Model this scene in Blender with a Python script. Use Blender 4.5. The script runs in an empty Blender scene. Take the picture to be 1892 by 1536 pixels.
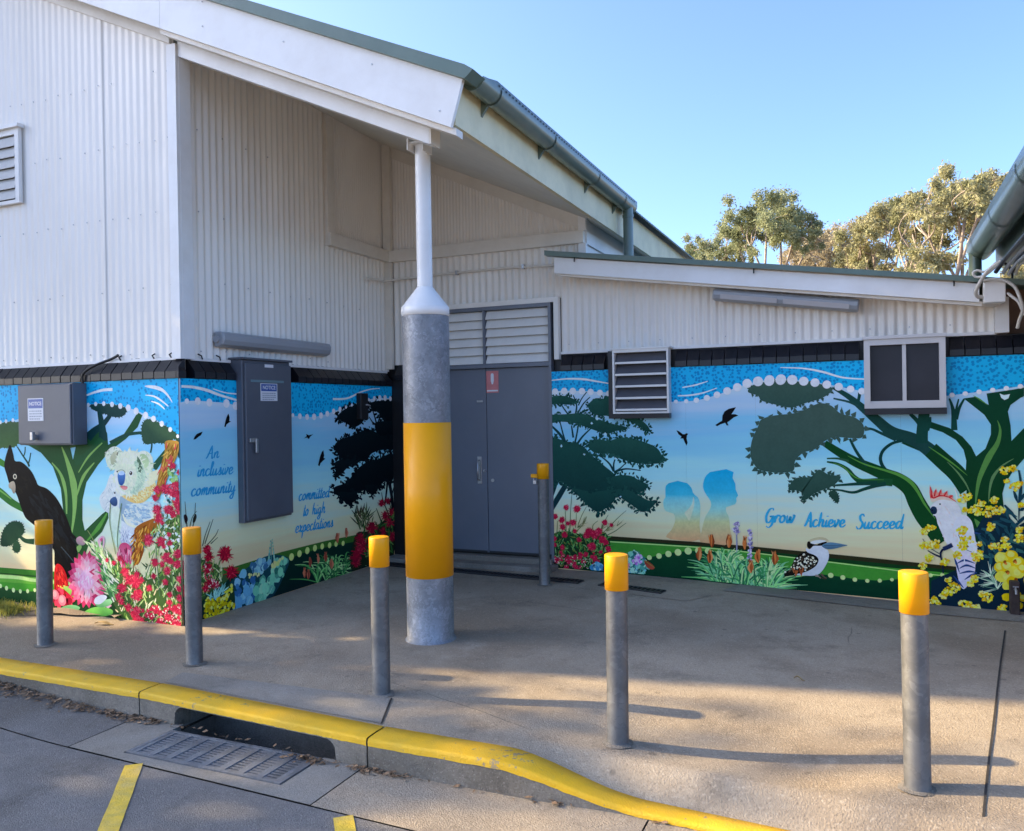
import bpy, math, random
import numpy as np
from mathutils import Vector, Matrix

S = bpy.context.scene
COL = S.collection

# ------------------------------------------------------------------ camera
FPX, CXP, CYP, CAMH = 1521.1, 946.0, 768.0, 1.6
YAW, PITCH, ROLL = 0.41274724, -0.00481053, 0.01653915


def cam_axes():
    c, s = math.cos(YAW), math.sin(YAW)
    r = Vector((c, s, 0)); w = Vector((-s, c, 0)); d = Vector((0, 0, -1))
    cp, sp = math.cos(PITCH), math.sin(PITCH)
    w, d = cp * w - sp * d, cp * d + sp * w
    cr, sr = math.cos(ROLL), math.sin(ROLL)
    r, d = cr * r + sr * d, cr * d - sr * r
    return r, d, w


RX, DX, WX = cam_axes()
cam_data = bpy.data.cameras.new('camera')
cam = bpy.data.objects.new('camera', cam_data)
COL.objects.link(cam)
cam_data.sensor_width = 36.0
cam_data.lens = FPX / 1892.0 * 36.0
cam_data.clip_start = 0.05
cam_data.clip_end = 3000
U_, B_ = -DX, -WX
cam.matrix_world = Matrix(((RX.x, U_.x, B_.x, 0), (RX.y, U_.y, B_.y, 0), (RX.z, U_.z, B_.z, CAMH), (0, 0, 0, 1)))
S.camera = cam

# ------------------------------------------------------------------ light
SUN_EL = math.radians(27.5)
SUN_TO = Vector((-0.982, -0.19, 0)).normalized() * math.cos(SUN_EL) + Vector((0, 0, math.sin(SUN_EL)))
world = bpy.data.worlds.new('World')
S.world = world
world.use_nodes = True
wn = world.node_tree
sky = wn.nodes.new('ShaderNodeTexSky')
sky.sky_type = 'NISHITA'
sky.sun_disc = False
sky.sun_elevation = SUN_EL
sky.sun_rotation = math.atan2(SUN_TO.x, SUN_TO.y)
sky.altitude = 50
sky.air_density = 0.65
sky.dust_density = 2.2
sky.ozone_density = 4.5
bg = wn.nodes['Background']
bg.inputs[1].default_value = 0.15
wn.links.new(sky.outputs[0], bg.inputs[0])
sun_data = bpy.data.lights.new('sun', 'SUN')
sun_data.energy = 3.6
sun_data.angle = math.radians(0.55)
sun_data.color = (1.0, 0.77, 0.44)
sun = bpy.data.objects.new('sun', sun_data)
COL.objects.link(sun)
sun.location = (-20, -4, 12)
sun.rotation_euler = SUN_TO.to_track_quat('Z', 'Y').to_euler()

S.render.engine = 'CYCLES'
S.view_settings.view_transform = 'Standard'
S.view_settings.look = 'None'
S.view_settings.gamma = 1.0
S.view_settings.exposure = 1.8
S.view_settings.use_curve_mapping = False

# ------------------------------------------------------------------ helpers
def ray(px, py):
    return RX * ((px - CXP) / FPX) + DX * ((py - CYP) / FPX) + WX


CAM = Vector((0, 0, CAMH))


def on_x(px, py, X):
    v = ray(px, py); return CAM + v * (X / v.x)


def on_y(px, py, Y):
    v = ray(px, py); return CAM + v * (Y / v.y)


def on_z(px, py, Z):
    v = ray(px, py); return CAM + v * ((Z - CAMH) / v.z)


def smoothstep(a, b, x):
    t = min(1, max(0, (x - a) / (b - a))); return t * t * (3 - 2 * t)


def srgb(h):
    if isinstance(h, str):
        h = h.lstrip('#'); c = [int(h[i:i + 2], 16) / 255 for i in (0, 2, 4)]
    else:
        c = [v / 255 for v in h]
    return tuple(v / 12.92 if v <= .04045 else ((v + .055) / 1.055) ** 2.4 for v in c)


ORG = {}


def tag(o, label=None, cat=None, group=None, kind=None):
    if label: o['label'] = label
    if cat: o['category'] = cat
    if group: o['group'] = group
    if kind: o['kind'] = kind
    return o


def empty(name, loc, label=None, cat=None, group=None, kind=None):
    o = bpy.data.objects.new(name, None)
    o.empty_display_size = .1
    COL.objects.link(o)
    o.location = loc
    ORG[o] = Vector(loc)
    return tag(o, label, cat, group, kind)


def link(name, me, parent=None, loc=None):
    o = bpy.data.objects.new(name, me)
    COL.objects.link(o)
    if parent is not None:
        o.parent = parent
        ORG[o] = ORG[parent] + (Vector(loc) if loc is not None else Vector((0, 0, 0)))
    else:
        ORG[o] = Vector(loc) if loc is not None else Vector((0, 0, 0))
    if loc is not None: o.location = loc
    return o


class MB:
    """collects faces in world coordinates"""
    def __init__(s):
        s.v = []; s.f = []; s.m = []; s.sm = []

    def add(s, vs, fs, mi=0, smooth=False):
        o = len(s.v)
        s.v += [tuple(p) for p in vs]
        for f in fs:
            s.f.append(tuple(i + o for i in f)); s.m.append(mi); s.sm.append(smooth)
        return s

    def box(s, x0, x1, y0, y1, z0, z1, mi=0):
        vs = [(x, y, z) for z in (z0, z1) for y in (y0, y1) for x in (x0, x1)]
        return s.add(vs, [(0, 2, 3, 1), (4, 5, 7, 6), (0, 1, 5, 4), (2, 6, 7, 3), (0, 4, 6, 2), (1, 3, 7, 5)], mi)

    def bevbox(s, x0, x1, y0, y1, z0, z1, b=.006, mi=0):
        # box with chamfered edges (24 verts)
        xs = (x0, x1); ys = (y0, y1); zs = (z0, z1)
        vs = []; idx = {}
        for ix in (0, 1):
            for iy in (0, 1):
                for iz in (0, 1):
                    sx, sy, sz = (1 - 2 * ix) * b, (1 - 2 * iy) * b, (1 - 2 * iz) * b
                    p = (xs[ix], ys[iy], zs[iz])
                    for k, q in enumerate(((p[0], p[1] + sy, p[2] + sz), (p[0] + sx, p[1], p[2] + sz), (p[0] + sx, p[1] + sy, p[2]))):
                        idx[(ix, iy, iz, k)] = len(vs); vs.append(q)
        F = []
        g = lambda a, c, d, k: idx[(a, c, d, k)]
        for i in (0, 1):
            F.append((g(i, 0, 0, 0), g(i, 1, 0, 0), g(i, 1, 1, 0), g(i, 0, 1, 0)))
            F.append((g(0, i, 0, 1), g(1, i, 0, 1), g(1, i, 1, 1), g(0, i, 1, 1)))
            F.append((g(0, 0, i, 2), g(1, 0, i, 2), g(1, 1, i, 2), g(0, 1, i, 2)))
            for j in (0, 1):
                F.append((g(i, j, 0, 0), g(i, j, 1, 0), g(i, j, 1, 1), g(i, j, 0, 1)))
                F.append((g(i, 0, j, 0), g(i, 1, j, 0), g(i, 1, j, 2), g(i, 0, j, 2)))
                F.append((g(0, i, j, 1), g(1, i, j, 1), g(1, i, j, 2), g(0, i, j, 2)))
                for k in (0, 1):
                    F.append((g(i, j, k, 0), g(i, j, k, 1), g(i, j, k, 2)))
        return s.add(vs, F, mi)

    def prism(s, poly, d, mi=0):
        """polygon (3d points) extruded by vector d"""
        n = len(poly); d = Vector(d)
        vs = [Vector(p) for p in poly] + [Vector(p) + d for p in poly]
        fs = [tuple(range(n))[::-1], tuple(range(n, 2 * n))] + [(i, (i + 1) % n, n + (i + 1) % n, n + i) for i in range(n)]
        return s.add(vs, fs, mi)

    def tube(s, pts, r, n=10, mi=0, caps=True):
        pts = [Vector(p) for p in pts]
        rs = r if isinstance(r, (list, tuple)) else [r] * len(pts)
        vs = []; up = None
        for i, p in enumerate(pts):
            t = (pts[min(i + 1, len(pts) - 1)] - pts[max(i - 1, 0)]).normalized()
            if up is None:
                up = Vector((0, 0, 1)) if abs(t.z) < .9 else Vector((1, 0, 0))
            a = t.cross(up).normalized(); b = a.cross(t).normalized(); up = b
            for k in range(n):
                q = 2 * math.pi * k / n
                vs.append(p + (a * math.cos(q) + b * math.sin(q)) * rs[i])
        fs = [(i * n + k, i * n + (k + 1) % n, (i + 1) * n + (k + 1) % n, (i + 1) * n + k) for i in range(len(pts) - 1) for k in range(n)]
        s.add(vs, fs, mi, True)
        if caps:
            s.add(vs[:n], [tuple(range(n))[::-1]], mi); s.add(vs[-n:], [tuple(range(n))], mi)
        return s

    def lathe(s, cx, cy, prof, n=40, mi=0, smooth=True):
        """profile of (r,z) rings; consecutive rings are joined"""
        vs = []
        for r, z in prof:
            for k in range(n):
                q = 2 * math.pi * k / n
                vs.append((cx + r * math.cos(q), cy + r * math.sin(q), z))
        fs = [(i * n + k, i * n + (k + 1) % n, (i + 1) * n + (k + 1) % n, (i + 1) * n + k) for i in range(len(prof) - 1) for k in range(n)]
        return s.add(vs, fs, mi, smooth)

    def mesh(s, name, mats, org=(0, 0, 0)):
        me = bpy.data.meshes.new(name)
        ox, oy, oz = org
        me.from_pydata([(x - ox, y - oy, z - oz) for x, y, z in s.v], [], s.f)
        for m in (mats if isinstance(mats, (list, tuple)) else [mats]): me.materials.append(m)
        me.polygons.foreach_set('material_index', s.m)
        me.polygons.foreach_set('use_smooth', s.sm)
        me.validate(); me.update()
        return me

    def build(s, name, mats, parent=None, **kw):
        org = ORG[parent] if parent is not None else (0, 0, 0)
        o = link(name, s.mesh(name, mats, org), parent)
        return tag(o, **kw)


def curve_pts(pts, k=8, closed=False):
    """Catmull-Rom through points"""
    P = [np.array(p, float) for p in pts]; n = len(P); out = []
    rng = range(n) if closed else range(n - 1)
    for i in rng:
        p0 = P[(i - 1) % n] if closed or i > 0 else P[0]
        p1 = P[i]; p2 = P[(i + 1) % n]
        p3 = P[(i + 2) % n] if closed or i + 2 < n else P[-1]
        for j in range(k):
            t = j / k
            out.append(.5 * (2 * p1 + (p2 - p0) * t + (2 * p0 - 5 * p1 + 4 * p2 - p3) * t * t + (3 * p1 - p0 - 3 * p2 + p3) * t ** 3))
    if not closed: out.append(P[-1])
    return out


# ------------------------------------------------------------------ materials
def mat(name, base, rough=.5, metal=0.0, var=0.0, vscale=3.0, bump=0.0, bscale=40.0, dirt=None, dscale=1.5, damt=.5, spec=.5, coat=0.0, stretch=None, chips=None):
    m = bpy.data.materials.new(name); m.use_nodes = True
    nt = m.node_tree; N = nt.nodes; L = nt.links
    b = N['Principled BSDF']
    b.inputs['Roughness'].default_value = rough
    b.inputs['Metallic'].default_value = metal
    b.inputs['Specular IOR Level'].default_value = spec
    b.inputs['Coat Weight'].default_value = coat
    tc = N.new('ShaderNodeTexCoord')
    src = tc.outputs['Object']
    if stretch:
        mp = N.new('ShaderNodeMapping'); mp.inputs['Scale'].default_value = stretch
        L.new(src, mp.inputs[0]); src = mp.outputs[0]
    rgb = N.new('ShaderNodeRGB'); rgb.outputs[0].default_value = (*base, 1)
    col = rgb.outputs[0]
    if dirt:
        nz = N.new('ShaderNodeTexNoise'); nz.inputs['Scale'].default_value = dscale; nz.inputs['Detail'].default_value = 8; nz.inputs['Roughness'].default_value = .65
        L.new(src, nz.inputs['Vector'])
        mr = N.new('ShaderNodeMapRange'); mr.inputs[1].default_value = .42; mr.inputs[2].default_value = .72; mr.inputs[4].default_value = damt
        L.new(nz.outputs[0], mr.inputs[0])
        mx = N.new('ShaderNodeMix'); mx.data_type = 'RGBA'
        L.new(mr.outputs[0], mx.inputs[0]); L.new(col, mx.inputs[6]); mx.inputs[7].default_value = (*dirt, 1)
        col = mx.outputs[2]
    if chips:
        nz = N.new('ShaderNodeTexNoise'); nz.inputs['Scale'].default_value = 26; nz.inputs['Detail'].default_value = 9; nz.inputs['Roughness'].default_value = .7
        L.new(src, nz.inputs['Vector'])
        n2 = N.new('ShaderNodeTexNoise'); n2.inputs['Scale'].default_value = 2.2; L.new(src, n2.inputs['Vector'])
        ad = N.new('ShaderNodeMath'); ad.operation = 'MULTIPLY_ADD'; L.new(n2.outputs[0], ad.inputs[0]); ad.inputs[1].default_value = .45; L.new(nz.outputs[0], ad.inputs[2])
        mr = N.new('ShaderNodeMapRange'); mr.inputs[1].default_value = .865; mr.inputs[2].default_value = .89; mr.inputs[4].default_value = .8
        L.new(ad.outputs[0], mr.inputs[0])
        mx = N.new('ShaderNodeMix'); mx.data_type = 'RGBA'
        L.new(mr.outputs[0], mx.inputs[0]); L.new(col, mx.inputs[6]); mx.inputs[7].default_value = (*chips, 1)
        col = mx.outputs[2]
    if var:
        nz = N.new('ShaderNodeTexNoise'); nz.inputs['Scale'].default_value = vscale; nz.inputs['Detail'].default_value = 6
        L.new(src, nz.inputs['Vector'])
        mr = N.new('ShaderNodeMapRange'); mr.inputs[1].default_value = .3; mr.inputs[2].default_value = .7
        mr.inputs[3].default_value = 1 - var; mr.inputs[4].default_value = 1 + var
        L.new(nz.outputs[0], mr.inputs[0])
        vm = N.new('ShaderNodeVectorMath'); vm.operation = 'SCALE'
        L.new(col, vm.inputs[0]); L.new(mr.outputs[0], vm.inputs['Scale'])
        col = vm.outputs[0]
    L.new(col, b.inputs['Base Color'])
    if bump:
        nz = N.new('ShaderNodeTexNoise'); nz.inputs['Scale'].default_value = bscale; nz.inputs['Detail'].default_value = 5
        L.new(src, nz.inputs['Vector'])
        bp = N.new('ShaderNodeBump'); bp.inputs['Strength'].default_value = bump; bp.inputs['Distance'].default_value = .01
        L.new(nz.outputs[0], bp.inputs['Height']); L.new(bp.outputs[0], b.inputs['Normal'])
    return m


def concrete(name, base, dark, light, agg=160, stain=.55, rough=.9, crackle=False):
    """worn exposed concrete: broad stains, mid blotches, aggregate speckle"""
    m = bpy.data.materials.new(name); m.use_nodes = True
    nt = m.node_tree; N = nt.nodes; L = nt.links
    b = N['Principled BSDF']; b.inputs['Roughness'].default_value = rough
    b.inputs['Specular IOR Level'].default_value = .25
    tc = N.new('ShaderNodeTexCoord'); src = tc.outputs['Object']

    def noise(sc, det=6, rg=.6):
        n = N.new('ShaderNodeTexNoise'); n.inputs['Scale'].default_value = sc; n.inputs['Detail'].default_value = det; n.inputs['Roughness'].default_value = rg
        L.new(src, n.inputs['Vector']); return n.outputs[0]

    def rng(x, a, c, lo, hi):
        r = N.new('ShaderNodeMapRange'); r.inputs[1].default_value = a; r.inputs[2].default_value = c; r.inputs[3].default_value = lo; r.inputs[4].default_value = hi
        L.new(x, r.inputs[0]); return r.outputs[0]

    def mix(f, a, c):
        x = N.new('ShaderNodeMix'); x.data_type = 'RGBA'
        L.new(f, x.inputs[0])
        for s_, v in ((6, a), (7, c)):
            if isinstance(v, tuple): x.inputs[s_].default_value = (*v, 1)
            else: L.new(v, x.inputs[s_])
        return x.outputs[2]
    c = mix(rng(noise(.9, 8, .65), .42, .68, 0, stain), base, dark)
    c = mix(rng(noise(5, 6, .7), .5, .75, 0, .5), c, dark)
    c = mix(rng(noise(.45, 5, .55), .46, .60, 0, .6), c, tuple(v * k for v, k in zip(dark, (.95, .86, .75))))
    c = mix(rng(noise(2.3, 9, .75), .53, .66, 0, .6), c, tuple(v * .62 for v in dark))
    c = mix(rng(noise(1.7, 7, .7), .60, .72, 0, .5), c, light)
    vs_ = N.new('ShaderNodeTexVoronoi'); vs_.inputs['Scale'].default_value = 4.5; L.new(src, vs_.inputs['Vector'])
    ss = N.new('ShaderNodeSeparateColor'); L.new(vs_.outputs['Color'], ss.inputs[0])
    sm_ = N.new('ShaderNodeMath'); sm_.operation = 'MULTIPLY'; L.new(rng(vs_.outputs['Distance'], .06, .10, .6, 0), sm_.inputs[0]); L.new(rng(ss.outputs[2], .62, .66, 0, 1), sm_.inputs[1])
    c = mix(sm_.outputs[0], c, tuple(v * .5 for v in dark))
    if crackle:
        wv = N.new('ShaderNodeMix'); wv.data_type = 'RGBA'; wv.inputs[0].default_value = .06
        nw = N.new('ShaderNodeTexNoise'); nw.inputs['Scale'].default_value = 3; nw.inputs['Detail'].default_value = 6; L.new(src, nw.inputs['Vector'])
        L.new(src, wv.inputs[6]); L.new(nw.outputs['Color'], wv.inputs[7])
        vc = N.new('ShaderNodeTexVoronoi'); vc.feature = 'DISTANCE_TO_EDGE'; vc.inputs['Scale'].default_value = .42; L.new(wv.outputs[2], vc.inputs['Vector'])
        mk = rng(noise(.6, 3), .52, .58, 0, .75)
        mm = N.new('ShaderNodeMath'); mm.operation = 'MULTIPLY'; L.new(rng(vc.outputs['Distance'], .0, .0022, 1, 0), mm.inputs[0]); L.new(mk, mm.inputs[1])
        c = mix(mm.outputs[0], c, tuple(v * .3 for v in dark))
    vo = N.new('ShaderNodeTexVoronoi'); vo.inputs['Scale'].default_value = agg
    L.new(src, vo.inputs['Vector'])
    sp = N.new('ShaderNodeSeparateColor'); L.new(vo.outputs['Color'], sp.inputs[0])
    c = mix(rng(sp.outputs[0], .84, .98, 0, .4), c, light)
    c = mix(rng(sp.outputs[1], .84, .98, 0, .35), c, tuple(v * .45 for v in dark))
    c = mix(rng(noise(70, 3, .6), .35, .65, 0, .35), c, dark)
    L.new(c, b.inputs['Base Color'])
    ad = N.new('ShaderNodeMath'); ad.operation = 'ADD'
    L.new(noise(120, 4), ad.inputs[0]); L.new(rng(vo.outputs['Distance'], 0, .6, .6, 0), ad.inputs[1])
    bp = N.new('ShaderNodeBump'); bp.inputs['Strength'].default_value = .55; bp.inputs['Distance'].default_value = .006
    L.new(ad.outputs[0], bp.inputs['Height']); L.new(bp.outputs[0], b.inputs['Normal'])
    return m


def galvanised(name, base=(.40, .42, .45), scale=9, con=1.0):
    m = bpy.data.materials.new(name); m.use_nodes = True
    nt = m.node_tree; N = nt.nodes; L = nt.links
    b = N['Principled BSDF']
    b.inputs['Metallic'].default_value = .55
    tc = N.new('ShaderNodeTexCoord')
    nz = N.new('ShaderNodeTexNoise'); nz.inputs['Scale'].default_value = scale * .7; nz.inputs['Detail'].default_value = 4
    L.new(tc.outputs['Object'], nz.inputs['Vector'])
    mxv = N.new('ShaderNodeMix'); mxv.data_type = 'RGBA'; mxv.inputs[0].default_value = .22
    L.new(tc.outputs['Object'], mxv.inputs[6]); L.new(nz.outputs['Color'], mxv.inputs[7])
    vo = N.new('ShaderNodeTexVoronoi'); vo.inputs['Scale'].default_value = scale * 1.6
    L.new(mxv.outputs[2], vo.inputs['Vector'])
    sp = N.new('ShaderNodeSeparateColor'); L.new(vo.outputs['Color'], sp.inputs[0])
    cr = N.new('ShaderNodeValToRGB')
    cr.color_ramp.elements[0].color = (*[v * (1 - .22 * con) for v in base], 1); cr.color_ramp.elements[1].color = (*[v * (1 + .3 * con) for v in base], 1)
    e = cr.color_ramp.elements.new(.6); e.color = (*base, 1)
    L.new(sp.outputs[0], cr.inputs[0])
    n2 = N.new('ShaderNodeTexNoise'); n2.inputs['Scale'].default_value = 5; n2.inputs['Detail'].default_value = 8
    L.new(tc.outputs['Object'], n2.inputs['Vector'])
    mr = N.new('ShaderNodeMapRange'); mr.inputs[1].default_value = .3; mr.inputs[2].default_value = .7; mr.inputs[3].default_value = .75; mr.inputs[4].default_value = 1.2
    L.new(n2.outputs[0], mr.inputs[0])
    vm = N.new('ShaderNodeVectorMath'); vm.operation = 'SCALE'
    L.new(cr.outputs[0], vm.inputs[0]); L.new(mr.outputs[0], vm.inputs['Scale'])
    L.new(vm.outputs[0], b.inputs['Base Color'])
    mr2 = N.new('ShaderNodeMapRange'); mr2.inputs[3].default_value = .42; mr2.inputs[4].default_value = .68
    L.new(sp.outputs[1], mr2.inputs[0]); L.new(mr2.outputs[0], b.inputs['Roughness'])
    return m


M = {}
M['clad'] = mat('cladding_paint', (.845, .80, .735), .42, var=.04, vscale=1.3, dirt=(.66, .61, .54), dscale=2.2, damt=.35, stretch=(1, 1, .25), bump=.05, bscale=9)
M['white'] = mat('white_paint', (.80, .79, .77), .38, var=.03, vscale=2, dirt=(.55, .5, .43), dscale=3, damt=.3)
M['cream'] = mat('cream_trim_paint', (.79, .74, .66), .45, var=.05, vscale=3, dirt=(.42, .37, .3), dscale=3, damt=.4)
M['eave'] = mat('pale_green_eave_board', (.74, .66, .42), .5, var=.08, vscale=2.5, dirt=(.50, .46, .28), dscale=4, damt=.55)
M['soffit'] = mat('soffit_sheet', (.76, .73, .63), .6, var=.06, vscale=2, dirt=(.36, .33, .28), dscale=2, damt=.4)
M['green'] = mat('green_roof_steel', (.10, .155, .13), .38, var=.1, vscale=4, dirt=(.17, .21, .18), dscale=5, damt=.4)
M['gutter'] = mat('green_gutter_steel', (.105, .15, .125), .3, var=.12, vscale=5, dirt=(.19, .22, .18), dscale=4, damt=.4, coat=.3)
M['gutter_dark'] = mat('dark_green_gutter_steel', (.05, .08, .062), .3, var=.15, vscale=5, dirt=(.10, .13, .10), dscale=4, damt=.4, coat=.2)
M['tile'] = mat('black_glazed_sill', (.012, .013, .018), .32, var=.25, vscale=8, bump=.1, bscale=30, spec=.4)
M['black'] = mat('black_wall_paint', (.008, .008, .010), .5, var=.2, vscale=5, bump=.15, bscale=25)
M['door'] = mat('grey_door_paint', (.14, .155, .19), .36, var=.07, vscale=1.2, dirt=(.19, .20, .23), dscale=2.5, damt=.35)
M['cab'] = mat('grey_cabinet_paint', (.095, .105, .13), .4, var=.06, vscale=2, dirt=(.14, .15, .17), dscale=3, damt=.3)
M['yellow'] = mat('yellow_gloss_paint', (.93, .385, .0015), .38, var=.02, vscale=4, coat=.08, spec=.3, dirt=(.84, .33, .003), dscale=14, damt=.2)
M['kerb_yellow'] = mat('worn_kerb_paint', (.86, .485, .01), .7, var=.08, vscale=8, bump=.45, bscale=130, dirt=(.62, .42, .06), dscale=5, damt=.5, chips=(.30, .25, .17))
M['line_yellow'] = mat('line_marking_paint', (.78, .53, .05), .8, var=.12, vscale=20, bump=.4, bscale=120, dirt=(.4, .33, .2), dscale=9, damt=.6)
M['galv'] = galvanised('galvanised_steel', (.27, .28, .30), 24, .7)
M['galv_s'] = galvanised('galvanised_bollard_steel', (.165, .163, .16), 18, .5)
M['galv_d'] = galvanised('weathered_grate_steel', (.25, .26, .28), 20, .5)
M['apron'] = concrete('apron_concrete', (.425, .352, .262), (.255, .208, .155), (.57, .49, .385), 110, crackle=True)
M['slab'] = concrete('smooth_concrete', (.33, .305, .265), (.21, .19, .16), (.44, .41, .36), 200, .6)
M['road'] = concrete('road_concrete', (.225, .213, .20), (.14, .132, .122), (.36, .34, .315), 130, .6, crackle=True)
M['kerbc'] = concrete('kerb_concrete', (.30, .265, .22), (.14, .125, .10), (.42, .38, .32), 150, .8)
M['dark'] = mat('dark_drain_soil', (.035, .03, .025), .95, var=.3, vscale=12)  # near-black fill for joints and drain channels
M['pit'] = concrete('pit_concrete', (.30, .285, .26), (.16, .15, .13), (.40, .38, .34), 120)
M['alu'] = mat('window_aluminium', (.60, .575, .56), .35, var=.04, vscale=4)
M['louv'] = mat('louvre_blade_paint', (.80, .78, .74), .4, var=.06, vscale=6)
M['louv_d'] = mat('grey_louvre_paint', (.50, .50, .49), .45, var=.06, vscale=6)  # greyer blade paint for the far left louvre window
M['vent_grey'] = mat('vent_blade_grey', (.10, .10, .115), .5, var=.1, vscale=6)
M['mesh_dark'] = mat('dark_screen', (.022, .022, .027), .42, var=.15, vscale=3)
M['steel'] = mat('dull_steel', (.45, .45, .46), .35, metal=.8, var=.15, vscale=20)
M['lightgrey'] = mat('light_fitting_grey', (.33, .345, .37), .35, var=.05, vscale=3)
M['diffuser'] = mat('diffuser_plastic', (.50, .49, .50), .25, var=.06, vscale=4)
M['cable_w'] = mat('grey_cable', (.52, .49, .44), .45, var=.1, vscale=8)
M['cable_b'] = mat('black_cable', (.012, .012, .012), .4)
M['brick'] = mat('brown_brick', (.24, .15, .11), .8, var=.2, vscale=9, bump=.3, bscale=30)
M['sign_w'] = mat('sign_white', (.74, .75, .78), .35)
M['sign_b'] = mat('sign_blue', (.03, .09, .36), .35)
M['sign_g'] = mat('sign_print_grey', (.35, .37, .42), .4)
M['sign_r'] = mat('faded_red_sign', (.62, .20, .20), .4, var=.08, vscale=12)
M['rod'] = mat('rubber_seal', (.02, .02, .022), .5)
M['soil'] = mat('dry_soil', (.25, .19, .13), .95, var=.25, vscale=6, bump=.8, bscale=60, dirt=(.12, .10, .07), dscale=3, damt=.7)


def leaf_mat(name, a, c, tr=.35):
    m = bpy.data.materials.new(name); m.use_nodes = True
    nt = m.node_tree; N = nt.nodes; L = nt.links
    N.remove(N['Principled BSDF'])
    out = N['Material Output']
    tc = N.new('ShaderNodeTexCoord'); nz = N.new('ShaderNodeTexNoise'); nz.inputs['Scale'].default_value = 1.1; nz.inputs['Detail'].default_value = 5
    L.new(tc.outputs['Object'], nz.inputs['Vector'])
    cr = N.new('ShaderNodeValToRGB'); cr.color_ramp.elements[0].position = .35; cr.color_ramp.elements[1].position = .65
    cr.color_ramp.elements[0].color = (*a, 1); cr.color_ramp.elements[1].color = (*c, 1)
    L.new(nz.outputs[0], cr.inputs[0])
    d = N.new('ShaderNodeBsdfDiffuse'); t = N.new('ShaderNodeBsdfTranslucent')
    L.new(cr.outputs[0], d.inputs[0]); L.new(cr.outputs[0], t.inputs[0])
    mx = N.new('ShaderNodeMixShader'); mx.inputs[0].default_value = tr
    L.new(d.outputs[0], mx.inputs[1]); L.new(t.outputs[0], mx.inputs[2]); L.new(mx.outputs[0], out.inputs[0])
    return m


M['leaf_g'] = leaf_mat('gum_leaf_green', (.21, .245, .13), (.36, .38, .22))
M['leaf_y'] = leaf_mat('gum_leaf_yellow', (.28, .285, .15), (.45, .42, .24))
M['leaf_b'] = leaf_mat('gum_leaf_brown', (.36, .31, .2), (.46, .40, .27))
M['bark'] = mat('pale_gum_bark', (.33, .27, .22), .85, var=.3, vscale=4, bump=.3, bscale=20)
M['grass'] = leaf_mat('dry_grass', (.26, .28, .06), (.42, .38, .12), .4)
M['litter'] = mat('leaf_litter', (.24, .15, .085), .85, var=.55, vscale=40)

# ------------------------------------------------------------------ ground
def interp(x, tab):
    if x <= tab[0][0]: return tab[0][1]
    for (a, p), (b, q) in zip(tab, tab[1:]):
        if x <= b: return p + (q - p) * (x - a) / (b - a)
    return tab[-1][1]


KF = [(-12, 3.55), (-5.4, 3.51), (-3.85, 3.505), (-2.3, 3.41), (-1.45, 3.405), (-1.0, 3.43), (-.4, 3.39), (.5, 3.31), (9, 3.1)]


def kerb_y(x): return interp(x, KF)


def ramp(x): return smoothstep(-1.62, -0.92, x)


def kerb_top(x): return -.122 * ramp(x)


def kerb_w(x): return .165 - .055 * ramp(x)


def road_z(x, y): return -.15 + .08 * smoothstep(-3.9, -5.8, x) * smoothstep(2.0, 3.4, y)


def apron_z(x, y):
    d = y - kerb_y(x) - kerb_w(x) + .01
    z = kerb_top(x) * (1 - smoothstep(0, .17, d))
    z += -.028 * math.exp(-((x + .62) / .55) ** 2 - ((y - 3.95) / .35) ** 2)
    z += .035 * smoothstep(-.3, .6, x) * math.exp(-((y - 4.0) / .5) ** 2) * smoothstep(0, .3, d)
    z += .018 * math.exp(-((x + 1.35) / .35) ** 2 - ((y - 4.25) / .3) ** 2)
    z += -.105 * smoothstep(-2.6, 1.1, x) * smoothstep(5.2, 7.6, y)
    return z


def grid(mb, xs, yf0, yf1, zf, ny, mi=0):
    vs = []; nx = len(xs)
    for x in xs:
        a, b = yf0(x), yf1(x)
        for j in range(ny + 1):
            y = a + (b - a) * j / ny
            vs.append((x, y, zf(x, y)))
    fs = [(i * (ny + 1) + j, (i + 1) * (ny + 1) + j, (i + 1) * (ny + 1) + j + 1, i * (ny + 1) + j + 1) for i in range(nx - 1) for j in range(ny)]
    mb.add(vs, fs, mi, True)
    return mb


def lin(a, b, n): return [a + (b - a) * i / n for i in range(n + 1)]


mb = MB(); mb.add([(-700, -700, -.75), (700, -700, -.75), (700, 700, -.75), (-700, 700, -.75)], [(0, 1, 2, 3)])
mb.build('ground', M['soil'], kind='structure')


def yj(x): return 3.03 - .035 * (x + 3.4) if -6 < x < 1 else (3.12 if x <= -6 else 2.876)


road = empty('road', (0, 0, 0), kind='structure')
mb = MB(); grid(mb, [-60, -30, -12] + lin(-9, 4, 90) + [6, 10, 30, 60], lambda x: -40, lambda x: yj(x) - .004, road_z, 1)
mb = MB(); grid(mb, [-60, -30, -12] + lin(-9, 4, 90) + [6, 10, 30, 60], lambda x: 0.0, lambda x: yj(x) - .004, road_z, 14)
mb.add([(-60, -40, -.15), (60, -40, -.15), (60, 0, -.15), (-60, 0, -.15)], [(0, 1, 2, 3)])
mb.build('road_surface', M['road'], road)
mb = MB(); mb.add([(-30, 2.2, -.185), (-3.63, 2.2, -.185), (-3.63, 3.9, -.185), (-30, 3.9, -.185)], [(0, 1, 2, 3)])
mb.add([(-2.55, 2.2, -.185), (30, 2.2, -.185), (30, 3.7, -.185), (-2.55, 3.7, -.185)], [(0, 1, 2, 3)])
mb.add([(-3.63, 2.2, -.185), (-2.55, 2.2, -.185), (-2.55, 3.1, -.185), (-3.63, 3.1, -.185)], [(0, 1, 2, 3)])
mb.build('joint_filler', M['dark'], road)


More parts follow.
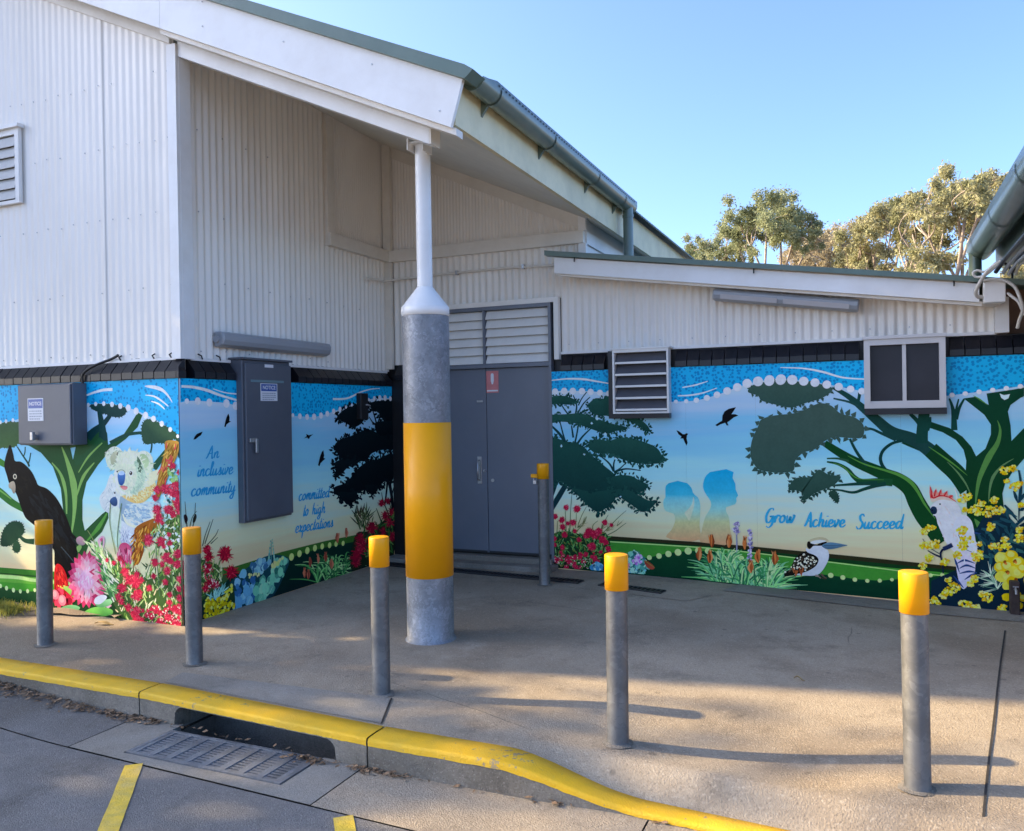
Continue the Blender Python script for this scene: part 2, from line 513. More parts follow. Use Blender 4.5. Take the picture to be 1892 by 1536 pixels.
def slab(x0, x1, y0, y1, name, m, parent):
    mb = MB(); n = max(2, int(abs(x1 - x0) / .15))
    grid(mb, lin(x0, x1, n), y0, y1, lambda x, y: road_z(x, y) + .003, 4)
    return mb.build(name, m, parent)


slab(-9, -3.955, lambda x: yj(x) + .001, lambda x: kerb_y(x) + .02, 'gutter_slab', M['road'], road)
slab(-2.325, -.9, lambda x: yj(x) + .001, lambda x: kerb_y(x) + .02, 'gutter_slab', M['apron'], road)
slab(-.892, 8, lambda x: yj(x) + .001, lambda x: kerb_y(x) + .02, 'gutter_slab', M['apron'], road)
mb = MB()  # pit surround with the grate hole
z = -.147
GX0, GX1, GY0 = -3.61, -2.585, 3.105
for (a, b, c, d) in ((-3.947, GX0, None, 3.52), (GX1, -2.333, None, 3.44)):
    mb.add([(a, yj(a) + .004, z), (b, yj(b) + .004, z), (b, d, z), (a, d, z)], [(0, 1, 2, 3)])
mb.add([(GX0, yj(GX0) + .004, z), (GX1, yj(GX1) + .004, z), (GX1, GY0, z), (GX0, GY0, z)], [(0, 1, 2, 3)])
mb.build('pit_surround', M['slab'], road)
mb = MB()  # pit walls
X0, X1, Y0, Y1, ZB = GX0, GX1, GY0, 3.82, -.62
XA, XB = X0 - .05, X1 + .10
q_ = lambda *v: mb.add(v, [tuple(range(len(v)))])
q_((X0, Y0, z), (X1, Y0, z), (X1, Y0, ZB), (X0, Y0, ZB))
q_((X0, Y0, z), (X0, 3.5, z), (X0, 3.5, ZB), (X0, Y0, ZB)); q_((X1, Y0, z), (X1, 3.44, z), (X1, 3.44, ZB), (X1, Y0, ZB))
q_((XA, Y1, -.02), (XB, Y1, -.02), (XB, Y1, ZB), (XA, Y1, ZB))
for xx, ya in ((XA, 3.52), (XB, 3.45)):
    q_((xx, ya, -.03), (xx, Y1, -.03), (xx, Y1, ZB), (xx, ya, ZB))
q_((XA, Y0, ZB), (XB, Y0, ZB), (XB, Y1, ZB), (XA, Y1, ZB))
q_((XA, 3.53, -.036), (XB, 3.45, -.036), (XB, Y1, -.036), (XA, Y1, -.036))
mb.build('drain_pit', M['pit'], road)
# painted bay lines
for A, B in (((-3.434, 3.018), (-2.55, 1.97)), ((-2.13, 2.962), (-1.25, 1.91))):
    A = Vector((*A, 0)); B = Vector((*B, 0)); d = (B - A).normalized(); n = Vector((-d.y, d.x, 0)) * .043
    mb = MB(); K = 12; rr = random.Random(3)
    vs = []
    for i in range(K + 1):
        p = A + (B - A) * i / K
        for s_ in (-1, 1):
            q = p + n * s_ * (1 + rr.uniform(-.04, .04))
            vs.append((q.x, q.y, -.146))
    mb.add(vs, [(2 * i, 2 * i + 1, 2 * i + 3, 2 * i + 2) for i in range(K)])
    mb.build('painted_bay_line', M['line_yellow'], road)

# apron
apron = empty('pavement', (0, 0, 0), kind='structure')
mb = MB()
grid(mb, lin(-4.9, 7, 170), lambda x: kerb_y(x) + kerb_w(x) - .015, lambda x: kerb_y(x) + kerb_w(x) + .2, apron_z, 12)
grid(mb, lin(-4.9, 7, 170), lambda x: kerb_y(x) + kerb_w(x) + .2, lambda x: 7.95, apron_z, 56)
grid(mb, [-30, -20, -12] + lin(-9, -4.9, 40), lambda x: kerb_y(x) + kerb_w(x) - .015, lambda x: 4.85, apron_z, 18)
mb.build('concrete_apron', M['apron'], apron)


def patch(pts, dz, name, m, parent, n=10):
    """quad patch a few millimetres proud of the pavement: pts = near-left, near-right, far-right, far-left"""
    a, b, c, d = [Vector((*p, 0)) for p in pts]
    mb = MB(); vs = []
    for i in range(n + 1):
        for j in range(n + 1):
            p = (a + (b - a) * i / n) * (1 - j / n) + (d + (c - d) * i / n) * (j / n)
            vs.append((p.x, p.y, apron_z(p.x, p.y) + dz))
    mb.add(vs, [(i * (n + 1) + j, (i + 1) * (n + 1) + j, (i + 1) * (n + 1) + j + 1, i * (n + 1) + j + 1) for i in range(n) for j in range(n)], 0, True)
    return mb.build(name, m, parent)


patch(((-3.93, 3.69), (-2.345, 3.60), (-2.50, 3.94), (-3.97, 3.87)), .005, 'pit_cover_slab', M['slab'], apron)
patch(((-2.345, 3.595), (-2.333, 3.595), (-2.488, 3.945), (-2.50, 3.945)), .004, 'joint_strip', M['dark'], apron)
patch(((.345, 3.47), (.354, 3.47), (.886, 7.05), (.875, 7.05)), .005, 'joint_strip', M['dark'], apron, 24)
patch(((-1.25, 7.46), (1.8, 7.42), (1.8, 7.80), (-1.15, 7.80)), .006, 'wall_footing_strip', M['slab'], apron, 20)
patch(((-2.55, 7.02), (-1.45, 6.9), (-1.30, 7.25), (-2.42, 7.33)), .004, 'drain_surround_slab', M['apron'], apron)
mb = MB(); mb.bevbox(-4.858, -2.93, 7.56, 7.9, -.05, .045, .008)
mb.bevbox(-4.468, -2.985, 7.74, 7.96, -.05, .095, .006)
mb.build('door_step', M['slab'], apron)
mb = MB(); rr = random.Random(5)   # garden soil along the front wall
grid(mb, lin(-9, -5.5, 60), lambda x: 4.56 + .05 * math.sin(x * 5) + .03 * math.sin(x * 13) + .17 * smoothstep(-6.3, -5.5, x), lambda x: 4.78,
     lambda x, y: .004 + .022 * smoothstep(4.58, 4.72, y) * (1 + .5 * math.sin(x * 9)), 8)
mb.build('garden_soil', M['soil'], apron)


def channel_drain(p0, p1, w, name, label, bars=True):
    p0 = Vector((*p0, 0)); p1 = Vector((*p1, 0)); L_ = (p1 - p0).length; d = (p1 - p0) / L_; n = Vector((-d.y, d.x, 0))
    c = (p0 + p1) / 2; zc = apron_z(c.x, c.y)
    root = empty(name, (c.x, c.y, zc), label, 'drain')
    mb = MB()
    q = [p0 - n * w / 2, p1 - n * w / 2, p1 + n * w / 2, p0 + n * w / 2]
    mb.add([(v.x, v.y, apron_z(v.x, v.y) + .008) for v in q], [(0, 1, 2, 3)])
    mb.build('channel', M['dark'], root)
    mb = MB(); k = int(L_ / .042)
    for i in range(k):
        a = p0 + d * (i + .2) * L_ / k; b = a + d * .015
        q = [a - n * w * .42, b - n * w * .42, b + n * w * .42, a + n * w * .42]
        mb.prism([(v.x, v.y, apron_z(v.x, v.y) + .009) for v in q], (0, 0, .008))
    for s_ in (-1, 1):
        a = p0 + n * s_ * w * .5; b = p1 + n * s_ * w * .5
        q = [a - n * .012, b - n * .012, b + n * .012, a + n * .012]
        mb.prism([(v.x, v.y, apron_z(v.x, v.y) + .002) for v in q], (0, 0, .014))
    mb.build('grating', M['rod'], root, kind='stuff')
    return root


channel_drain((-4.78, 7.44), (-2.50, 7.24), .12, 'channel_drain', 'long dark channel drain across the concrete in front of the grey doors')
channel_drain((-2.30, 7.22), (-1.70, 7.13), .11, 'channel_drain', 'short slotted drain in the concrete near the red flowers of the mural')

# grass tufts by the wall
def blades(name, spots, n, hgt, m, label, cat):
    rr = random.Random(11); vs = []; fs = []
    for _ in range(n):
        x, y, s_ = rr.choice(spots)
        x += rr.gauss(0, s_); y += rr.gauss(0, .07); y = min(y, 4.73); y = max(y, 4.3)
        a = rr.uniform(0, 6.28); h = hgt * rr.uniform(.4, 1.1); l = rr.uniform(.2, 1.1) * h; w = .004
        dx, dy = math.cos(a), math.sin(a); o = len(vs)
        vs += [(x - dy * w, y + dx * w, .01), (x + dy * w, y - dx * w, .01), (x + dx * l * .4 + dy * w * .7, y + dy * l * .4 - dx * w * .7, h * .7), (x + dx * l * .4 - dy * w * .7, y + dy * l * .4 + dx * w * .7, h * .7), (x + dx * l, y + dy * l, h * .85)]
        fs += [(o, o + 1, o + 2, o + 3), (o + 3, o + 2, o + 4)]
    mb = MB(); mb.add(vs, fs)
    return mb.build(name, m, label=label, cat=cat, kind='stuff')


blades('grass', [(-6.75, 4.60, .13), (-6.6, 4.55, .1), (-7.0, 4.6, .15), (-7.4, 4.6, .3)], 1900, .085, M['grass'], 'dry yellow green grass growing at the foot of the painted wall', 'grass')

# kerb ---------------------------------------------------------------
kerb = empty('kerb', (-2.3, 3.5, -.15), kind='structure')


def kerb_piece(x0, x1, opening=None, rough=False):
    n = max(4, int((x1 - x0) / .03)); xs = lin(x0, x1, n)
    if opening:
        xs = sorted(set(xs + lin(opening[0] - .001, opening[0] + .07, 8) + lin(opening[1] - .07, opening[1] + .001, 8)))
    body = MB(); paint = MB(); vs = []; pv = []; rr = random.Random(int(x0 * 100))
    prof_n = 9
    for x in xs:
        y = kerb_y(x); zt = kerb_top(x); zb = road_z(x, y) - .02
        if opening and opening[0] <= x <= opening[1]:
            e = min(x - opening[0], opening[1] - x); r = .07
            zb = -.040 - (r - math.sqrt(max(0, r * r - (r - min(e, r)) ** 2)))
        p_ = .034 * (1 - .35 * ramp(x)) + rr.uniform(-.002, .002)
        zp = max(zt - p_, zb + .002)
        j = rr.uniform(-.0008, .0008) if rough else 0; wk = kerb_w(x)
        vs += [(x, y + .12, zb), (x, y, zb), (x, y - .0, zp + .004)]
        b = .010 if not rough else .013
        pv += [(x, y - .003 + j, zp), (x, y - .003 + j, zt - b), (x, y + b * .3 - .003 + j, zt - b * .3 + .002), (x, y + b, zt + .003), (x, y + wk * .5, zt + .005 + j), (x, y + wk, zt + .003), (x, y + wk + .005, zt - .03)]
    k = len(xs)
    body.add(vs, [(3 * i + a, 3 * i + 3 + a, 3 * i + 4 + a, 3 * i + 1 + a) for i in range(k - 1) for a in range(2)], 0)
    for e in (0, k - 1):
        x = xs[e]; y = kerb_y(x); zt = kerb_top(x); zb = road_z(x, y) - .02
        body.add([(x, y, zb), (x, y, zt - .01), (x, y + .18, zt - .004), (x, y + .18, zb)], [(0, 1, 2, 3)])
    paint.add(pv, [(7 * i + a, 7 * i + 7 + a, 7 * i + 8 + a, 7 * i + 1 + a) for i in range(k - 1) for a in range(6)], 0, True)
    b = body.build('kerb_stone', M['kerbc'], kerb)
    paint.build('yellow_paint', M['kerb_yellow'], b)


kerb_piece(-30, -12); kerb_piece(-11.994, -3.94)
kerb_piece(-3.93, -2.306, (-3.655, -2.495))
kerb_piece(-2.296, 8, None, True)

# drain grate ---------------------------------------------------------
gr = empty('drain_grate', ((GX0 + GX1) / 2, 3.27, -.15), 'grey slotted steel drain grate set in the road below the kerb opening', 'grate')
mb = MB(); g0, g1, h0, h1 = GX0 + .01, GX1 - .01, GY0 + .008, 3.425; zt = -.143
for (a, b, c, d) in ((g0, g1, h0, h0 + .022), (g0, g1, h1 - .022, h1), (g0, g0 + .022, h0 + .022, h1 - .022), (g1 - .022, g1, h0 + .022, h1 - .022)):
    mb.box(a, b, c, d, zt - .04, zt)
mb.build('frame', M['galv_d'], gr)
bar = MB(); bar.box(-.021, .021, h0 + .022 - 3.27, h1 - .022 - 3.27, -.03, 0); bm_ = bar.mesh('bar', M['galv_d'])
NB = 9
for i in range(NB):
    x = g0 + .03 + (g1 - g0 - .06) * i / (NB - 1)
    link('bar', bm_, gr, (x - ORG[gr].x, 0, zt - .002 + .15))
cb = MB(); cb.box(g0 + .022 - ORG[gr].x, g1 - .022 - ORG[gr].x, -.0085, .0085, -.024, 0); cm = cb.mesh('cross_bar', M['galv_d'])
for j in range(10):
    y = h0 + .038 + (h1 - h0 - .076) * j / 9
    link('cross_bar', cm, gr, (0, y - 3.27, zt - .006 + .15))

# leaf litter in the gutter
rr = random.Random(21); vs = []; fs = []
for _ in range(900):
    t = rr.random()
    if t < .72:
        x = rr.uniform(-5.6, -3.75); y = kerb_y(x) - abs(rr.gauss(0, .05)) * (1.6 - .5 * (x + 5.6)) - .005
    elif t < .82:
        x = -2.62 + rr.gauss(0, .06); y = 3.40 - abs(rr.gauss(0, .03))
    elif t < .9:
        x = rr.uniform(-2.4, -2.05); y = kerb_y(x) - abs(rr.gauss(0, .03)) - .005
    else:
        x = rr.uniform(-4, 1.0); y = kerb_y(x) - abs(rr.gauss(0, .015)) - .004
    zz = road_z(x, y) + .006 + rr.random() * .012; a = rr.uniform(0, 6.28); l = rr.uniform(.008, .026); w = l * rr.uniform(.2, .5)
    dx, dy = math.cos(a), math.sin(a); o = len(vs); tz = rr.uniform(-.008, .012)
    vs += [(x - dx * l, y - dy * l, zz), (x - dy * w, y + dx * w, zz + tz), (x + dx * l, y + dy * l, zz + tz), (x + dy * w, y - dx * w, zz)]
    fs.append((o, o + 1, o + 2, o + 3))
mb = MB(); mb.add(vs, fs); mb.build('leaf_litter', M['litter'], label='dry brown leaves and twigs gathered in the gutter along the kerb', cat='leaf litter', kind='stuff')


def fallen_leaf(px, py, L_, a, label):
    p = on_z(px, py, 0.02); p.z = apron_z(p.x, p.y) + .008
    mb = MB(); d = Vector((math.cos(a), math.sin(a), 0)); n = Vector((-d.y, d.x, 0)); vs = []
    for i in range(7):
        t = i / 6; w = L_ * .17 * math.sin(math.pi * min(.97, t + .03)) ; c = p + d * (t - .5) * L_ + Vector((0, 0, .012 * math.sin(t * 5)))
        vs += [c + n * w + Vector((0, 0, .006)), c, c - n * w + Vector((0, 0, .008))]
    mb.add(vs, [(3 * i + k, 3 * i + 3 + k, 3 * i + 4 + k, 3 * i + 1 + k) for i in range(6) for k in (0, 1)], 0, True)
    return mb.build('fallen_leaf', mat('dry_leaf_tan', (.42, .29, .12), .7, var=.2, vscale=30), label=label, cat='leaf')


fallen_leaf(193, 1150, .16, .3, 'curled tan leaf lying on the concrete below the pink protea')
fallen_leaf(1477, 1251, .06, .1, 'small brown leaf lying on the sunlit concrete')

# ------------------------------------------------------------------ buildings
CP = .076


def corrugated(mb, org, u, n, L_, z0, z1, pitch=CP, amp=.0085, per=8, phase=0.0):
    """vertical sheet from org along unit u, waves out along n; z0,z1 functions of distance"""
    k = max(2, int(round(L_ / pitch * per))); vs = []
    org = Vector(org); u = Vector(u); n = Vector(n)
    for i in range(k + 1):
        t = L_ * i / k
        p = org + u * t + n * (amp * math.sin(2 * math.pi * (t + phase) / pitch))
        vs += [(p.x, p.y, z0(t)), (p.x, p.y, z1(t))]
    fl = u.cross(Vector((0, 0, 1))).dot(n) > 0
    mb.add(vs, [(2 * i, 2 * i + 2, 2 * i + 3, 2 * i + 1) if fl else (2 * i, 2 * i + 1, 2 * i + 3, 2 * i + 2) for i in range(k)], 0, True)


def sheets(parent, org, u, n, L_, z0, z1, m, cover=.762, name='cladding_sheet', **kw):
    t = 0; i = 0; org = Vector(org); u = Vector(u); n = Vector(n)
    while t < L_ - .01:
        w = min(cover + .03, L_ - t)
        mb = MB()
        corrugated(mb, org + u * t + n * (.0045 * (i % 2)), u, n, w, lambda s_, t=t: z0(t + s_), lambda s_, t=t: z1(t + s_), phase=t, **kw)
        mb.build(name, m, parent)
        t += cover; i += 1


def screws(parent, pts, n):
    mb = MB(); n = Vector(n)
    a = n.cross(Vector((0, 0, 1))).normalized(); b = Vector((0, 0, 1))
    for p in pts:
        p = Vector(p); ring = [p + (a * math.cos(q) + b * math.sin(q)) * .006 for q in [k * math.pi / 3 for k in range(6)]]
        mb.prism(ring, n * .006)
    return mb.build('screws', M['steel'], parent, kind='stuff')


tile_mb = MB()
tile_mb.prism([(-.0535, -.020, 0), (-.0535, -.020, .052), (-.0535, -.012, .062), (-.0535, .075, .168), (-.0535, .075, 0)], (.107, 0, 0))
tile_me = tile_mb.mesh('sill_brick', M['tile'])


def tiles(parent, a0, a1, axis, fixed, z, skip=()):
    n = int((a1 - a0) / .1155); rr = random.Random(int(a0 * 10) + 7)
    for i in range(n):
        a = a1 - .058 - i * .1155
        if any(s0 < a < s1 for s0, s1 in skip): continue
        jz = rr.uniform(-.003, .003)
        if axis == 'x':
            o = link('sill_brick', tile_me, parent, Vector((a, fixed + rr.uniform(-.002, .002), z + jz)) - ORG[parent])
        else:
            o = link('sill_brick', tile_me, parent, Vector((fixed, a, z + jz)) - ORG[parent]); o.rotation_euler.z = math.pi / 2


YF, XS, YB = 4.75, -4.86, 7.80
CF, CS, CB = 4.825, -4.935, 7.875          # cladding planes


def fz(x): return 3.407 - .4576 * (x + 2.424)      # underside of the rake board
def ft(x): return 3.706 - .4527 * (x + 2.33)       # top of the rake board


hall = empty('hall_building', (-4.86, 4.75, 0), 'tall off white corrugated hall with sloping verge and deep open corner', 'building')
mb = MB()
mb.box(-13, XS, YF, 5.0, -.3, 1.9)
mb.build('base_wall', M['black'], hall)
mb = MB(); mb.box(XS - .25, XS, 5.0, YB, -.3, 1.9); mb.build('base_wall', M['black'], hall)
mb = MB(); mb.box(XS, -4.47, YB, 8.05, -.3, 1.965)
mb.build('black_pier', M['black'], hall, label='black painted brick pier beside the double door')
tiles(hall, -8.6, -4.862, 'x', YF, 1.902)
mb = MB(); mb.prism([(XS + .021, YF - .021, 1.901), (XS + .021, YF - .021, 1.955), (XS - .075, YF + .075, 2.071), (XS - .075, YF + .075, 1.901)], (-.001, .001, 0))
tiles(hall, 4.79, 7.78, 'y', XS, 1.902, ((5.36, 6.11),))
mb = MB(); mb.prism([(XS + .018, YF - .018, 1.90), (XS + .018, YF + .06, 1.90), (XS - .06, YF + .06, 1.90), (XS - .06, YF - .018, 1.90)], (0, 0, .054))
mb.add([(XS + .018, YF - .018, 1.954), (XS + .018, YF + .06, 1.954), (XS - .075, YF + .075, 2.07), (XS - .06, YF - .018, 1.954)], [(0, 1, 2), (0, 2, 3)])
mb.build('corner_sill_brick', M['tile'], hall)
tiles(hall, -4.86, -4.47, 'x', YB, 1.967)

# front wall sheets
sheets(hall, (-4.93, CF, 0), (-1, 0, 0), (0, -1, 0), 5.4, lambda t: 2.065, lambda t: fz(-4.93 - t) + .06, M['clad'], amp=.0030)
mb = MB()
mb.box(-8.6, -4.94, CF - .022, CF + .02, 2.045, 2.068)     # drip trim
mb.box(CS - .004, CS + .024, 4.93, 7.80, 2.045, 2.068)
mb.build('drip_flashing', M['white'], hall)
mb = MB()
mb.box(-4.955, CS + .07, CF - .045, CF - .013, 2.05, 4.47)
mb.box(CS + .04, CS + .072, CF - .013, CF + .10, 2.05, 4.40)
mb.build('corner_flashing', M['white'], hall)
mb = MB()
mb.prism([(-9, CF - .03, fz(-9) - .07), (-4.94, CF - .03, fz(-4.94) - .07), (-4.94, CF - .03, fz(-4.94) + .03), (-9, CF - .03, fz(-9) + .03)], (0, .045, 0))
mb.build('verge_trim', M['cream'], hall)
rr = random.Random(2); pts = []
for zz in (2.11, 2.62, 3.2, 3.78, 4.3):
    for i in range(15):
        x = -4.98 - i * .152 * 1.0
        if rr.random() < .8 and zz < fz(x) - .1 and not (x < -6.5 and 3.3 < zz < 4.1): pts.append((x + rr.uniform(-.01, .01), CF - .009, zz + rr.uniform(-.012, .012) + (x + 6) * .0))
screws(hall, pts, (0, -1, 0))
# side wall sheets
sheets(hall, (CS, 4.93, 0), (0, 1, 0), (1, 0, 0), 1.83, lambda t: 2.065, lambda t: fz(CS) + .04, M['clad'], amp=.0105)
sheets(hall, (CS, 6.76, 0), (0, 1, 0), (1, 0, 0), 1.10, lambda t: 2.065, lambda t: 3.30, M['clad'], amp=.0105)
pts = []
for zz in (2.13, 2.7, 3.25, 3.9):
    for i in range(10):
        y = 5.05 + i * .28
        if rr.random() < .6 and not (zz > 3.2 and y > 6.7): pts.append((CS + .010, y, zz + rr.uniform(-.01, .01)))
screws(hall, pts, (1, 0, 0))
# framed upper panel on the side wall and fine-ribbed upper back wall
mb = MB(); mb.box(CS - .02, CS + .035, 6.74, 6.85, 3.40, fz(CS) + .03); mb.build('panel_trim', M['cream'], hall)
mb = MB(); corrugated(mb, (CS - .03, 6.85, 0), (0, 1, 0), (1, 0, 0), 1.0, lambda t: 3.39, lambda t: fz(CS) + .08, pitch=.038, amp=.004, per=6); mb.build('ribbed_panel', M['clad'], hall)
mb = MB(); mb.box(CS - .02, CS + .06, 6.74, 7.82, 3.275, 3.40); mb.build('ledge_board', M['cream'], hall)
mb = MB(); mb.box(CS - .02, -2.62, 7.82, CB + .02, 3.275, 3.40)
mb.build('ledge_board', M['cream'], hall)
mb = MB(); mb.box(-2.70, -2.605, CB + .02, 11.5, 3.275, 3.40); mb.build('ledge_board', M['white'], hall)
mb = MB(); corrugated(mb, (CS, CB, 0), (1, 0, 0), (0, -1, 0), 2.30, lambda t: 3.38, lambda t: fz(CS + t) + .05, pitch=.038, amp=.004, per=6)
mb.build('ribbed_panel', M['clad'], hall)
mb = MB(); mb.prism([(CS, CB - .02, fz(CS) - .09), (-2.66, CB - .02, fz(-2.66) - .09), (-2.66, CB - .02, fz(-2.66) + .04), (CS, CB - .02, fz(CS) + .04)], (0, .02, 0))
mb.build('sloping_trim', M['cream'], hall)
mb = MB(); mb.box(CS - .01, CS + .09, CB - .075, CB - .022, 3.40, fz(CS) + .03); mb.build('corner_trim', M['cream'], hall)
mb = MB(); mb.box(CS - .004, CS + .075, CB - .06, CB - .013, 2.09, 3.275); mb.build('corner_trim', M['cream'], hall)
# back wall cladding above and left of the door louvres
sheets(hall, (CS, CB, 0), (1, 0, 0), (0, -1, 0), 2.30, lambda t: 2.135 if CS + t < -4.50 else (2.75 if CS + t < -2.88 else 2.95), lambda t: 3.30, M['clad'], amp=.0105)
mb = MB(); mb.box(-2.70, -2.63, CB + .022, 12, 2.6, 3.28); mb.box(-2.70, -2.64, CB + .022, 12, 3.40, 3.6); mb.build('rear_side_wall', M['white'], hall)
for z0_, z1_ in ((3.40, 3.56), (3.12, 3.275)):
    mb = MB(); mb.box(-2.68, -2.60, CB - .03, CB + .02, z0_, z1_); mb.build('corner_post', M['white'], hall)

mb = MB(); mb.box(CS - .1, -4.48, CB + .015, CB + .08, 1.9, 2.8); mb.box(CS - .1, -2.71, CB + .015, CB + .08, 2.8, fz(-2.71) + .02); mb.box(-4.48, -2.9, CB + .08, CB + .1, 2.0, 2.8)
mb.box(CS - .1, CS - .045, 5.0, 7.89, 1.9, fz(CS)); mb.box(-9, CS - .1, CF + .012, CF + .06, 1.9, 4.4)
mb.build('stud_wall', M['black'], hall)
# verge: rake board, beam, soffit
fas = MB()
xl = -9.0
fas.prism([(xl, 4.64, fz(xl)), (-4.871, 4.64, fz(-4.871)), (-4.871, 4.64, ft(-4.871)), (xl, 4.64, ft(xl))], (0, .03, 0))
fas.build('verge_board', M['white'], hall)
fas = MB()
fas.prism([(-4.868, 4.64, fz(-4.868)), (-2.424, 4.64, fz(-2.424)), (-2.33, 4.64, 3.706), (-4.868, 4.64, ft(-4.868))], (0, .03, 0))
fb = fas.build('verge_board', M['white'], hall)
pts = []
for x, s_ in ((-4.45, .12), (-4.45, .3), (-3.72, .2), (-3.0, .24), (-2.5, .08)): pts.append((x, 4.64, fz(x) + s_))
screws(hall, pts, (0, -1, 0))
mb = MB(); mb.prism([(-4.9, 4.672, fz(-4.9) - .035), (-2.40, 4.672, fz(-2.40) - .035), (-2.40, 4.672, fz(-2.40) + .012), (-4.9, 4.672, fz(-4.9) + .012)], (0, .09, 0))
mb.build('verge_batten', M['cream'], hall)


def bz(x): return 3.425 - .4535 * (x + 2.76)


mb = MB()
bm_p = [(-4.86, 0, bz(-4.86)), (-2.67, 0, bz(-2.67)), (-2.67, 0, bz(-2.67) + .125), (-4.86, 0, bz(-4.86) + .125)]
mb.prism([(x, 4.80, z) for x, _, z in bm_p], (0, .10, 0))
mb.build('verge_beam', M['white'], hall)
mb = MB(); mb.box(-2.668, -2.655, 4.80, 4.93, 3.385, 3.53); mb.build('beam_end_plate', M['cream'], hall)
mb = MB(); mb.prism([(CS - .3, 4.90, fz(CS - .3) + .03), (-2.42, 4.90, fz(-2.42) + .03), (-2.42, 4.90, fz(-2.42) + .042), (CS - .3, 4.90, fz(CS - .3) + .042)], (0, 7.6, 0)); mb.prism([(CS + .08, 4.67, fz(CS + .08) + .03), (-2.42, 4.67, fz(-2.42) + .03), (-2.42, 4.67, fz(-2.42) + .042), (CS + .08, 4.67, fz(CS + .08) + .042)], (0, .2295, 0))
mb.build('soffit', M['soffit'], hall)
mb = MB(); mb.box(-2.44, -2.405, 4.675, 12.4, 3.43, 3.735); mb.build('eave_board', M['eave'], hall)
# roof: corrugated sheeting running down to +x
mb = MB(); vs = []; fs = []
ys = lin(4.61, 12.4, int((12.4 - 4.61) / CP * 6))
for y in ys:
    w = .009 * math.sin(2 * math.pi * y / CP)
    for x in (-11.0, -2.31):
        vs.append((x, y, ft(x) + .045 + w))
    vs.append((-2.31, y, ft(-2.31) + .033 + w))
fs = [(3 * i, 3 * i + 1, 3 * i + 4, 3 * i + 3) for i in range(len(ys) - 1)] + [(3 * i + 1, 3 * i + 2, 3 * i + 5, 3 * i + 4) for i in range(len(ys) - 1)]
mb.add(vs, fs, 0, True)
mb.add([(-11, 4.61, ft(-11) + .04), (-11, 12.4, ft(-11) + .04), (-20, 12.4, 3.6), (-20, 4.61, 3.6)], [(0, 1, 2, 3)])
mb.build('roof_sheeting', M['green'], hall)
mb = MB(); mb.prism([(-11, 4.60, ft(-11) - .01), (-2.30, 4.60, ft(-2.30) - .012), (-2.24, 4.60, ft(-2.3) + .035), (-2.30, 4.60, ft(-2.31) + .072), (-11, 4.60, ft(-11) + .045)], (0, .18, 0))
mb.build('verge_capping', M['green'], hall)
mb = MB(); mb.box(-20, -13, 5, 12.4, -.3, 3.6); mb.box(-13, -2.72, 12.3, 12.4, -.3, 3.5); mb.build('rear_wall', M['clad'], hall)

# gutter and downpipe
GXc, GZ, GR = -2.325, 3.745, .078
mb = MB(); n = 14
vs = []; st = ((4.77, .0), (4.84, .012), (4.98, .045), (8.52, .045))
for y, h in st:
    for k in range(n + 1):
        a = math.pi + math.pi * k / n
        vs.append((GXc + GR * math.cos(a), y, GZ + GR * math.sin(a)))
    vs.append((GXc + GR, y, GZ + h + .001)); vs.append((GXc + GR - .012, y, GZ + h + .003))
q = n + 3
mb.add(vs, [(i * q + k, i * q + k + 1, (i + 1) * q + k + 1, (i + 1) * q + k) for i in range(3) for k in range(q - 1)], 0, True)
for o in (0, 3 * q): mb.add(vs[o:o + n + 1], [tuple(range(n + 1))], 0)
g = mb.build('gutter', M['gutter'], hall)
mb = MB()
for i in range(60):
    y = 5.0 + i * .0575
    mb.box(GXc + GR + .001, GXc + GR + .003, y, y + .022, GZ + .018, GZ + .028)
mb.build('overflow_slots', M['rod'], g, kind='stuff')
for y in (5.06, 6.10, 7.24, 8.12):
    mb = MB(); vs = []
    for yy in (y - .018, y + .018):
        for k in range(n + 1):
            a = math.pi * .95 + math.pi * 1.1 * k / n
            vs.append((GXc + (GR + .008) * math.cos(a), yy, GZ + (GR + .008) * math.sin(a)))
    mb.add(vs, [(k, k + 1, n + 2 + k, n + 1 + k) for k in range(n)], 0, True)
    mb.prism([(-2.404, y - .012, 3.60), (-2.404, y - .012, 3.74), (-2.35, y - .012, 3.672)], (0, .024, 0))
    mb.build('gutter_bracket', M['gutter'], hall)
mb = MB(); mb.tube([(GXc + .02, 8.36, 3.70), (GXc + .02, 8.36, 3.02)], .052, 18); mb.tube([(GXc + .02, 8.36, 3.63), (GXc + .02, 8.36, 3.60)], .058, 18)
mb.build('downpipe', M['gutter'], hall)

# louvre window at the far left
win = MB(); wx0, wx1, wz0, wz1 = -7.75, -6.66, 3.46, 4.10
for (a, b, c, d) in ((wx0, wx1, wz1 - .05, wz1), (wx0, wx1, wz0, wz0 + .03), (wx1 - .05, wx1, wz0 + .0305, wz1 - .0505), (wx0, wx0 + .05, wz0 + .0305, wz1 - .0505)):
    win.box(a, b, CF - .045, CF - .012, c, d)
win.box(wx0 - .03, wx1 + .03, CF - .075, CF - .012, wz1 + .001, wz1 + .03)
w = win.build('louvre_window', M['white'], hall)
mb = MB(); mb.box(wx0 + .05, wx1 - .05, CF - .016, CF - .011, wz0 + .03, wz1 - .05); mb.build('screen', M['mesh_dark'], w)
bl = MB(); bl.prism([(-(wx1 - wx0) / 2 + .05, -.012, -.042), (-(wx1 - wx0) / 2 + .05, -.018, -.040), (-(wx1 - wx0) / 2 + .05, .008, .05), (-(wx1 - wx0) / 2 + .05, .012, .047)], (wx1 - wx0 - .1, 0, 0))
blm = bl.mesh('blade', M['louv_d'])
for i in range(6):
    link('blade', blm, w, Vector(((wx0 + wx1) / 2, CF - .034, wz0 + .08 + i * .09)) - ORG[w])

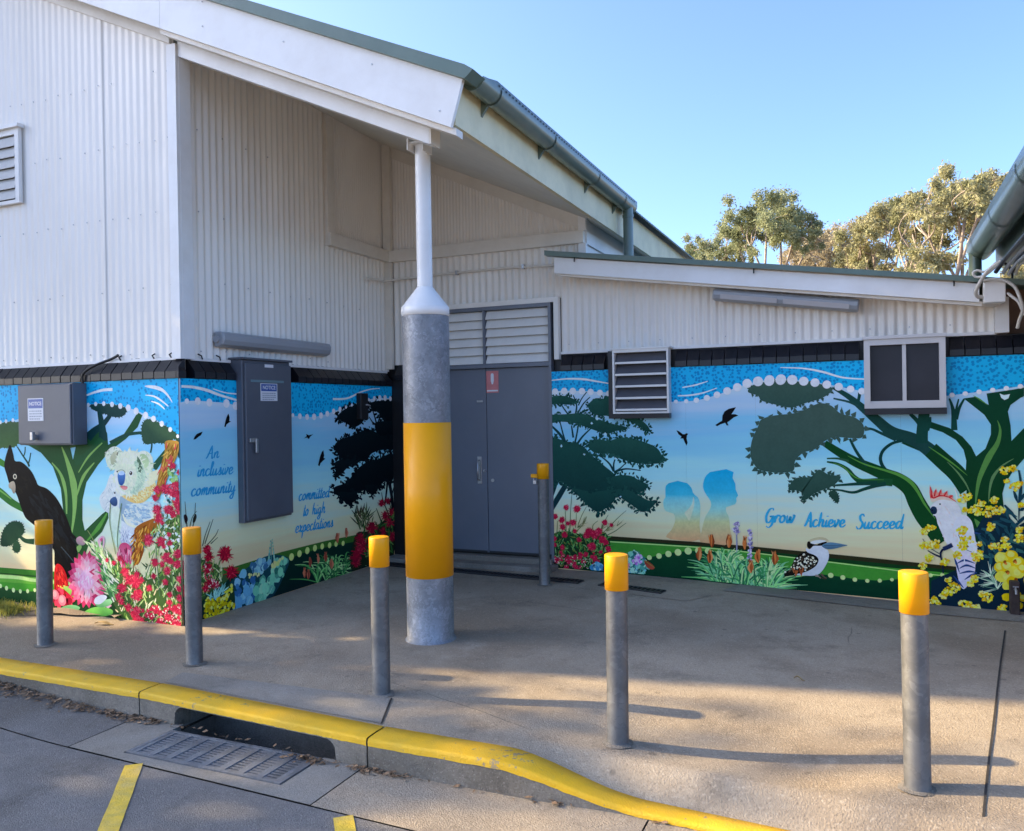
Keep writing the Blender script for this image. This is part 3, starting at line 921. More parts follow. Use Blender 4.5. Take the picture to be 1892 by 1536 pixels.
# double door ------------------------------------------------------------
mb = MB()
mb.box(-4.47, -4.44, 7.795, 7.93, .06, 2.70); mb.box(-3.0, -2.972, 7.795, 7.93, .06, 2.70); mb.box(-4.44, -3.0, 7.80, 7.93, 2.06, 2.10); mb.box(-4.44, -3.0, 7.80, 7.93, 2.665, 2.70)
mb.box(-3.742, -3.718, 7.81, 7.92, 2.10, 2.665)
df = mb.build('door_frame', M['door'], hall)
mb = MB(); mb.box(-4.5, -2.9, 7.93, 7.95, .05, 2.75); mb.build('dark_backing', M['rod'], df)
for x0, x1 in ((-4.438, -3.733), (-3.727, -3.003)):
    mb = MB(); mb.bevbox(x0, x1, 7.85, 7.90, .115, 2.057, .003)
    d_ = mb.build('door', M['door'], hall)
    mb = MB(); mb.box(x0 + .01, x1 - .01, 7.846, 7.8495, .112, .135); mb.build('kick_seal', M['rod'], d_)
    if x0 < -4:
        mb = MB(); mb.bevbox(-3.845, -3.795, 7.842, 7.85, .84, 1.13, .003); mb.tube([(-3.82, 7.845, .88), (-3.82, 7.80, .89), (-3.82, 7.80, 1.08), (-3.82, 7.845, 1.09)], .009, 8)
        mb.build('pull_handle', M['steel'], d_)
        mb = MB(); mb.tube([(-3.762, 7.85, .98), (-3.762, 7.835, .98)], .014, 12); mb.tube([(-3.762, 7.838, .98), (-3.745, 7.83, .975)], .006, 6); mb.build('lock', M['steel'], d_)
        mb = MB(); mb.bevbox(-3.84, -3.77, 7.84, 7.85, 1.70, 1.725, .003); mb.build('latch_plate', M['steel'], d_)
    else:
        mb = MB(); mb.tube([(-3.668, 7.85, .88), (-3.668, 7.838, .88)], .018, 14); mb.build('lock', M['steel'], d_)
        mb = MB(); mb.box(-3.725, -3.585, 7.8462, 7.8492, 1.80, 2.03); sg = mb.build('sign', M['sign_r'], d_, label='small faded red sign with a white symbol')
        mb = MB()
        pp = [(-3.672, 1.925), (-3.672, 1.99), (-3.664, 2.005), (-3.646, 2.005), (-3.638, 1.99), (-3.638, 1.925), (-3.648, 1.89), (-3.662, 1.89)]
        mb.prism([(x, 7.8455, z) for x, z in pp], (0, .0006, 0)); mb.box(-3.718, -3.592, 7.8453, 7.846, 1.815, 1.83)
        mb.build('symbol', M['sign_w'], sg)
for x0, x1 in ((-4.44, -3.742), (-3.718, -3.0)):
    bl = MB(); h = (x1 - x0) / 2 - .004
    bl.prism([(-h, -.020, -.044), (-h, -.026, -.041), (-h, .018, .050), (-h, .023, .047)], (2 * h, 0, 0)); blm = bl.mesh('louvre_blade', M['louv'])
    for i in range(6):
        link('louvre_blade', blm, df, Vector(((x0 + x1) / 2, 7.845, 2.148 + i * .0925)) - ORG[df])
mb = MB(); mb.box(-4.53, -2.89, 7.80, 7.868, 2.702, 2.752); mb.box(-2.940, -2.89, 7.80, 7.868, 2.12, 2.7015); mb.box(-4.53, -4.472, 7.80, 7.868, 2.14, 2.7015)
mb.build('door_trim', M['clad'], hall)
# conduit
mb = MB(); mb.tube([(-4.86, 7.35, 3.03), (-4.86, 7.72, 3.05), (-4.83, 7.80, 3.07), (-4.3, 7.838, 3.09), (-3.5, 7.838, 3.095), (-2.93, 7.838, 3.075)], .011, 8)
c_ = mb.build('conduit', M['cream'], hall)
for x in (-4.05, -3.28):
    mb = MB(); mb.box(x - .012, x + .012, 7.822, 7.866, 3.07, 3.115); mb.build('conduit_clip', M['steel'], c_)

# ------------------------------------------------------------------ annexe
def az(x): return 3.108 - .1487 * (x + 2.841)


ann = empty('annexe_building', (-2.97, 7.8, 0), 'low annexe with skillion roof, white fascia and mural wall to the right', 'building')
mb = MB(); mb.box(-2.972, 2.4, YB, 8.05, -.35, 2.0); mb.build('base_wall', M['black'], ann)
tiles(ann, -2.97, 1.75, 'x', YB, 2.002, ((-2.40, -1.70), (-.115, .62)))
sheets(ann, (-2.885, CB, 0), (1, 0, 0), (0, -1, 0), 3.83, lambda t: 2.195, lambda t: az(-2.885 + t) - .13, M['clad'], amp=.0105)
mb = MB(); mb.box(-2.888, .95, CB - .03, CB + .02, 2.172, 2.198); mb.build('drip_flashing', M['white'], ann)
mb = MB(); mb.prism([(-2.845, 7.59, az(-2.845) - .156), (.80, 7.59, az(.80) - .148), (.80, 7.59, az(.80)), (-2.845, 7.59, az(-2.845))], (0, .03, 0))
mb.build('fascia_board', M['white'], ann)
mb = MB(); mb.prism([(-2.84, 7.62, az(-2.84) - .15), (.95, 7.62, az(.95) - .15), (.95, 7.62, az(.95) - .138), (-2.84, 7.62, az(-2.84) - .138)], (0, .27, 0)); mb.build('soffit', M['cream'], ann)
mb = MB(); mb.prism([(-2.83, 7.622, az(-2.83) - .175), (.82, 7.622, az(.82) - .175), (.82, 7.622, az(.82) - .151), (-2.83, 7.622, az(-2.83) - .151)], (0, .03, 0)); mb.build('soffit_batten', M['cream'], ann)
mb = MB(); mb.box(.93, 1.03, 7.78, CB + .05, 2.18, 2.47); mb.build('corner_post', M['white'], ann)
mb = MB(); mb.prism([(-2.93, 7.545, az(-2.93) + .008), (2.6, 7.545, az(2.6) + .008), (2.6, 7.545, az(2.6) + .052), (-2.93, 7.545, az(-2.93) + .055)], (0, .10, 0))
mb.build('roof_capping', M['green'], ann)
mb = MB(); vs = []
ys = lin(7.60, 13, 420)
for y in ys:
    w_ = .009 * math.sin(2 * math.pi * y / CP)
    for x in (-2.68, 2.6): vs.append((x, y, az(x) + .055 + w_))
mb.add(vs, [(2 * i, 2 * i + 1, 2 * i + 3, 2 * i + 2) for i in range(len(ys) - 1)], 0, True)
mb.build('roof_sheeting', M['green'], ann)
for x in (-2.63, -.95, .62):
    mb = MB(); mb.tube([(x, 7.588, az(x) + .02), (x, 7.57, az(x) - .01), (x, 7.572, az(x) - .035)], .006, 6); mb.build('roof_clip', M['rod'], ann)
mb = MB(); mb.box(1.0, 2.6, 8.15, 8.3, -.3, 2.6); mb.build('recessed_wall', M['brick'], ann)
pts = []
for x in [(-2.8 + i * .31) for i in range(12)]: pts.append((x, CB - .011, 2.27))
screws(ann, pts, (0, -1, 0))

mb = MB(); mb.box(-2.88, .93, CB + .015, CB + .08, 1.95, 2.36); mb.prism([(-2.88, CB + .015, 2.36), (.93, CB + .015, 2.36), (.93, CB + .015, az(.93) - .14), (-2.88, CB + .015, az(-2.88) - .14)], (0, .06, 0)); mb.box(-2.96, 1.8, YB + .068, CB + .014, 2.001, 2.172)
mb.build('stud_wall', M['black'], ann)
# louvred vent
mb = MB(); mb.box(-2.345, -1.752, 7.70, 7.778, 1.515, 1.56); mb.box(-2.345, -2.305, 7.70, 7.778, 1.56, 2.17); v = mb.build('louvred_vent', M['tile'], ann)
mb = MB()
for (a, b, c, d) in ((-2.300, -2.282, 1.562, 2.15), (-1.772, -1.754, 1.562, 2.15), (-2.300, -1.754, 2.15, 2.178), (-2.282, -1.772, 1.562, 1.578)):
    mb.box(a, b, 7.69, 7.80, c, d)
mb.box(-2.33, -1.74, 7.68, 7.86, 2.179, 2.193)
mb.build('frame', M['louv'], v)
mb = MB(); mb.box(-2.278, -1.776, 7.772, 7.778, 1.58, 2.15); mb.build('backing', M['mesh_dark'], v)
bl = MB(); bl.prism([(-.2505, -.026, -.004), (-.2505, -.030, .004), (-.2505, .030, .088), (-.2505, .034, .080)], (.501, 0, 0)); bl.box(-.2505, .2505, -.038, -.0265, -.010, .010, 1); blm = bl.mesh('blade', [M['vent_grey'], M['louv']])
for i in range(5): link('blade', blm, v, Vector((-2.027, 7.735, 1.598 + i * .113)) - ORG[v])

# sliding window
mb = MB()
X0, X1, Z0, Z1 = -.062, .562, 1.575, 2.165
for (a, b, c, d) in ((X0, X0 + .048, Z0, Z1), (X1 - .048, X1, Z0, Z1), (X0 + .048, X1 - .048, Z1 - .05, Z1), (X0 + .048, X1 - .048, Z0, Z0 + .045)):
    mb.box(a, b, 7.70, 7.80, c, d)
mb.box(X0 - .012, X1 + .012, 7.685, 7.80, Z1 + .001, Z1 + .028)
mb.box(X0 + .048, X1 - .048, 7.715, 7.80, Z0 + .0455, Z0 + .062)
w = mb.build('sliding_window', M['alu'], ann)
mb = MB(); mb.box(  .236, .266, 7.715, 7.77, Z0 + .062, Z1 - .05); mb.build('meeting_stile', M['alu'], w)
gm = mat('tinted_glass', (.030, .029, .036), .3, var=.2, vscale=3, spec=.25)
for a, b, y in ((X0 + .048,   .236, 7.755), (.266, X1 - .048, 7.742)):
    mb = MB(); mb.box(a, b, y, y + .006, Z0 + .062, Z1 - .05); mb.build('pane', gm, w)
mb = MB(); mb.box(X0, X1 + .004, 7.69, 7.78, 1.522, 1.574); mb.build('sill', M['tile'], w)

# neighbouring roof at the right edge ---------------------------------------
nb = empty('neighbouring_building', (1.9, 6.2, 0), 'dark green gutter and eave of the building at the right edge', 'building')
NX, NZ, NR = .845, 2.90, .10
mb = MB(); vs = []
for y in (4.6, 7.92):
    for k in range(n + 1):
        a = math.pi + math.pi * k / n
        vs.append((NX + NR * math.cos(a), y, NZ + NR * math.sin(a)))
    vs.append((NX - NR + .0, y, NZ + .0))
q = n + 2
vs2 = []
for y in (4.6, 7.92):
    vs2 += [(NX - NR, y, NZ), (NX - NR, y, NZ + .05), (NX - NR + .012, y, NZ + .055)]
mb.add(vs, [(k, k + 1, q + k + 1, q + k) for k in range(n)], 0, True)
mb.add(vs[q:q + n + 1], [tuple(range(n + 1))], 0)
mb.add(vs2, [(0, 1, 4, 3), (1, 2, 5, 4)], 0)
mb.build('gutter', M['gutter_dark'], nb)
for y in (5.35, 6.5, 7.6):
    mb = MB(); vs = []
    for yy in (y - .02, y + .02):
        for k in range(n + 1):
            a = math.pi * .9 + math.pi * 1.1 * k / n
            vs.append((NX + (NR + .008) * math.cos(a), yy, NZ + (NR + .008) * math.sin(a)))
    mb.add(vs, [(k, k + 1, n + 2 + k, n + 1 + k) for k in range(n)], 0, True)
    mb.build('gutter_bracket', M['gutter_dark'], nb)
mb = MB(); mb.tube([(.80, 7.84, 2.86), (.80, 7.84, 2.5)], .05, 16); mb.build('downpipe', M['gutter_dark'], nb)
mb = MB(); mb.box(.955, .985, 4.6, 7.9, 2.74, 3.0); mb.build('eave_board', M['gutter_dark'], nb)
mb = MB(); mb.box(.985, 2.0, 4.6, 7.9, 2.74, 2.75); mb.build('soffit', M['gutter_dark'], nb)
mb = MB(); mb.add([(.80, 4.55, 3.0), (2.1, 4.55, 3.4), (2.1, 8.1, 3.4), (.80, 8.1, 3.0), (.80, 4.55, 2.98), (.80, 8.1, 2.98)], [(0, 1, 2, 3), (0, 3, 5, 4)]); mb.build('roof_sheeting', M['gutter_dark'], nb)
mb = MB(); mb.box(1.85, 2.0, 4.7, 7.79, -.3, 2.739); mb.build('wall', M['brick'], nb)
mb = MB(); mb.prism([(.99, 4.57, 2.735), (2.05, 4.57, 2.735), (2.05, 4.57, 3.36), (.99, 4.57, 3.04)], (0, .03, 0)); mb.build('end_board', M['cream'], nb)

# ------------------------------------------------------------------ post and bollards
px, py = -2.793 - .10, 4.964 + .142
post = empty('canopy_post', (px, py, 0), 'thick galvanised column with yellow band and slim white post holding up the verge', 'post')
PR = .166
mb = MB(); mb.lathe(px, py, [(PR + .03, -.02), (PR + .012, .006), (PR, .02), (PR, .452)], 56); mb.build('lower_sleeve', M['galv'], post)
mb = MB(); mb.lathe(px, py, [(PR, .452), (PR + .003, .452), (PR + .003, 1.532), (PR, 1.532)], 56); mb.build('yellow_band', M['yellow'], post)
mb = MB(); mb.lathe(px, py, [(PR, 1.532), (PR, 2.283)], 56); mb.build('upper_sleeve', M['galv'], post)
mb = MB(); mb.lathe(px, py, [(PR, 2.283), (PR + .004, 2.284), (PR + .004, 2.345), (PR, 2.348)], 56); mb.lathe(px, py, [(PR, 2.348), (.058, 2.488)], 56); mb.build('cone_cap', M['white'], post)
mb = MB(); mb.tube([(px, py, 2.48), (px, py, 3.50)], .055, 28); mb.bevbox(px - .075, px + .075, py - .09, py + .07, 3.49, 3.502, .002); mb.build('upper_post', M['white'], post)
for xa, xb, za, zb_ in ((px + .056, px + .064, 3.42, 3.53), (px - .064, px - .056, 3.44, 3.56)):
    mb = MB(); mb.box(xa, xb, py - .11, py + .02, za, zb_); mb.build('cleat', M['white'], post)

BOL = [((-4.006, 4.006), .885, 'bollard in front of the koala corner'),
       ((.149, 3.729), .90, 'large nearest bollard at far right'),
       ((-1.131, 3.778), .912, 'bollard right of the thick column with long shadow'),
       ((-2.562, 3.947), .90, 'bollard left of the thick column beside the kerb'),
       ((-5.354, 3.973), .885, 'leftmost bollard in front of the black cockatoo')]
LAB = {0: 'yellow capped grey bollard standing before the corner painted with red flowers',
       1: 'yellow capped grey bollard at the far right, nearest of the row',
       2: 'yellow capped grey bollard between the thick column and the far right one',
       3: 'yellow capped grey bollard just left of the thick column',
       4: 'yellow capped grey bollard farthest left, before the painted black cockatoo'}
def bollard_meshes(h, cap, r):
    mb = MB(); mb.lathe(0, 0, [(r + .012, -.03), (r + .003, .004), (r, .012), (r, h - .01)], 32); p = mb.mesh('pipe', M['galv_s'])
    mb = MB(); R_ = r + .005; b = .0045
    mb.lathe(0, 0, [(r, h - cap), (R_, h - cap), (R_, h - b), (R_ - b * .3, h - b * .3), (R_ - b, h), (.030, h + .0015)], 32)
    mb.lathe(0, 0, [(.030, h + .0015), (.0005, h + .002)], 32, 0, False); c = mb.mesh('cap', M['yellow'])
    mb = MB(); rr = random.Random(int(h * 1000)); ring = []
    for k in range(28):
        q = 2 * math.pi * k / 28; ring.append((q, r + .022 + rr.uniform(-.008, .012)))
    vs = [(math.cos(q) * r, math.sin(q) * r, .010) for q, _ in ring] + [(math.cos(q) * R, math.sin(q) * R, .004) for q, R in ring]
    mb.add(vs, [(k, 28 + k, 28 + (k + 1) % 28, (k + 1) % 28) for k in range(28)], 0, True); g = mb.mesh('grout_ring', M['kerbc'])
    return p, c, g


for i, ((x, y), h, _) in enumerate(BOL):
    z0 = apron_z(x, y)
    p, c, g_ = bollard_meshes(h, .168, .052)
    f_ = 1 + .05 / math.hypot(x, y)
    b_ = empty('bollard', (x * f_, y * f_, z0), LAB[i], 'bollard', 'yellow capped bollards along the kerb')
    b_.rotation_euler = (random.Random(i).uniform(-.008, .008), random.Random(i + 9).uniform(-.008, .008), i * 1.3)
    link('pipe', p, b_); link('cap', c, b_); link('grout_ring', g_, b_)
x, y = -2.783, 6.993 + .05
b_ = empty('bollard', (x, y, apron_z(x, y)), 'tall slim grey bollard with yellow cap and side lug before the doors', 'bollard')
p, c, g_ = bollard_meshes(1.118, .14, .051)
link('pipe', p, b_); link('cap', c, b_); link('grout_ring', g_, b_)
mb = MB(); mb.bevbox(x - .115, x - .045, y - .02, y + .02, .985, 1.02, .004); mb.build('lug', M['yellow'], b_)
mb = MB(); mb.bevbox(x - .10, x - .06, y - .012, y + .012, .925, .965, .004); mb.tube([(x - .094, y, .96), (x - .094, y, .985), (x - .066, y, .985), (x - .066, y, .96)], .004, 6); mb.build('padlock', M['steel'], b_)

# ------------------------------------------------------------------ text helper (built-in font, flat print)
def print_text(body, size, m, parent, loc, rot, name='lettering', bold=0.0):
    cu = bpy.data.curves.new('txt', 'FONT'); cu.body = body; cu.size = size; cu.align_x = 'CENTER'; cu.align_y = 'CENTER'; cu.offset = bold
    t = bpy.data.objects.new('txt', cu); COL.objects.link(t)
    dg = bpy.context.evaluated_depsgraph_get()
    me = bpy.data.meshes.new_from_object(t.evaluated_get(dg)); bpy.data.objects.remove(t)
    me.materials.clear(); me.materials.append(m)
    o = link(name, me, parent, Vector(loc) - ORG[parent]); o.rotation_euler = rot
    return o


def notice(parent, c, w, h, axis):
    """plate centred at c; axis 'y' faces -y, axis 'x' faces +x"""
    def P(a, z, d):  # a along wall, d out of wall
        return (c[0] + a, c[1] - d, c[2] + z) if axis == 'y' else (c[0] + d, c[1] + a, c[2] + z)
    def rect(a0, a1, z0, z1, d0, d1, m, name, par):
        mb = MB(); q = [P(a0, z0, d0), P(a1, z0, d0), P(a1, z1, d0), P(a0, z1, d0)]
        dv = Vector(P(0, 0, d1)) - Vector(P(0, 0, d0)); mb.prism(q, dv); return mb.build(name, m, par)
    pl = rect(-w / 2, w / 2, -h / 2, h / 2, 0, .002, M['sign_w'], 'notice', parent)
    rect(-w * .46, w * .46, h * .06, h * .46, .002, .0026, M['sign_b'], 'header', pl)
    rot = (math.pi / 2, 0, 0) if axis == 'y' else (math.pi / 2, 0, math.pi / 2)
    print_text('NOTICE', min(h * .30, w * .215), M['sign_w'], pl, P(0, h * .255, .0032), rot, bold=.0012)
    mb = MB(); rr = random.Random(4)
    for k in range(4):
        z_ = -h * (.04 + .115 * k); a = -w * .40; e = w * (.40 - .12 * (k == 3))
        while a < e:
            l = rr.uniform(.05, .13) * w
            q = [P(a, z_ - h * .055, .0023), P(min(a + l, e), z_ - h * .055, .0023), P(min(a + l, e), z_, .0023), P(a, z_, .0023)]
            mb.add(q, [(0, 1, 2, 3)]); a += l + .02 * w
    mb.build('small_print', M['sign_g'], pl)


# grey box on the front wall
bx = empty('wall_box', (-6.16, 4.75, 1.39), 'square grey metal box with blue notice on the front wall above the cockatoo', 'electrical box')
mb = MB(); mb.bevbox(-6.485, -5.847, 4.615, 4.746, 1.389, 1.888, .006); mb.build('housing', M['cab'], bx)
mb = MB(); mb.bevbox(-6.475, -5.857, 4.600, 4.6145, 1.40, 1.88, .005); ld = mb.build('lid', M['cab'], bx)
notice(ld, (-6.26, 4.5995, 1.68), .185, .185, 'y')
mb = MB(); mb.tube([(-6.255, 4.60, 1.455), (-6.255, 4.575, 1.455)], .022, 14); mb.bevbox(-6.272, -6.238, 4.55, 4.578, 1.43, 1.50, .005); mb.build('latch', M['steel'], bx)

# tall grey cabinet on the side wall
A = on_x(450, 664, -4.775); B = on_x(538, 671, -4.775); Cc = on_x(450, 966, -4.775)
cy0, cy1, cz0, cz1 = A.y, B.y, .705, 2.072
cab = empty('wall_cabinet', (-4.86, (cy0 + cy1) / 2, cz0), 'tall grey metal cabinet with handle and blue notice on the side wall', 'electrical cabinet')
mb = MB(); mb.bevbox(-4.93, -4.795, cy0, cy1, cz0, cz1, .005); mb.build('housing', M['cab'], cab)
mb = MB(); mb.bevbox(-4.7945, -4.772, cy0 + .018, cy1 - .008, cz0 + .02, cz1 - .03, .004); dr = mb.build('door', M['cab'], cab)
mb = MB(); mb.box(-4.93, -4.77, cy0 - .012, cy1 + .012, cz1 + .0005, cz1 + .018); mb.build('rain_hood', M['cab'], cab)
pc = on_x(497, 725, -4.771); notice(dr, (-4.7717, pc.y, pc.z), .215, .15, 'x')
pl = on_x(497, 677, -4.771); mb = MB(); mb.box(-4.7717, -4.770, pl.y - .055, pl.y + .055, pl.z - .012, pl.z + .014); mb.build('number_plate', M['sign_w'], dr)
p1 = on_x(496, 705, -4.771); mb = MB(); mb.box(-4.7717, -4.7685, p1.y - .22, p1.y + .20, p1.z - .010, p1.z + .010); mb.build('label_strip', mat('teal_label', (.16, .26, .28), .4), dr)
ph = on_x(467, 822, -4.771); mb = MB(); mb.bevbox(-4.7717, -4.755, ph.y - .045, ph.y + .04, ph.z + .02, ph.z + .055, .003); mb.bevbox(-4.7545, -4.735, ph.y + .005, ph.y + .032, ph.z - .07, ph.z + .05, .004); mb.build('handle', M['steel'], dr)

# small black box on the side wall
p0 = on_x(668, 752, -4.84)
mb = MB(); mb.bevbox(-4.857, -4.80, p0.y - .07, p0.y + .07, p0.z - .13, p0.z + .14, .006)
sb = empty('junction_box', (-4.86, p0.y, p0.z - .13), 'small black box fixed high on the painted dark tree', 'electrical box')
mb.build('housing', M['black'], sb)
mb = MB(); mb.tube([(-4.80, p0.y + .02, p0.z + .02), (-4.785, p0.y + .03, p0.z + .02), (-4.78, p0.y + .07, p0.z + .01)], .008, 8); mb.build('lever', M['steel'], sb)

# wall lights ----------------------------------------------------------------
def batten_light(root, o, u, out, up, L_, h, d):
    """long fitting: origin o (left end, centre of back), u along, out from wall"""
    o, u, out, up = Vector(o), Vector(u).normalized(), Vector(out), Vector(up)
    def P(a, b, c): return o + u * a + out * b + up * c
    prof = [(0, -.5), (.45, -.5), (.85, -.36), (1, -.08), (1, .2), (.85, .42), (.5, .5), (0, .5)]
    mb = MB(); vs = []
    for a in (0.0, .012, L_ - .012, L_):
        k = .88 if a in (0.0, L_) else 1
        vs += [P(a, b * d * k, c * h * k) for b, c in prof]
    m = len(prof)
    mb.add(vs, [(i * m + k, (i + 1) * m + k, (i + 1) * m + (k + 1) % m, i * m + (k + 1) % m) for i in range(3) for k in range(m)], 0, False)
    mb.add(vs[:m], [tuple(range(m))]); mb.add(vs[-m:], [tuple(range(m))[::-1]])
    return mb, P


lt = empty('wall_light', (CS + .01, 5.15, 2.24), 'long pale grey tube light fixed low on the corrugated side wall', 'light')
mb, P = batten_light(lt, (CS + .011, 5.20, 2.232), (0, 1, 0), (1, 0, 0), (0, 0, 1), 1.46, .125, .10)
mb.build('diffuser', M['lightgrey'], lt)
mb = MB()
mb.tube([P(-.02, .03, 0), P(.01, .03, 0)], .03, 12); mb.build('end_gland', M['lightgrey'], lt)
sl = -.1487; uu = Vector((1, 0, sl)).normalized()
lt = empty('wall_light', (-1.36, 7.80, az(-1.36) - .25), 'long slanted tube light tucked under the annexe fascia', 'light')
A = on_y(1317, 541, 7.70); B = on_y(1587, 562, 7.70)
uu = (B - A).normalized(); upv = Vector((-uu.z, 0, uu.x))
mb, P = batten_light(lt, (A.x, 7.80, A.z - .01), uu, (0, -1, 0), upv, (B - A).length, .11, .13)
mb.build('housing', M['lightgrey'], lt)
Ln = (B - A).length
for a0, a1 in ((.06, .46), (.50, .94)):
    mb = MB(); q = [P(a0 * Ln, .118, -.042), P(a1 * Ln, .118, -.042), P(a1 * Ln, .138, .0), P(a0 * Ln, .138, .0)]
    mb.prism(q, (0, -.003, 0)); mb.build('diffuser', M['diffuser'], lt)

# cables at the right ----------------------------------------------------------
cb = empty('cable_bundle', (.9, 7.4, 2.5), 'bundle of grey cables looping from the dark eave to the white box', 'cables')
def cable(pts, r, m):
    mb = MB(); mb.tube([Vector(p) for p in curve_pts(pts, 8)], r, 8); mb.build('cable', m, cb)
for k, (r, dx, dz, m) in enumerate(((.016, 0, 0, 'cable_b'), (.014, .05, -.02, 'lightgrey'), (.012, .085, -.05, 'lightgrey'), (.015, .11, -.015, 'cable_b'), (.010, .13, -.06, 'cable_w'))):
    x = .93 + dx; cable([(x, 4.72, 2.735), (x, 4.8, 2.71 + dz), (x, 5.4, 2.705 + dz), (x, 6.4, 2.70 + dz), (x - .01 * k, 7.1, 2.69 + dz), (x - .04, 7.36, 2.62 + dz * .5)], r, M[m])
def cpx(L_): return [tuple(on_y(a, b, y)) for a, b, y in L_]
cable(cpx([(1850, 482, 7.36), (1826, 500, 7.40), (1812, 520, 7.45), (1803, 538, 7.5), (1806, 548, 7.54), (1816, 549, 7.56)]), .015, M['cable_w'])
cable(cpx([(1846, 487, 7.36), (1822, 508, 7.42), (1804, 512, 7.46), (1798, 505, 7.46), (1806, 500, 7.45), (1820, 502, 7.44), (1840, 486, 7.40)]), .010, M['cable_w'])
cable(cpx([(1818, 520, 7.5), (1838, 516, 7.48), (1860, 520, 7.46), (1876, 532, 7.45), (1885, 552, 7.45), (1890, 572, 7.48), (1884, 590, 7.55), (1880, 606, 7.6)]), .013, M['cable_w'])
cable(cpx([(1862, 542, 7.55), (1872, 550, 7.52), (1882, 558, 7.5), (1890, 575, 7.5), (1900, 590, 7.5)]), .012, M['cable_w'])
cable(cpx([(1855, 486, 7.6), (1864, 492, 7.62), (1870, 505, 7.65), (1870, 516, 7.68)]), .010, M['cable_b'])
A = on_y(1816, 521, 7.585); B = on_y(1857, 559, 7.585)
jb = empty('cable_box', ((A.x + B.x) / 2, 7.585, B.z), 'white cable cover box at the right end of the annexe fascia', 'cable box')
mb = MB(); mb.bevbox(A.x, B.x, 7.53, 7.62, B.z, A.z, .006); mb.build('housing', M['white'], jb)

# black cable over the front sill
cs = empty('sill_cable', (-5.7, 4.74, 1.95), 'black cable draped over the sill above the grey wall box', 'cable')
mb = MB(); mb.tube([Vector(p) for p in curve_pts([(-5.86, 4.72, 1.885), (-5.85, 4.715, 1.96), (-5.76, 4.735, 2.02), (-5.62, 4.79, 2.075), (-5.55, 4.80, 2.105)], 6)], .011, 8); mb.build('cable', M['cable_b'], cs)
for a in (-5.53, -5.17, -4.99):
    mb = MB(); mb.tube([(a, 4.815, 2.10), (a + .01, 4.78, 2.085), (a + .02, 4.79, 2.06)], .006, 6); mb.build('cable_hook', M['cable_b'], cs)
for a in (5.02, 5.22):
    mb = MB(); mb.tube([(-4.925, a, 2.10), (-4.89, a, 2.085), (-4.90, a + .02, 2.06)], .006, 6); mb.build('cable_hook', M['cable_b'], cs)

# short dark post against the mural at the right
A = on_y(1866, 1130, 7.70); B = on_y(1883, 1074, 7.70)
sp_ = empty('short_post', ((A.x + B.x) / 2, 7.70, apron_z(A.x, 7.7)), 'short dark brown post with a tap against the wattle at far right', 'post')
mb = MB(); mb.bevbox(A.x, B.x, 7.66, 7.74, apron_z(A.x, 7.7) - .02, B.z, .006); mb.build('stake', mat('dark_timber', (.045, .03, .026), .8, var=.3, vscale=14, bump=.3, bscale=40), sp_)
mb = MB(); mb.tube([((A.x + B.x) / 2, 7.66, B.z - .06), ((A.x + B.x) / 2, 7.615, B.z - .06), ((A.x + B.x) / 2, 7.605, B.z - .09)], .010, 8); mb.tube([((A.x + B.x) / 2 - .02, 7.63, B.z - .035), ((A.x + B.x) / 2 + .02, 7.63, B.z - .035)], .005, 6); mb.tube([((A.x + B.x) / 2, 7.63, B.z - .06), ((A.x + B.x) / 2, 7.63, B.z - .035)], .005, 6); mb.build('tap', M['steel'], sp_)

# ------------------------------------------------------------------ mural (flat print on the walls)
GAIN = (1.45, 1.40, 1.10)


def ink(h):
    c = [v * g for v, g in zip(srgb(h), GAIN)]; m = max(c)
    return tuple(v if m <= .9 else v * (.35 + .65 * .9 / m) if v * (.35 + .65 * .9 / m) < .9 else .9 for v in c)


PM = bpy.data.materials.new('mural_print'); PM.use_nodes = True
_n = PM.node_tree.nodes; _l = PM.node_tree.links
_a = _n.new('ShaderNodeAttribute'); _a.attribute_name = 'ink'
_t = _n.new('ShaderNodeTexCoord')
_q = [_n.new('ShaderNodeTexNoise') for _ in range(2)]
for _k, _s in zip(_q, (9, 46)):
    _k.inputs['Scale'].default_value = _s; _k.inputs['Detail'].default_value = 6; _l.new(_t.outputs['Object'], _k.inputs['Vector'])
_m = _n.new('ShaderNodeMath'); _m.operation = 'ADD'; _l.new(_q[0].outputs[0], _m.inputs[0]); _l.new(_q[1].outputs[0], _m.inputs[1])
_r = _n.new('ShaderNodeMapRange'); _r.inputs[1].default_value = .65; _r.inputs[2].default_value = 1.35; _r.inputs[3].default_value = .90; _r.inputs[4].default_value = 1.1; _l.new(_m.outputs[0], _r.inputs[0])
_v = _n.new('ShaderNodeVectorMath'); _v.operation = 'SCALE'; _l.new(_a.outputs['Color'], _v.inputs[0]); _l.new(_r.outputs[0], _v.inputs['Scale'])
_l.new(_v.outputs[0], _n['Principled BSDF'].inputs['Base Color'])
_n['Principled BSDF'].inputs['Roughness'].default_value = .42
_n['Principled BSDF'].inputs['Specular IOR Level'].default_value = .06

CROPS = {'R1': (0, 640, 2.7437), 'R2': (320, 640, 3.0727), 'R3': (1000, 640, 3.2), 'R4': (1360, 600, 2.7425), 'S1': (0, 690, 3.339), 'S2': (150, 690, 5.91),
         'S3': (90, 930, 6.4), 'S4': (330, 940, 4.6146), 'S5': (1380, 980, 8.6), 'S6': (1680, 850, 5.297), 'S7': (1540, 690, 4.9545), 'S8': (1010, 880, 6.3067), 'F': (0, 0, 1)}
WALLS = {'front': (-8.6, -4.862, 1.898, lambda a: -.02), 'side': (4.752, 7.795, 1.898, lambda a: .0),
         'back': (-2.97, 2.2, 1.996, lambda a: -.115 * smoothstep(-2.6, 1.1, a) + .01)}


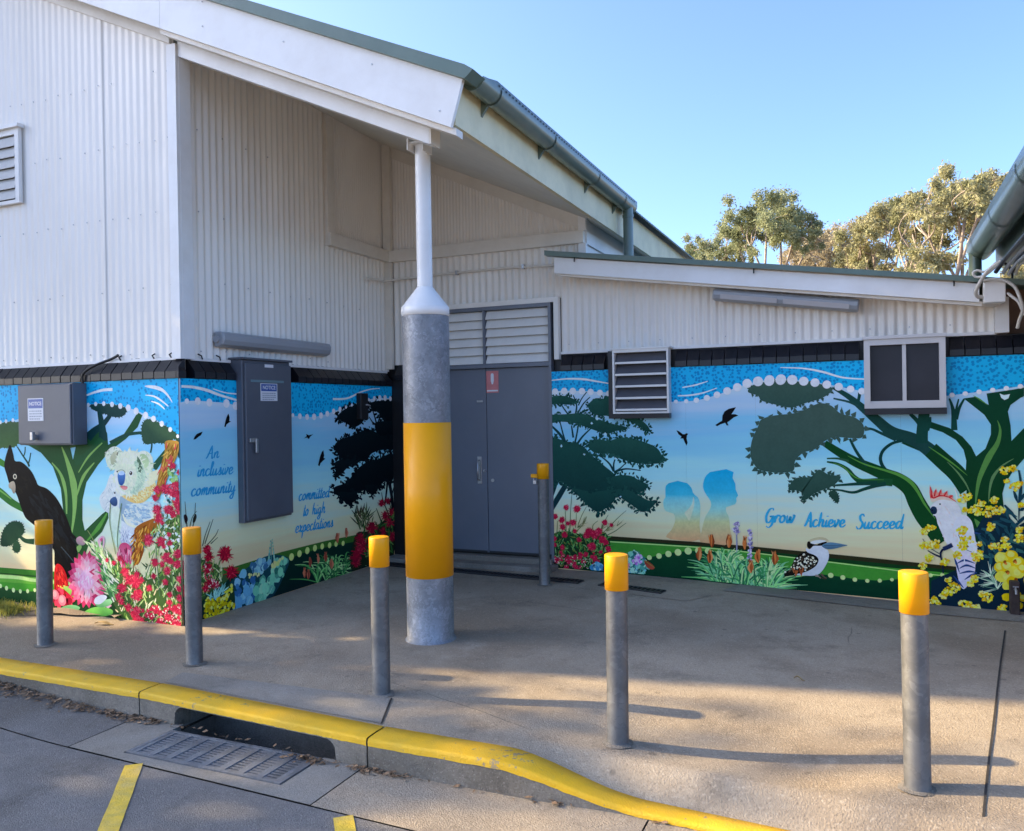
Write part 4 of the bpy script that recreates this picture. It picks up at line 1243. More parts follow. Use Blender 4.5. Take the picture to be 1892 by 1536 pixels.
def inside(p, poly):
    x, y = p; r = False; n = len(poly)
    for i in range(n):
        x1, y1 = poly[i]; x2, y2 = poly[(i + 1) % n]
        if (y1 > y) != (y2 > y) and x < (x2 - x1) * (y - y1) / (y2 - y1) + x1: r = not r
    return r


LEVEL = {'front': .0030, 'side': .0030, 'back': .0030}


class Print:
    def __init__(s, wall, crop, seed=1):
        s.w = wall; s.c = CROPS[crop]; s.v = []; s.f = []; s.k = []; s.r = random.Random(seed); s.jit = 0.0; s.g = 0; s.hold = False; s.gid = []

    def crop(s, c): s.c = CROPS[c]; return s

    def map(s, p):
        ox, oy, sc = s.c; X, Y = ox + p[0] / sc, oy + p[1] / sc
        if s.w == 'front': q = on_y(X, Y, YF); return (q.x, q.z)
        if s.w == 'side': q = on_x(X, Y, XS); return (q.y, q.z)
        q = on_y(X, Y, YB); return (q.x, q.z)

    def raw(s, pts, cols, up=True):
        """pts in wall coordinates (a,z); cols one colour or one per point"""
        a0, a1, zt, zb = WALLS[s.w]
        if up: LEVEL[s.w] += .00006
        d = LEVEL[s.w] + (0 if up else s.jit + s.r.uniform(0, .00001)); o = len(s.v)
        d = .0032 + (d - .0030) * .2
        P = [(min(a1, max(a0, a)), min(zt, max(zb(a) + .002, z))) for a, z in pts]
        if max(p[0] for p in P) - min(p[0] for p in P) < 1e-4 or max(p[1] for p in P) - min(p[1] for p in P) < 1e-4: return
        for a, z in P:
            s.v.append({'front': (a, YF - d, z), 'side': (XS + d, a, z), 'back': (a, YB - d, z)}[s.w])
        s.f.append(tuple(range(o, o + len(P)))); s.gid.append(s.g)
        if isinstance(cols[0], (tuple, list)): s.k += [tuple(c) for c in cols]
        else: s.k += [tuple(cols)] * len(P)

    def poly(s, pts, c, c2=None, k=0, up=True):
        s.g += not s.hold
        if k: pts = [tuple(p) for p in curve_pts(pts, k, True)]
        W = [s.map(p) for p in pts]
        if c2 is None: s.raw(W, ink(c), up)
        else:
            z0 = min(p[1] for p in W); z1 = max(p[1] for p in W); A, B = ink(c), ink(c2)
            s.raw(W, [tuple(A[i] + (B[i] - A[i]) * (z1 - p[1]) / (z1 - z0 + 1e-6) for i in range(3)) for p in W], up)
        return s

    def leafy(s, pts, c, c2=None, tip=14, step=16):
        """closed outline edged with pointed leaf tips"""
        P = curve_pts(pts, 10, True); out = []; acc = 0
        ctr = sum(P) / len(P)
        area = sum(P[i][0] * P[(i + 1) % len(P)][1] - P[(i + 1) % len(P)][0] * P[i][1] for i in range(len(P)))
        for i, p in enumerate(P):
            q = P[(i + 1) % len(P)]; d = q - p; l = np.hypot(*d)
            if l < 1e-6: continue
            acc += l
            out.append(tuple(p))
            if acc > step * .8:
                acc = s.r.uniform(-.5, .3) * step
                nrm = np.array([d[1], -d[0]]) / l * (1 if area > 0 else -1)
                t = d / l; h = tip * s.r.uniform(.25, 1.25); m = (p + q) / 2; lean = s.r.uniform(-.5, .6)
                out.append(tuple(m - t * tip * .42 + nrm * h * .30)); out.append(tuple(m + t * tip * (lean * .5 - .12) + nrm * h * .75)); out.append(tuple(m + t * tip * lean + nrm * h))
                out.append(tuple(m + t * tip * (lean * .5 + .25) + nrm * h * .55)); out.append(tuple(m + t * tip * .5 + nrm * h * .05))
        return s.poly(out, c, c2)

    def ragged(s, pts, c, c2, n=60, size=9, out=10):
        """leaf mass with loose leaves along its edge"""
        s.poly(pts, c, c2, 5)
        P = curve_pts(pts, 8, True); ctr = sum(P) / len(P); LEVEL[s.w] += .00024
        for i in range(n):
            j = s.r.randrange(len(P)); p = P[j]; d = P[(j + 1) % len(P)] - P[j - 1]; d = d / (np.hypot(*d) + 1e-9)
            nn = np.array([d[1], -d[0]]); nn = nn if np.dot(nn, p - ctr) > 0 else -nn
            q = p + nn * s.r.uniform(-.6, 1.0) * out; a = math.atan2(nn[1], nn[0]) + s.r.gauss(0, .9); L_ = size * s.r.uniform(.6, 1.8)
            e = (q[0] + math.cos(a) * L_, q[1] + math.sin(a) * L_)
            s.stroke([tuple(q - nn * 3), ((q[0] + e[0]) / 2, (q[1] + e[1]) / 2), e], L_ * .5, s.r.choice([c, c2]), L_ * .1, 0, L_ * .65, up=False)
        LEVEL[s.w] += .00022
        return s

    def stroke(s, pts, w, c, w1=None, k=6, wm=None, up=True):
        """ribbon; w start width, w1 end width, wm mid width, in crop pixels"""
        s.g += not s.hold
        P = curve_pts(pts, k) if k else [np.array(p, float) for p in pts]
        n = len(P); w1 = w if w1 is None else w1
        if up: LEVEL[s.w] += .00006; s.jit = 0.0
        else: s.jit = s.r.uniform(0, .00022)
        Lf = []; Rt = []
        for i, p in enumerate(P):
            t = P[min(i + 1, n - 1)] - P[max(i - 1, 0)]; t = t / (np.hypot(*t) + 1e-9)
            u = i / (n - 1)
            ww = w + (w1 - w) * u if wm is None else ((w + (wm - w) * u * 2) if u < .5 else (wm + (w1 - wm) * (u - .5) * 2))
            nn = np.array([-t[1], t[0]]) * ww / 2
            Lf.append(s.map(p + nn)); Rt.append(s.map(p - nn))
        col = ink(c) if not (isinstance(c, tuple) and max(c) <= 1.0) else c
        for i in range(n - 1):
            s.raw([Lf[i], Lf[i + 1], Rt[i + 1], Rt[i]], col, False)
        return s

    def dot(s, x, y, r, c, n=14, jag=0.0, asp=1.0, up=False):
        s.g += not s.hold
        a, z = s.map((x, y)); _, z2 = s.map((x, y + r)); R = abs(z - z2)
        ph = s.r.uniform(0, 6.28)
        pts = [(a + R * asp * math.cos(ph + 6.2832 * i / n) * (1 + s.r.uniform(-jag, jag)), z + R * math.sin(ph + 6.2832 * i / n) * (1 + s.r.uniform(-jag, jag))) for i in range(n)]
        if up: LEVEL[s.w] += .0002
        s.jit = s.r.uniform(0, .00022); s.raw(pts, ink(c), up); return s

    def dots(s, L_, c, up=True):
        if up: LEVEL[s.w] += .00025
        for x, y, r in L_: s.dot(x, y, r, c)
        return s

    def bounds(s, poly):
        xs = [p[0] for p in poly]; ys = [p[1] for p in poly]; return min(xs), max(xs), min(ys), max(ys)

    def pick(s, poly):
        x0, x1, y0, y1 = s.bounds(poly)
        for _ in range(60):
            p = (s.r.uniform(x0, x1), s.r.uniform(y0, y1))
            if inside(p, poly): return p
        return p

    def fur(s, poly, n, cols, l, w, ang, spread=.5):
        LEVEL[s.w] += .00024
        for i in range(n):
            p = s.pick(poly); a = (ang(p) if callable(ang) else ang) + s.r.gauss(0, spread); L_ = l * s.r.uniform(.5, 1.3)
            q = (p[0] + math.cos(a) * L_, p[1] + math.sin(a) * L_)
            if i % 40 == 0: LEVEL[s.w] += .00003
            s.stroke([p, ((p[0] + q[0]) / 2 + s.r.uniform(-1, 1), (p[1] + q[1]) / 2), q], w * .6, s.r.choice(cols), w * .15, 0, w, up=False)
        LEVEL[s.w] += .00022
        return s

    def blobs(s, poly, n, cols, r0, r1, jag=.25, nn=9):
        LEVEL[s.w] += .00024
        for i in range(n):
            p = s.pick(poly)
            if i % 25 == 0: LEVEL[s.w] += .00003
            s.dot(p[0], p[1], s.r.uniform(r0, r1), s.r.choice(cols), nn, jag)
        LEVEL[s.w] += .00022
        return s

    def brush_flower(s, x, y, r, cols):
        """round bottlebrush bloom made of short rays"""
        LEVEL[s.w] += .00005
        s.dot(x, y, r * .8, cols[0], 14, .18)
        LEVEL[s.w] += .00004
        for i in range(int(14 + r * .4)):
            a = s.r.uniform(0, 6.283); l0 = r * s.r.uniform(.1, .5); l1 = r * s.r.uniform(.85, 1.15)
            s.stroke([(x + math.cos(a) * l0, y + math.sin(a) * l0), (x + math.cos(a) * l1, y + math.sin(a) * l1)], r * .16, s.r.choice(cols), r * .05, 0, up=False)
        LEVEL[s.w] += .00006
        return s

    def build_each(s, name, parent, label=None):
        """one object for each mark drawn"""
        ids = sorted(set(s.gid))
        vs, fs, ks, gs = s.v, s.f, s.k, s.gid
        for g in ids:
            s.v, s.f, s.k = [], [], []
            for f, q in zip(fs, gs):
                if q != g: continue
                o = len(s.v); s.v += [vs[i] for i in f]; s.k += [ks[i] for i in f]; s.f.append(tuple(range(o, o + len(f))))
            s.build(name, parent, label); LEVEL[s.w] -= .00025
        LEVEL[s.w] += .00025

    def build(s, name, parent, label=None):
        me = bpy.data.meshes.new(name); ox, oy, oz = ORG[parent]
        me.from_pydata([(x - ox, y - oy, z - oz) for x, y, z in s.v], [], s.f)
        at = me.color_attributes.new('ink', 'FLOAT_COLOR', 'POINT')
        at.data.foreach_set('color', np.array([(*c, 1.0) for c in s.k], 'f').ravel())
        me.materials.append(PM); me.update()
        LEVEL[s.w] += .00025
        o = link(name, me, parent)
        if label: o['label'] = label
        return o


def mural_sky(name):
    m = bpy.data.materials.new(name); m.use_nodes = True
    nt = m.node_tree; N = nt.nodes; L = nt.links; b = N['Principled BSDF']
    b.inputs['Roughness'].default_value = .42; b.inputs['Specular IOR Level'].default_value = .15
    g = N.new('ShaderNodeNewGeometry'); sp = N.new('ShaderNodeSeparateXYZ'); L.new(g.outputs['Position'], sp.inputs[0])
    mp = N.new('ShaderNodeMapping'); mp.inputs['Scale'].default_value = (.35, .35, 4.5); L.new(g.outputs['Position'], mp.inputs[0])
    nz = N.new('ShaderNodeTexNoise'); nz.inputs['Scale'].default_value = 1.6; nz.inputs['Detail'].default_value = 5; L.new(mp.outputs[0], nz.inputs['Vector'])
    mr = N.new('ShaderNodeMapRange'); mr.inputs[1].default_value = .3; mr.inputs[2].default_value = .7; mr.inputs[3].default_value = -.13; mr.inputs[4].default_value = .13; L.new(nz.outputs[0], mr.inputs[0])
    ad = N.new('ShaderNodeMath'); ad.operation = 'ADD'; L.new(sp.outputs[2], ad.inputs[0]); L.new(mr.outputs[0], ad.inputs[1])
    dv = N.new('ShaderNodeMath'); dv.operation = 'DIVIDE'; L.new(ad.outputs[0], dv.inputs[0]); dv.inputs[1].default_value = 2.0
    cr = N.new('ShaderNodeValToRGB'); e = cr.color_ramp.elements
    stops = [(.08, (216, 180, 146)), (.19, (234, 208, 174)), (.28, (228, 222, 194)), (.37, (200, 226, 216)), (.48, (160, 220, 240)), (.60, (134, 202, 246)), (.71, (126, 192, 246)), (.82, (168, 200, 250)), (.95, (196, 214, 252))]
    e[0].position, e[0].color = stops[0][0], (*ink(stops[0][1]), 1); e[1].position, e[1].color = stops[-1][0], (*ink(stops[-1][1]), 1)
    for p, c in stops[1:-1]:
        q = e.new(p); q.color = (*ink(c), 1)
    L.new(dv.outputs[0], cr.inputs[0]); L.new(cr.outputs[0], b.inputs['Base Color'])
    return m


def dotted_blue(name, sc=32):
    m = bpy.data.materials.new(name); m.use_nodes = True
    nt = m.node_tree; N = nt.nodes; L = nt.links; b = N['Principled BSDF']
    b.inputs['Roughness'].default_value = .42; b.inputs['Specular IOR Level'].default_value = .15
    g = N.new('ShaderNodeNewGeometry')
    vo = N.new('ShaderNodeTexVoronoi'); vo.inputs['Scale'].default_value = sc; vo.inputs['Randomness'].default_value = .75; L.new(g.outputs['Position'], vo.inputs['Vector'])
    mr = N.new('ShaderNodeMapRange'); mr.inputs[1].default_value = .44; mr.inputs[2].default_value = .34; L.new(vo.outputs['Distance'], mr.inputs[0])
    nz = N.new('ShaderNodeTexNoise'); nz.inputs['Scale'].default_value = 1.4; L.new(g.outputs['Position'], nz.inputs['Vector'])
    m0 = N.new('ShaderNodeMix'); m0.data_type = 'RGBA'; m0.inputs[6].default_value = (*ink((4, 152, 226)), 1); m0.inputs[7].default_value = (*ink((20, 176, 240)), 1); L.new(nz.outputs[0], m0.inputs[0])
    m1 = N.new('ShaderNodeMix'); m1.data_type = 'RGBA'; L.new(m0.outputs[2], m1.inputs[6]); m1.inputs[7].default_value = (*ink((0, 122, 196)), 1); L.new(mr.outputs[0], m1.inputs[0])
    L.new(m1.outputs[2], b.inputs['Base Color'])
    return m


M['msky'] = mural_sky('mural_sky_print'); M['mblue'] = dotted_blue('mural_dotted_blue_print')


def band(wall, mural, crop_pts, name='dotted_blue_band'):
    """blue border from the top of the wall down to a traced line"""
    p = Print(wall, 'F'); pts = []
    for crop, L_ in crop_pts:
        p.crop(crop); pts += [p.map(q) for q in L_]
    a0, a1, zt, zb = WALLS[wall]
    W = [tuple(q) for q in curve_pts(pts, 6)]
    LEVEL[wall] += .0003; d = .0032 + (LEVEL[wall] - .0030) * .2; mb = MB(); vs = []
    f3 = {'front': lambda a, z: (a, YF - d, z), 'side': lambda a, z: (XS + d, a, z), 'back': lambda a, z: (a, YB - d, z)}[wall]
    W = [(min(a1, max(a0, a)), min(zt - .01, z)) for a, z in W]
    for a, z in W: vs += [f3(a, z), f3(a, zt)]
    mb.add(vs, [(2 * i, 2 * i + 1, 2 * i + 3, 2 * i + 2) for i in range(len(W) - 1)])
    LEVEL[wall] += .0002
    return mb.build(name, M['mblue'], mural)


def bg(wall, mural, cuts):
    a0, a1, zt, zb = WALLS[wall]; cuts = [a0] + cuts + [a1]
    d = .002
    for a, b in zip(cuts, cuts[1:]):
        a_, b_ = a + .0004, b - .0004; mb = MB(); z0 = min(zb(a_), zb(b_)) - .05
        if wall == 'front': mb.box(a_, b_, YF - .0028, YF - .0005, z0, zt)
        elif wall == 'side': mb.box(XS + .0005, XS + .0028, a_, b_, z0, zt)
        else: mb.box(a_, b_, YB - .0028, YB - .0005, z0, zt)
        mb.build('printed_panel', M['msky'], mural)


# brush lettering -------------------------------------------------------------
BOWL = [(.80, .80), (.55, 1.0), (.22, .82), (.08, .42), (.24, .05), (.52, .16), (.80, .80)]
GL = {
 'a': ([BOWL, [(.84, .98), (.76, .22), (.90, .02), (1.12, .28)]], 1.08), 'c': ([[(.74, .82), (.50, 1.0), (.18, .75), (.10, .35), (.30, .02), (.62, .08), (.90, .35)]], .86),
 'd': ([BOWL, [(.98, 2.0), (.80, .6), (.78, .18), (.92, .02), (1.12, .28)]], 1.08), 'e': ([[(.06, .36), (.50, .50), (.68, .78), (.48, 1.0), (.20, .80), (.10, .35), (.30, .02), (.62, .08), (.92, .35)]], .88),
 'g': ([BOWL, [(.84, .98), (.74, -.45), (.48, -.95), (.14, -.75), (.40, -.30), (1.08, .25)]], 1.05), 'h': ([[(.34, 2.0), (.14, 0)], [(.18, .35), (.50, .98), (.72, .85), (.66, .20), (.82, .02), (1.06, .28)]], 1.02),
 'i': ([[(.22, .98), (.12, .20), (.28, .02), (.50, .28)], [(.30, 1.40), (.28, 1.52)]], .48), 'l': ([[(.02, .28), (.40, 1.5), (.38, 1.95), (.24, 1.75), (.13, .25), (.28, .02), (.50, .28)]], .48),
 'm': ([[(.16, .98), (.08, 0)], [(.10, .3), (.38, .98), (.52, .85), (.46, 0)], [(.50, .3), (.78, .98), (.94, .85), (.88, .2), (1.02, .02), (1.24, .28)]], 1.22),
 'n': ([[(.16, .98), (.08, 0)], [(.10, .3), (.42, .98), (.60, .85), (.54, .2), (.68, .02), (.92, .28)]], .90), 'o': ([[(.50, 1.0), (.18, .78), (.08, .38), (.28, .02), (.62, .25), (.70, .7), (.50, 1.0), (.62, .78), (.98, .80)]], .92),
 'p': ([[(.20, .98), (.02, -1.0)], [(.14, .3), (.46, 1.0), (.72, .80), (.62, .25), (.36, .02), (.14, .15)], [(.5, .04), (.96, .28)]], .94), 'r': ([[(.16, .98), (.08, 0)], [(.10, .35), (.36, .95), (.60, .98), (.62, .8)]], .66),
 's': ([[(.02, .15), (.40, .7), (.46, 1.05), (.60, .45), (.42, .02), (.12, .12)], [(.42, .02), (.86, .28)]], .80), 't': ([[(.36, 1.7), (.16, .2), (.30, .02), (.54, .28)], [(.04, 1.12), (.58, 1.22)]], .54),
 'u': ([[(.16, .98), (.08, .25), (.24, .02), (.50, .25), (.70, .98)], [(.70, .98), (.62, .2), (.76, .02), (1.0, .28)]], .98), 'v': ([[(.10, .98), (.18, .02), (.60, .75), (.56, 1.0), (.84, .85)]], .82),
 'w': ([[(.10, .98), (.10, .15), (.28, .04), (.52, .8), (.52, .15), (.70, .04), (.98, .75), (.92, 1.02), (1.18, .85)]], 1.16), 'x': ([[(.08, .9), (.25, 1.0), (.50, .05), (.80, .25)], [(.74, 1.0), (.06, 0)]], .84),
 'y': ([[(.16, .98), (.08, .30), (.26, .04), (.54, .3), (.72, .98)], [(.74, .98), (.64, -.45), (.38, -.95), (.06, -.70), (.40, -.25), (.98, .3)]], .98),
 'A': ([[(.02, .05), (.30, .5), (.78, 2.05)], [(.80, 2.05), (.90, .9), (.98, .0), (1.15, .2)], [(.18, .72), (1.08, .86)]], 1.22), 'G': ([[(1.0, 1.65), (.85, 1.95), (.42, 1.75), (.10, .9), (.28, .08), (.72, .2), (.96, .8), (.58, .82), (1.10, .86), (.95, -.2), (.55, -.62), (.22, -.4)]], 1.22),
 'S': ([[(.98, 1.65), (.78, 2.0), (.42, 1.75), (.52, 1.2), (.86, .7), (.66, .08), (.22, .0), (.02, .35)]], 1.08)}


def lettering(P, word, p0, p1, xh, c, weight=.17, slant=.22):
    """word between baseline points p0 and p1 (crop px), x-height xh in crop px"""
    A = np.array(P.map(p0)); B = np.array(P.map(p1)); _, zt = P.map((p0[0], p0[1] - xh)); X = abs(zt - A[1])
    total = sum(GL[ch][1] for ch in word); sx = np.hypot(*(B - A)) / total; u = (B - A) / np.hypot(*(B - A)); cur = 0
    col = ink(c); LEVEL[P.w] += .0001; P.g += 1
    for ch in word:
        strokes, adv = GL[ch]
        for st in strokes:
            Q = curve_pts(st, 7); n = len(Q); W = []
            for q in Q:
                q = A + u * (cur + q[0]) * sx + np.array([slant * X * q[1], X * q[1]]); W.append(q)
            wl = []
            for i in range(n):
                t = W[min(i + 1, n - 1)] - W[max(i - 1, 0)]; t = t / (np.hypot(*t) + 1e-9)
                down = abs(t[1]); e = min(1, .45 + 3 * min(i, n - 1 - i) / n)
                wd = X * weight * (.55 + .75 * down) * e; wl.append((np.array([-t[1], t[0]]) * wd / 2))
            P.jit = P.r.uniform(0, .0003)
            for i in range(n - 1):
                P.raw([tuple(W[i] + wl[i]), tuple(W[i + 1] + wl[i + 1]), tuple(W[i + 1] - wl[i + 1]), tuple(W[i] - wl[i])], col, False)
        cur += adv


def crow(P, pts, c='0c0c12'): P.poly(pts, c)


# ============================ back wall ======================================
mu = empty('mural', (-.5, 7.8, 0), 'mural on the annexe wall with children silhouettes, kookaburra and pink cockatoo under a spreading tree', 'mural')
bg('back', mu, [-1.62, -.98, .22])
band('back', mu, [('R3', [(0, 275), (83, 266), (188, 263), (293, 268), (400, 277), (560, 318), (700, 330), (797, 328), (918, 320), (1040, 288), (1160, 243), (1282, 207), (1340, 203)]),
                  ('R4', [(170, 279), (228, 276), (343, 286), (460, 303), (580, 326), (720, 355), (880, 372), (1000, 370), (1094, 358), (1231, 341), (1369, 323), (1459, 310), (1600, 290), (1800, 270), (2100, 240), (2500, 225)])])
p = Print('back', 'R3', 3)
W_ = 'f2f4fb'
p.stroke([(55, 203), (150, 193), (250, 195), (330, 208), (412, 222)], 5, W_, 5, 6, 13); p.stroke([(835, 244), (910, 230), (985, 207)], 6, W_, 4, 6, 9); p.stroke([(808, 293), (880, 290), (960, 275), (1040, 247)], 7, W_, 4, 6, 10)
p.crop('R4'); p.stroke([(225, 218), (340, 222), (440, 240), (540, 268), (660, 277)], 4, W_, 6, 6, 11)
p.build_each('white_swoosh', mu)
# ground bands
p = Print('back', 'F', 4)
p.poly([(1010, 985), (1115, 990), (1310, 1003), (1392, 1010), (1600, 1030), (1746, 1045), (1960, 1066), (2400, 1112), (2400, 1300), (1960, 1180), (1010, 1060)], '2b2a1a')
p.poly([(1010, 991), (1115, 996), (1310, 1009), (1392, 1017), (1600, 1038), (1746, 1052), (1960, 1074), (2400, 1120), (2400, 1300), (1960, 1180), (1010, 1060)], '0f3a1c')
p.poly([(1010, 995), (1130, 1000), (1310, 1011), (1392, 1021), (1600, 1045), (1746, 1058), (1960, 1082), (2400, 1128), (2400, 1300), (1960, 1180), (1010, 1060)], '3f8a34')
p.stroke([(1040, 996), (1135, 1001.5), (1310, 1013), (1408, 1023.5), (1600, 1047), (1680, 1057), (1800, 1070)], 2.2, 'b4e08a', 1.6, 4)
p.poly([(1010, 1030), (1180, 1034), (1200, 1030), (1235, 1022), (1272, 1018), (1310, 1018), (1350, 1025), (1420, 1042), (1500, 1060), (1535, 1063), (1580, 1070), (1626, 1073), (1660, 1070), (1720, 1066), (1760, 1060), (1960, 1070), (2400, 1130), (2400, 1300), (1960, 1200), (1010, 1080)], '0a4028', '022420')
p.build('painted_lawn', mu)
p = Print('back', 'S8', 5); p.dots([(1198, 948, 29), (1310, 930, 33), (1420, 906, 37), (1532, 887, 40), (1650, 872, 42), (1770, 868, 40), (1880, 872, 36)], 'cdf0a0')
p.crop('F'); p.dots([(1330, 1023, 5.5), (1350, 1027, 5), (1370, 1032, 5), (1392, 1038, 4.5)], 'cdf0a0')
p.crop('R4'); p.dots([(480, 1270, 13), (541, 1281, 12), (602, 1292, 11), (665, 1298, 10), (728, 1297, 10), (790, 1292, 9), (850, 1284, 9), (920, 1276, 9), (985, 1270, 10), (1045, 1268, 10), (1110, 1262, 11)], 'cdf0a0')
p.build_each('lawn_dot', mu)
# left dark tree
p = Print('back', 'R3', 6); T1, T2 = '22504c', '123c3c'
p.stroke([(60, 960), (110, 880), (160, 790), (190, 700)], 34, '0f3440', 26); p.stroke([(60, 890), (85, 820), (100, 740)], 22, '0f3440', 18)
for st, a, b in (([(60, 470), (110, 520), (160, 600), (180, 700)], 10, 26), ([(300, 480), (240, 540), (200, 600)], 6, 16), ([(110, 440), (130, 520), (150, 590)], 6, 12), ([(330, 545), (260, 580), (210, 620)], 5, 12), ([(180, 470), (190, 540)], 8, 12), ([(220, 470), (205, 550), (190, 600)], 8, 12),
                 ([(110, 330), (150, 390), (180, 420)], 5, 12), ([(190, 290), (210, 350), (200, 420)], 6, 12), ([(290, 300), (250, 340), (215, 400)], 5, 10), ([(270, 270), (240, 310), (220, 350)], 5, 8),
                 ([(240, 640), (290, 670), (330, 690)], 6, 10), ([(340, 640), (400, 690), (430, 740)], 6, 14), ([(450, 640), (430, 690), (430, 740)], 6, 12), ([(590, 735), (500, 725), (430, 745)], 5, 14), ([(500, 690), (470, 720), (440, 740)], 5, 10), ([(310, 640), (270, 660), (240, 690)], 6, 12)):
    p.stroke(st, a, '123c44', b)
RG = lambda pts, n, size=11, out=13: p.ragged(pts, T1, T2, n, size, out)
RG([(58, 305), (110, 292), (170, 302), (214, 328), (180, 345), (110, 342), (58, 338)], 60)
RG([(280, 345), (320, 308), (360, 312), (410, 292), (470, 310), (520, 360), (560, 400), (590, 440), (560, 452), (470, 426), (400, 412), (330, 408), (290, 385)], 110)
RG([(500, 432), (560, 430), (615, 455), (645, 498), (618, 503), (590, 480), (555, 458)], 60)
RG([(58, 408), (140, 402), (240, 398), (330, 428), (420, 458), (505, 478), (495, 495), (440, 502), (390, 520), (340, 505), (260, 476), (200, 456), (120, 446), (58, 452)], 140)
RG([(275, 582), (330, 550), (400, 558), (470, 540), (540, 545), (620, 570), (685, 602), (715, 650), (715, 686), (660, 696), (600, 696), (540, 686), (470, 666), (420, 638), (370, 636), (310, 626)], 170, 13, 15)
T1, T2 = '1c4a48', '11393b'
RG([(58, 558), (140, 562), (235, 584), (300, 645), (380, 712), (440, 768), (430, 840), (400, 880), (330, 900), (240, 880), (170, 835), (110, 800), (58, 828)], 120, 13, 14)
RG([(420, 775), (520, 764), (580, 792), (632, 820), (615, 848), (560, 872), (480, 880), (410, 870)], 80, 13, 15)
RG([(180, 840), (300, 860), (430, 850), (440, 900), (400, 945), (340, 980), (285, 950), (230, 895)], 90, 13, 15)
RG([(430, 850), (520, 850), (590, 888), (640, 912), (685, 912), (650, 958), (600, 980), (545, 945), (480, 900)], 100, 13, 15)
for q, r_ in (((380, 520), 8), ((300, 455), 6), ((440, 665), 7), ((255, 640), 6), ((470, 890), 6), ((330, 430), 9), ((120, 590), 7)): p.dot(q[0], q[1], r_, 'a8cdf0', 9, .5, up=True)
p.build('painted_tree', mu, 'dark green flat topped tree silhouette beside the door')
# silhouettes of two children
p = Print('back', 'R3', 7)
G1, G2 = '17a3d8', 'd2a684'
girl = [(735, 870), (738, 825), (770, 802), (820, 796), (862, 808), (890, 840), (900, 872), (925, 890), (940, 930), (940, 990), (936, 1060), (930, 1150), (745, 1135), (775, 1080), (792, 1030), (785, 990), (750, 985), (728, 960), (722, 915), (735, 895)]
def grad_poly(P, pts, stops, k=4):
    Q = [tuple(q) for q in curve_pts(pts, k, True)]; W = [P.map(q) for q in Q]
    # horizontal slices so the printed fade follows height
    ys = sorted(set([s_[0] for s_ in stops])); n = 26; y0 = min(q[1] for q in Q); y1 = max(q[1] for q in Q)
    def colat(y):
        for (a, ca), (b, cb_) in zip(stops, stops[1:]):
            if y <= b:
                t = max(0, (y - a) / (b - a)); A, B = ink(ca), ink(cb_); return tuple(A[i] + (B[i] - A[i]) * t for i in range(3))
        return ink(stops[-1][1])
    LEVEL[P.w] += .0001; P.jit = 0.0
    for i in range(n):
        a = y0 + (y1 - y0) * i / n; b = y0 + (y1 - y0) * (i + 1) / n
        def spans(y):
            xs = []
            for j in range(len(Q)):
                (xa, ya), (xb, yb) = Q[j], Q[(j + 1) % len(Q)]
                if (ya > y) != (yb > y): xs.append(xa + (xb - xa) * (y - ya) / (yb - ya))
            return sorted(xs)
        sa, sb = spans(a + .01), spans(b - .01)
        if len(sa) != len(sb):
            sa = sb = spans((a + b) / 2)
        for j in range(0, len(sa) - 1, 2):
            P.raw([P.map((sa[j], a)), P.map((sa[j + 1], a)), P.map((sb[j + 1], b)), P.map((sb[j], b))], [colat(a), colat(a), colat(b), colat(b)], False)
p.hold = True; p.g = 1
grad_poly(p, girl, [(796, '1c9fd2'), (880, '3db1da'), (900, '74c4dc'), (980, '9fccc8'), (1040, 'c2c193'), (1145, 'cf9f7a')])
boy = [(958, 810), (975, 765), (1010, 738), (1060, 728), (1125, 728), (1138, 740), (1132, 780), (1148, 810), (1150, 850), (1166, 880), (1152, 892), (1156, 915), (1140, 940), (1100, 942), (1092, 975), (1110, 1010), (1116, 1080), (1120, 1170), (945, 1160), (950, 1090), (970, 1010), (1000, 960), (1004, 920), (978, 880), (960, 845)]
p.g = 2
grad_poly(p, boy, [(728, '0d9fdc'), (860, '2eaada'), (900, '58bada'), (970, '93c9cc'), (1040, 'bcc097'), (1165, 'cd9c78')])
p.g = 1
p.poly([(900, 890), (906, 930), (895, 980), (876, 1030), (862, 1010), (848, 985), (872, 960), (892, 930)], 'bcd8d6', 'cfd0b4', 4)
p.build_each('child_silhouette', mu)
# birds
p = Print('back', 'R3', 8)
crow(p, [(800, 497), (815, 502), (838, 520), (850, 520), (858, 514), (870, 518), (862, 528), (860, 545), (866, 570), (860, 588), (850, 570), (840, 545), (822, 545), (830, 535), (812, 520)])
crow(p, [(1030, 466), (1050, 452), (1070, 440), (1072, 410), (1085, 385), (1110, 370), (1152, 360), (1140, 380), (1125, 402), (1148, 402), (1166, 410), (1140, 420), (1115, 440), (1100, 450), (1108, 468), (1096, 468), (1088, 452), (1060, 462), (1040, 473)])
p.build_each('flying_bird', mu)
# spreading tree
p = Print('back', 'S7', 9); D1, D2, D3 = '0b3838', '0a3a1e', '4f8a3e'
def limb(pts, w, w1, c=D1, wm=None): p.stroke(pts, w, c, w1, 8, wm)
p.poly([(1220, 1300), (1215, 1000), (1170, 950), (1060, 880), (900, 760), (620, 640), (700, 560), (740, 580), (860, 660), (1000, 760), (1210, 890), (1215, 800), (1190, 700), (1120, 610), (1000, 540), (880, 500), (880, 440), (1060, 500), (1180, 580), (1260, 670), (1305, 760), (1390, 690), (1440, 560), (1440, 470), (1380, 380), (1280, 300), (1190, 230), (1300, 215), (1420, 290), (1400, 185), (1640, 150), (1744, 130), (1744, 210), (1710, 225), (1620, 290), (1595, 350), (1620, 480), (1628, 620), (1744, 500), (1850, 420), (1900, 520), (1744, 780), (1640, 900), (1570, 1010), (1545, 1100), (1560, 1240), (1640, 1400), (1800, 1600), (1150, 1600)], '0a3a2c', '0a3a18')
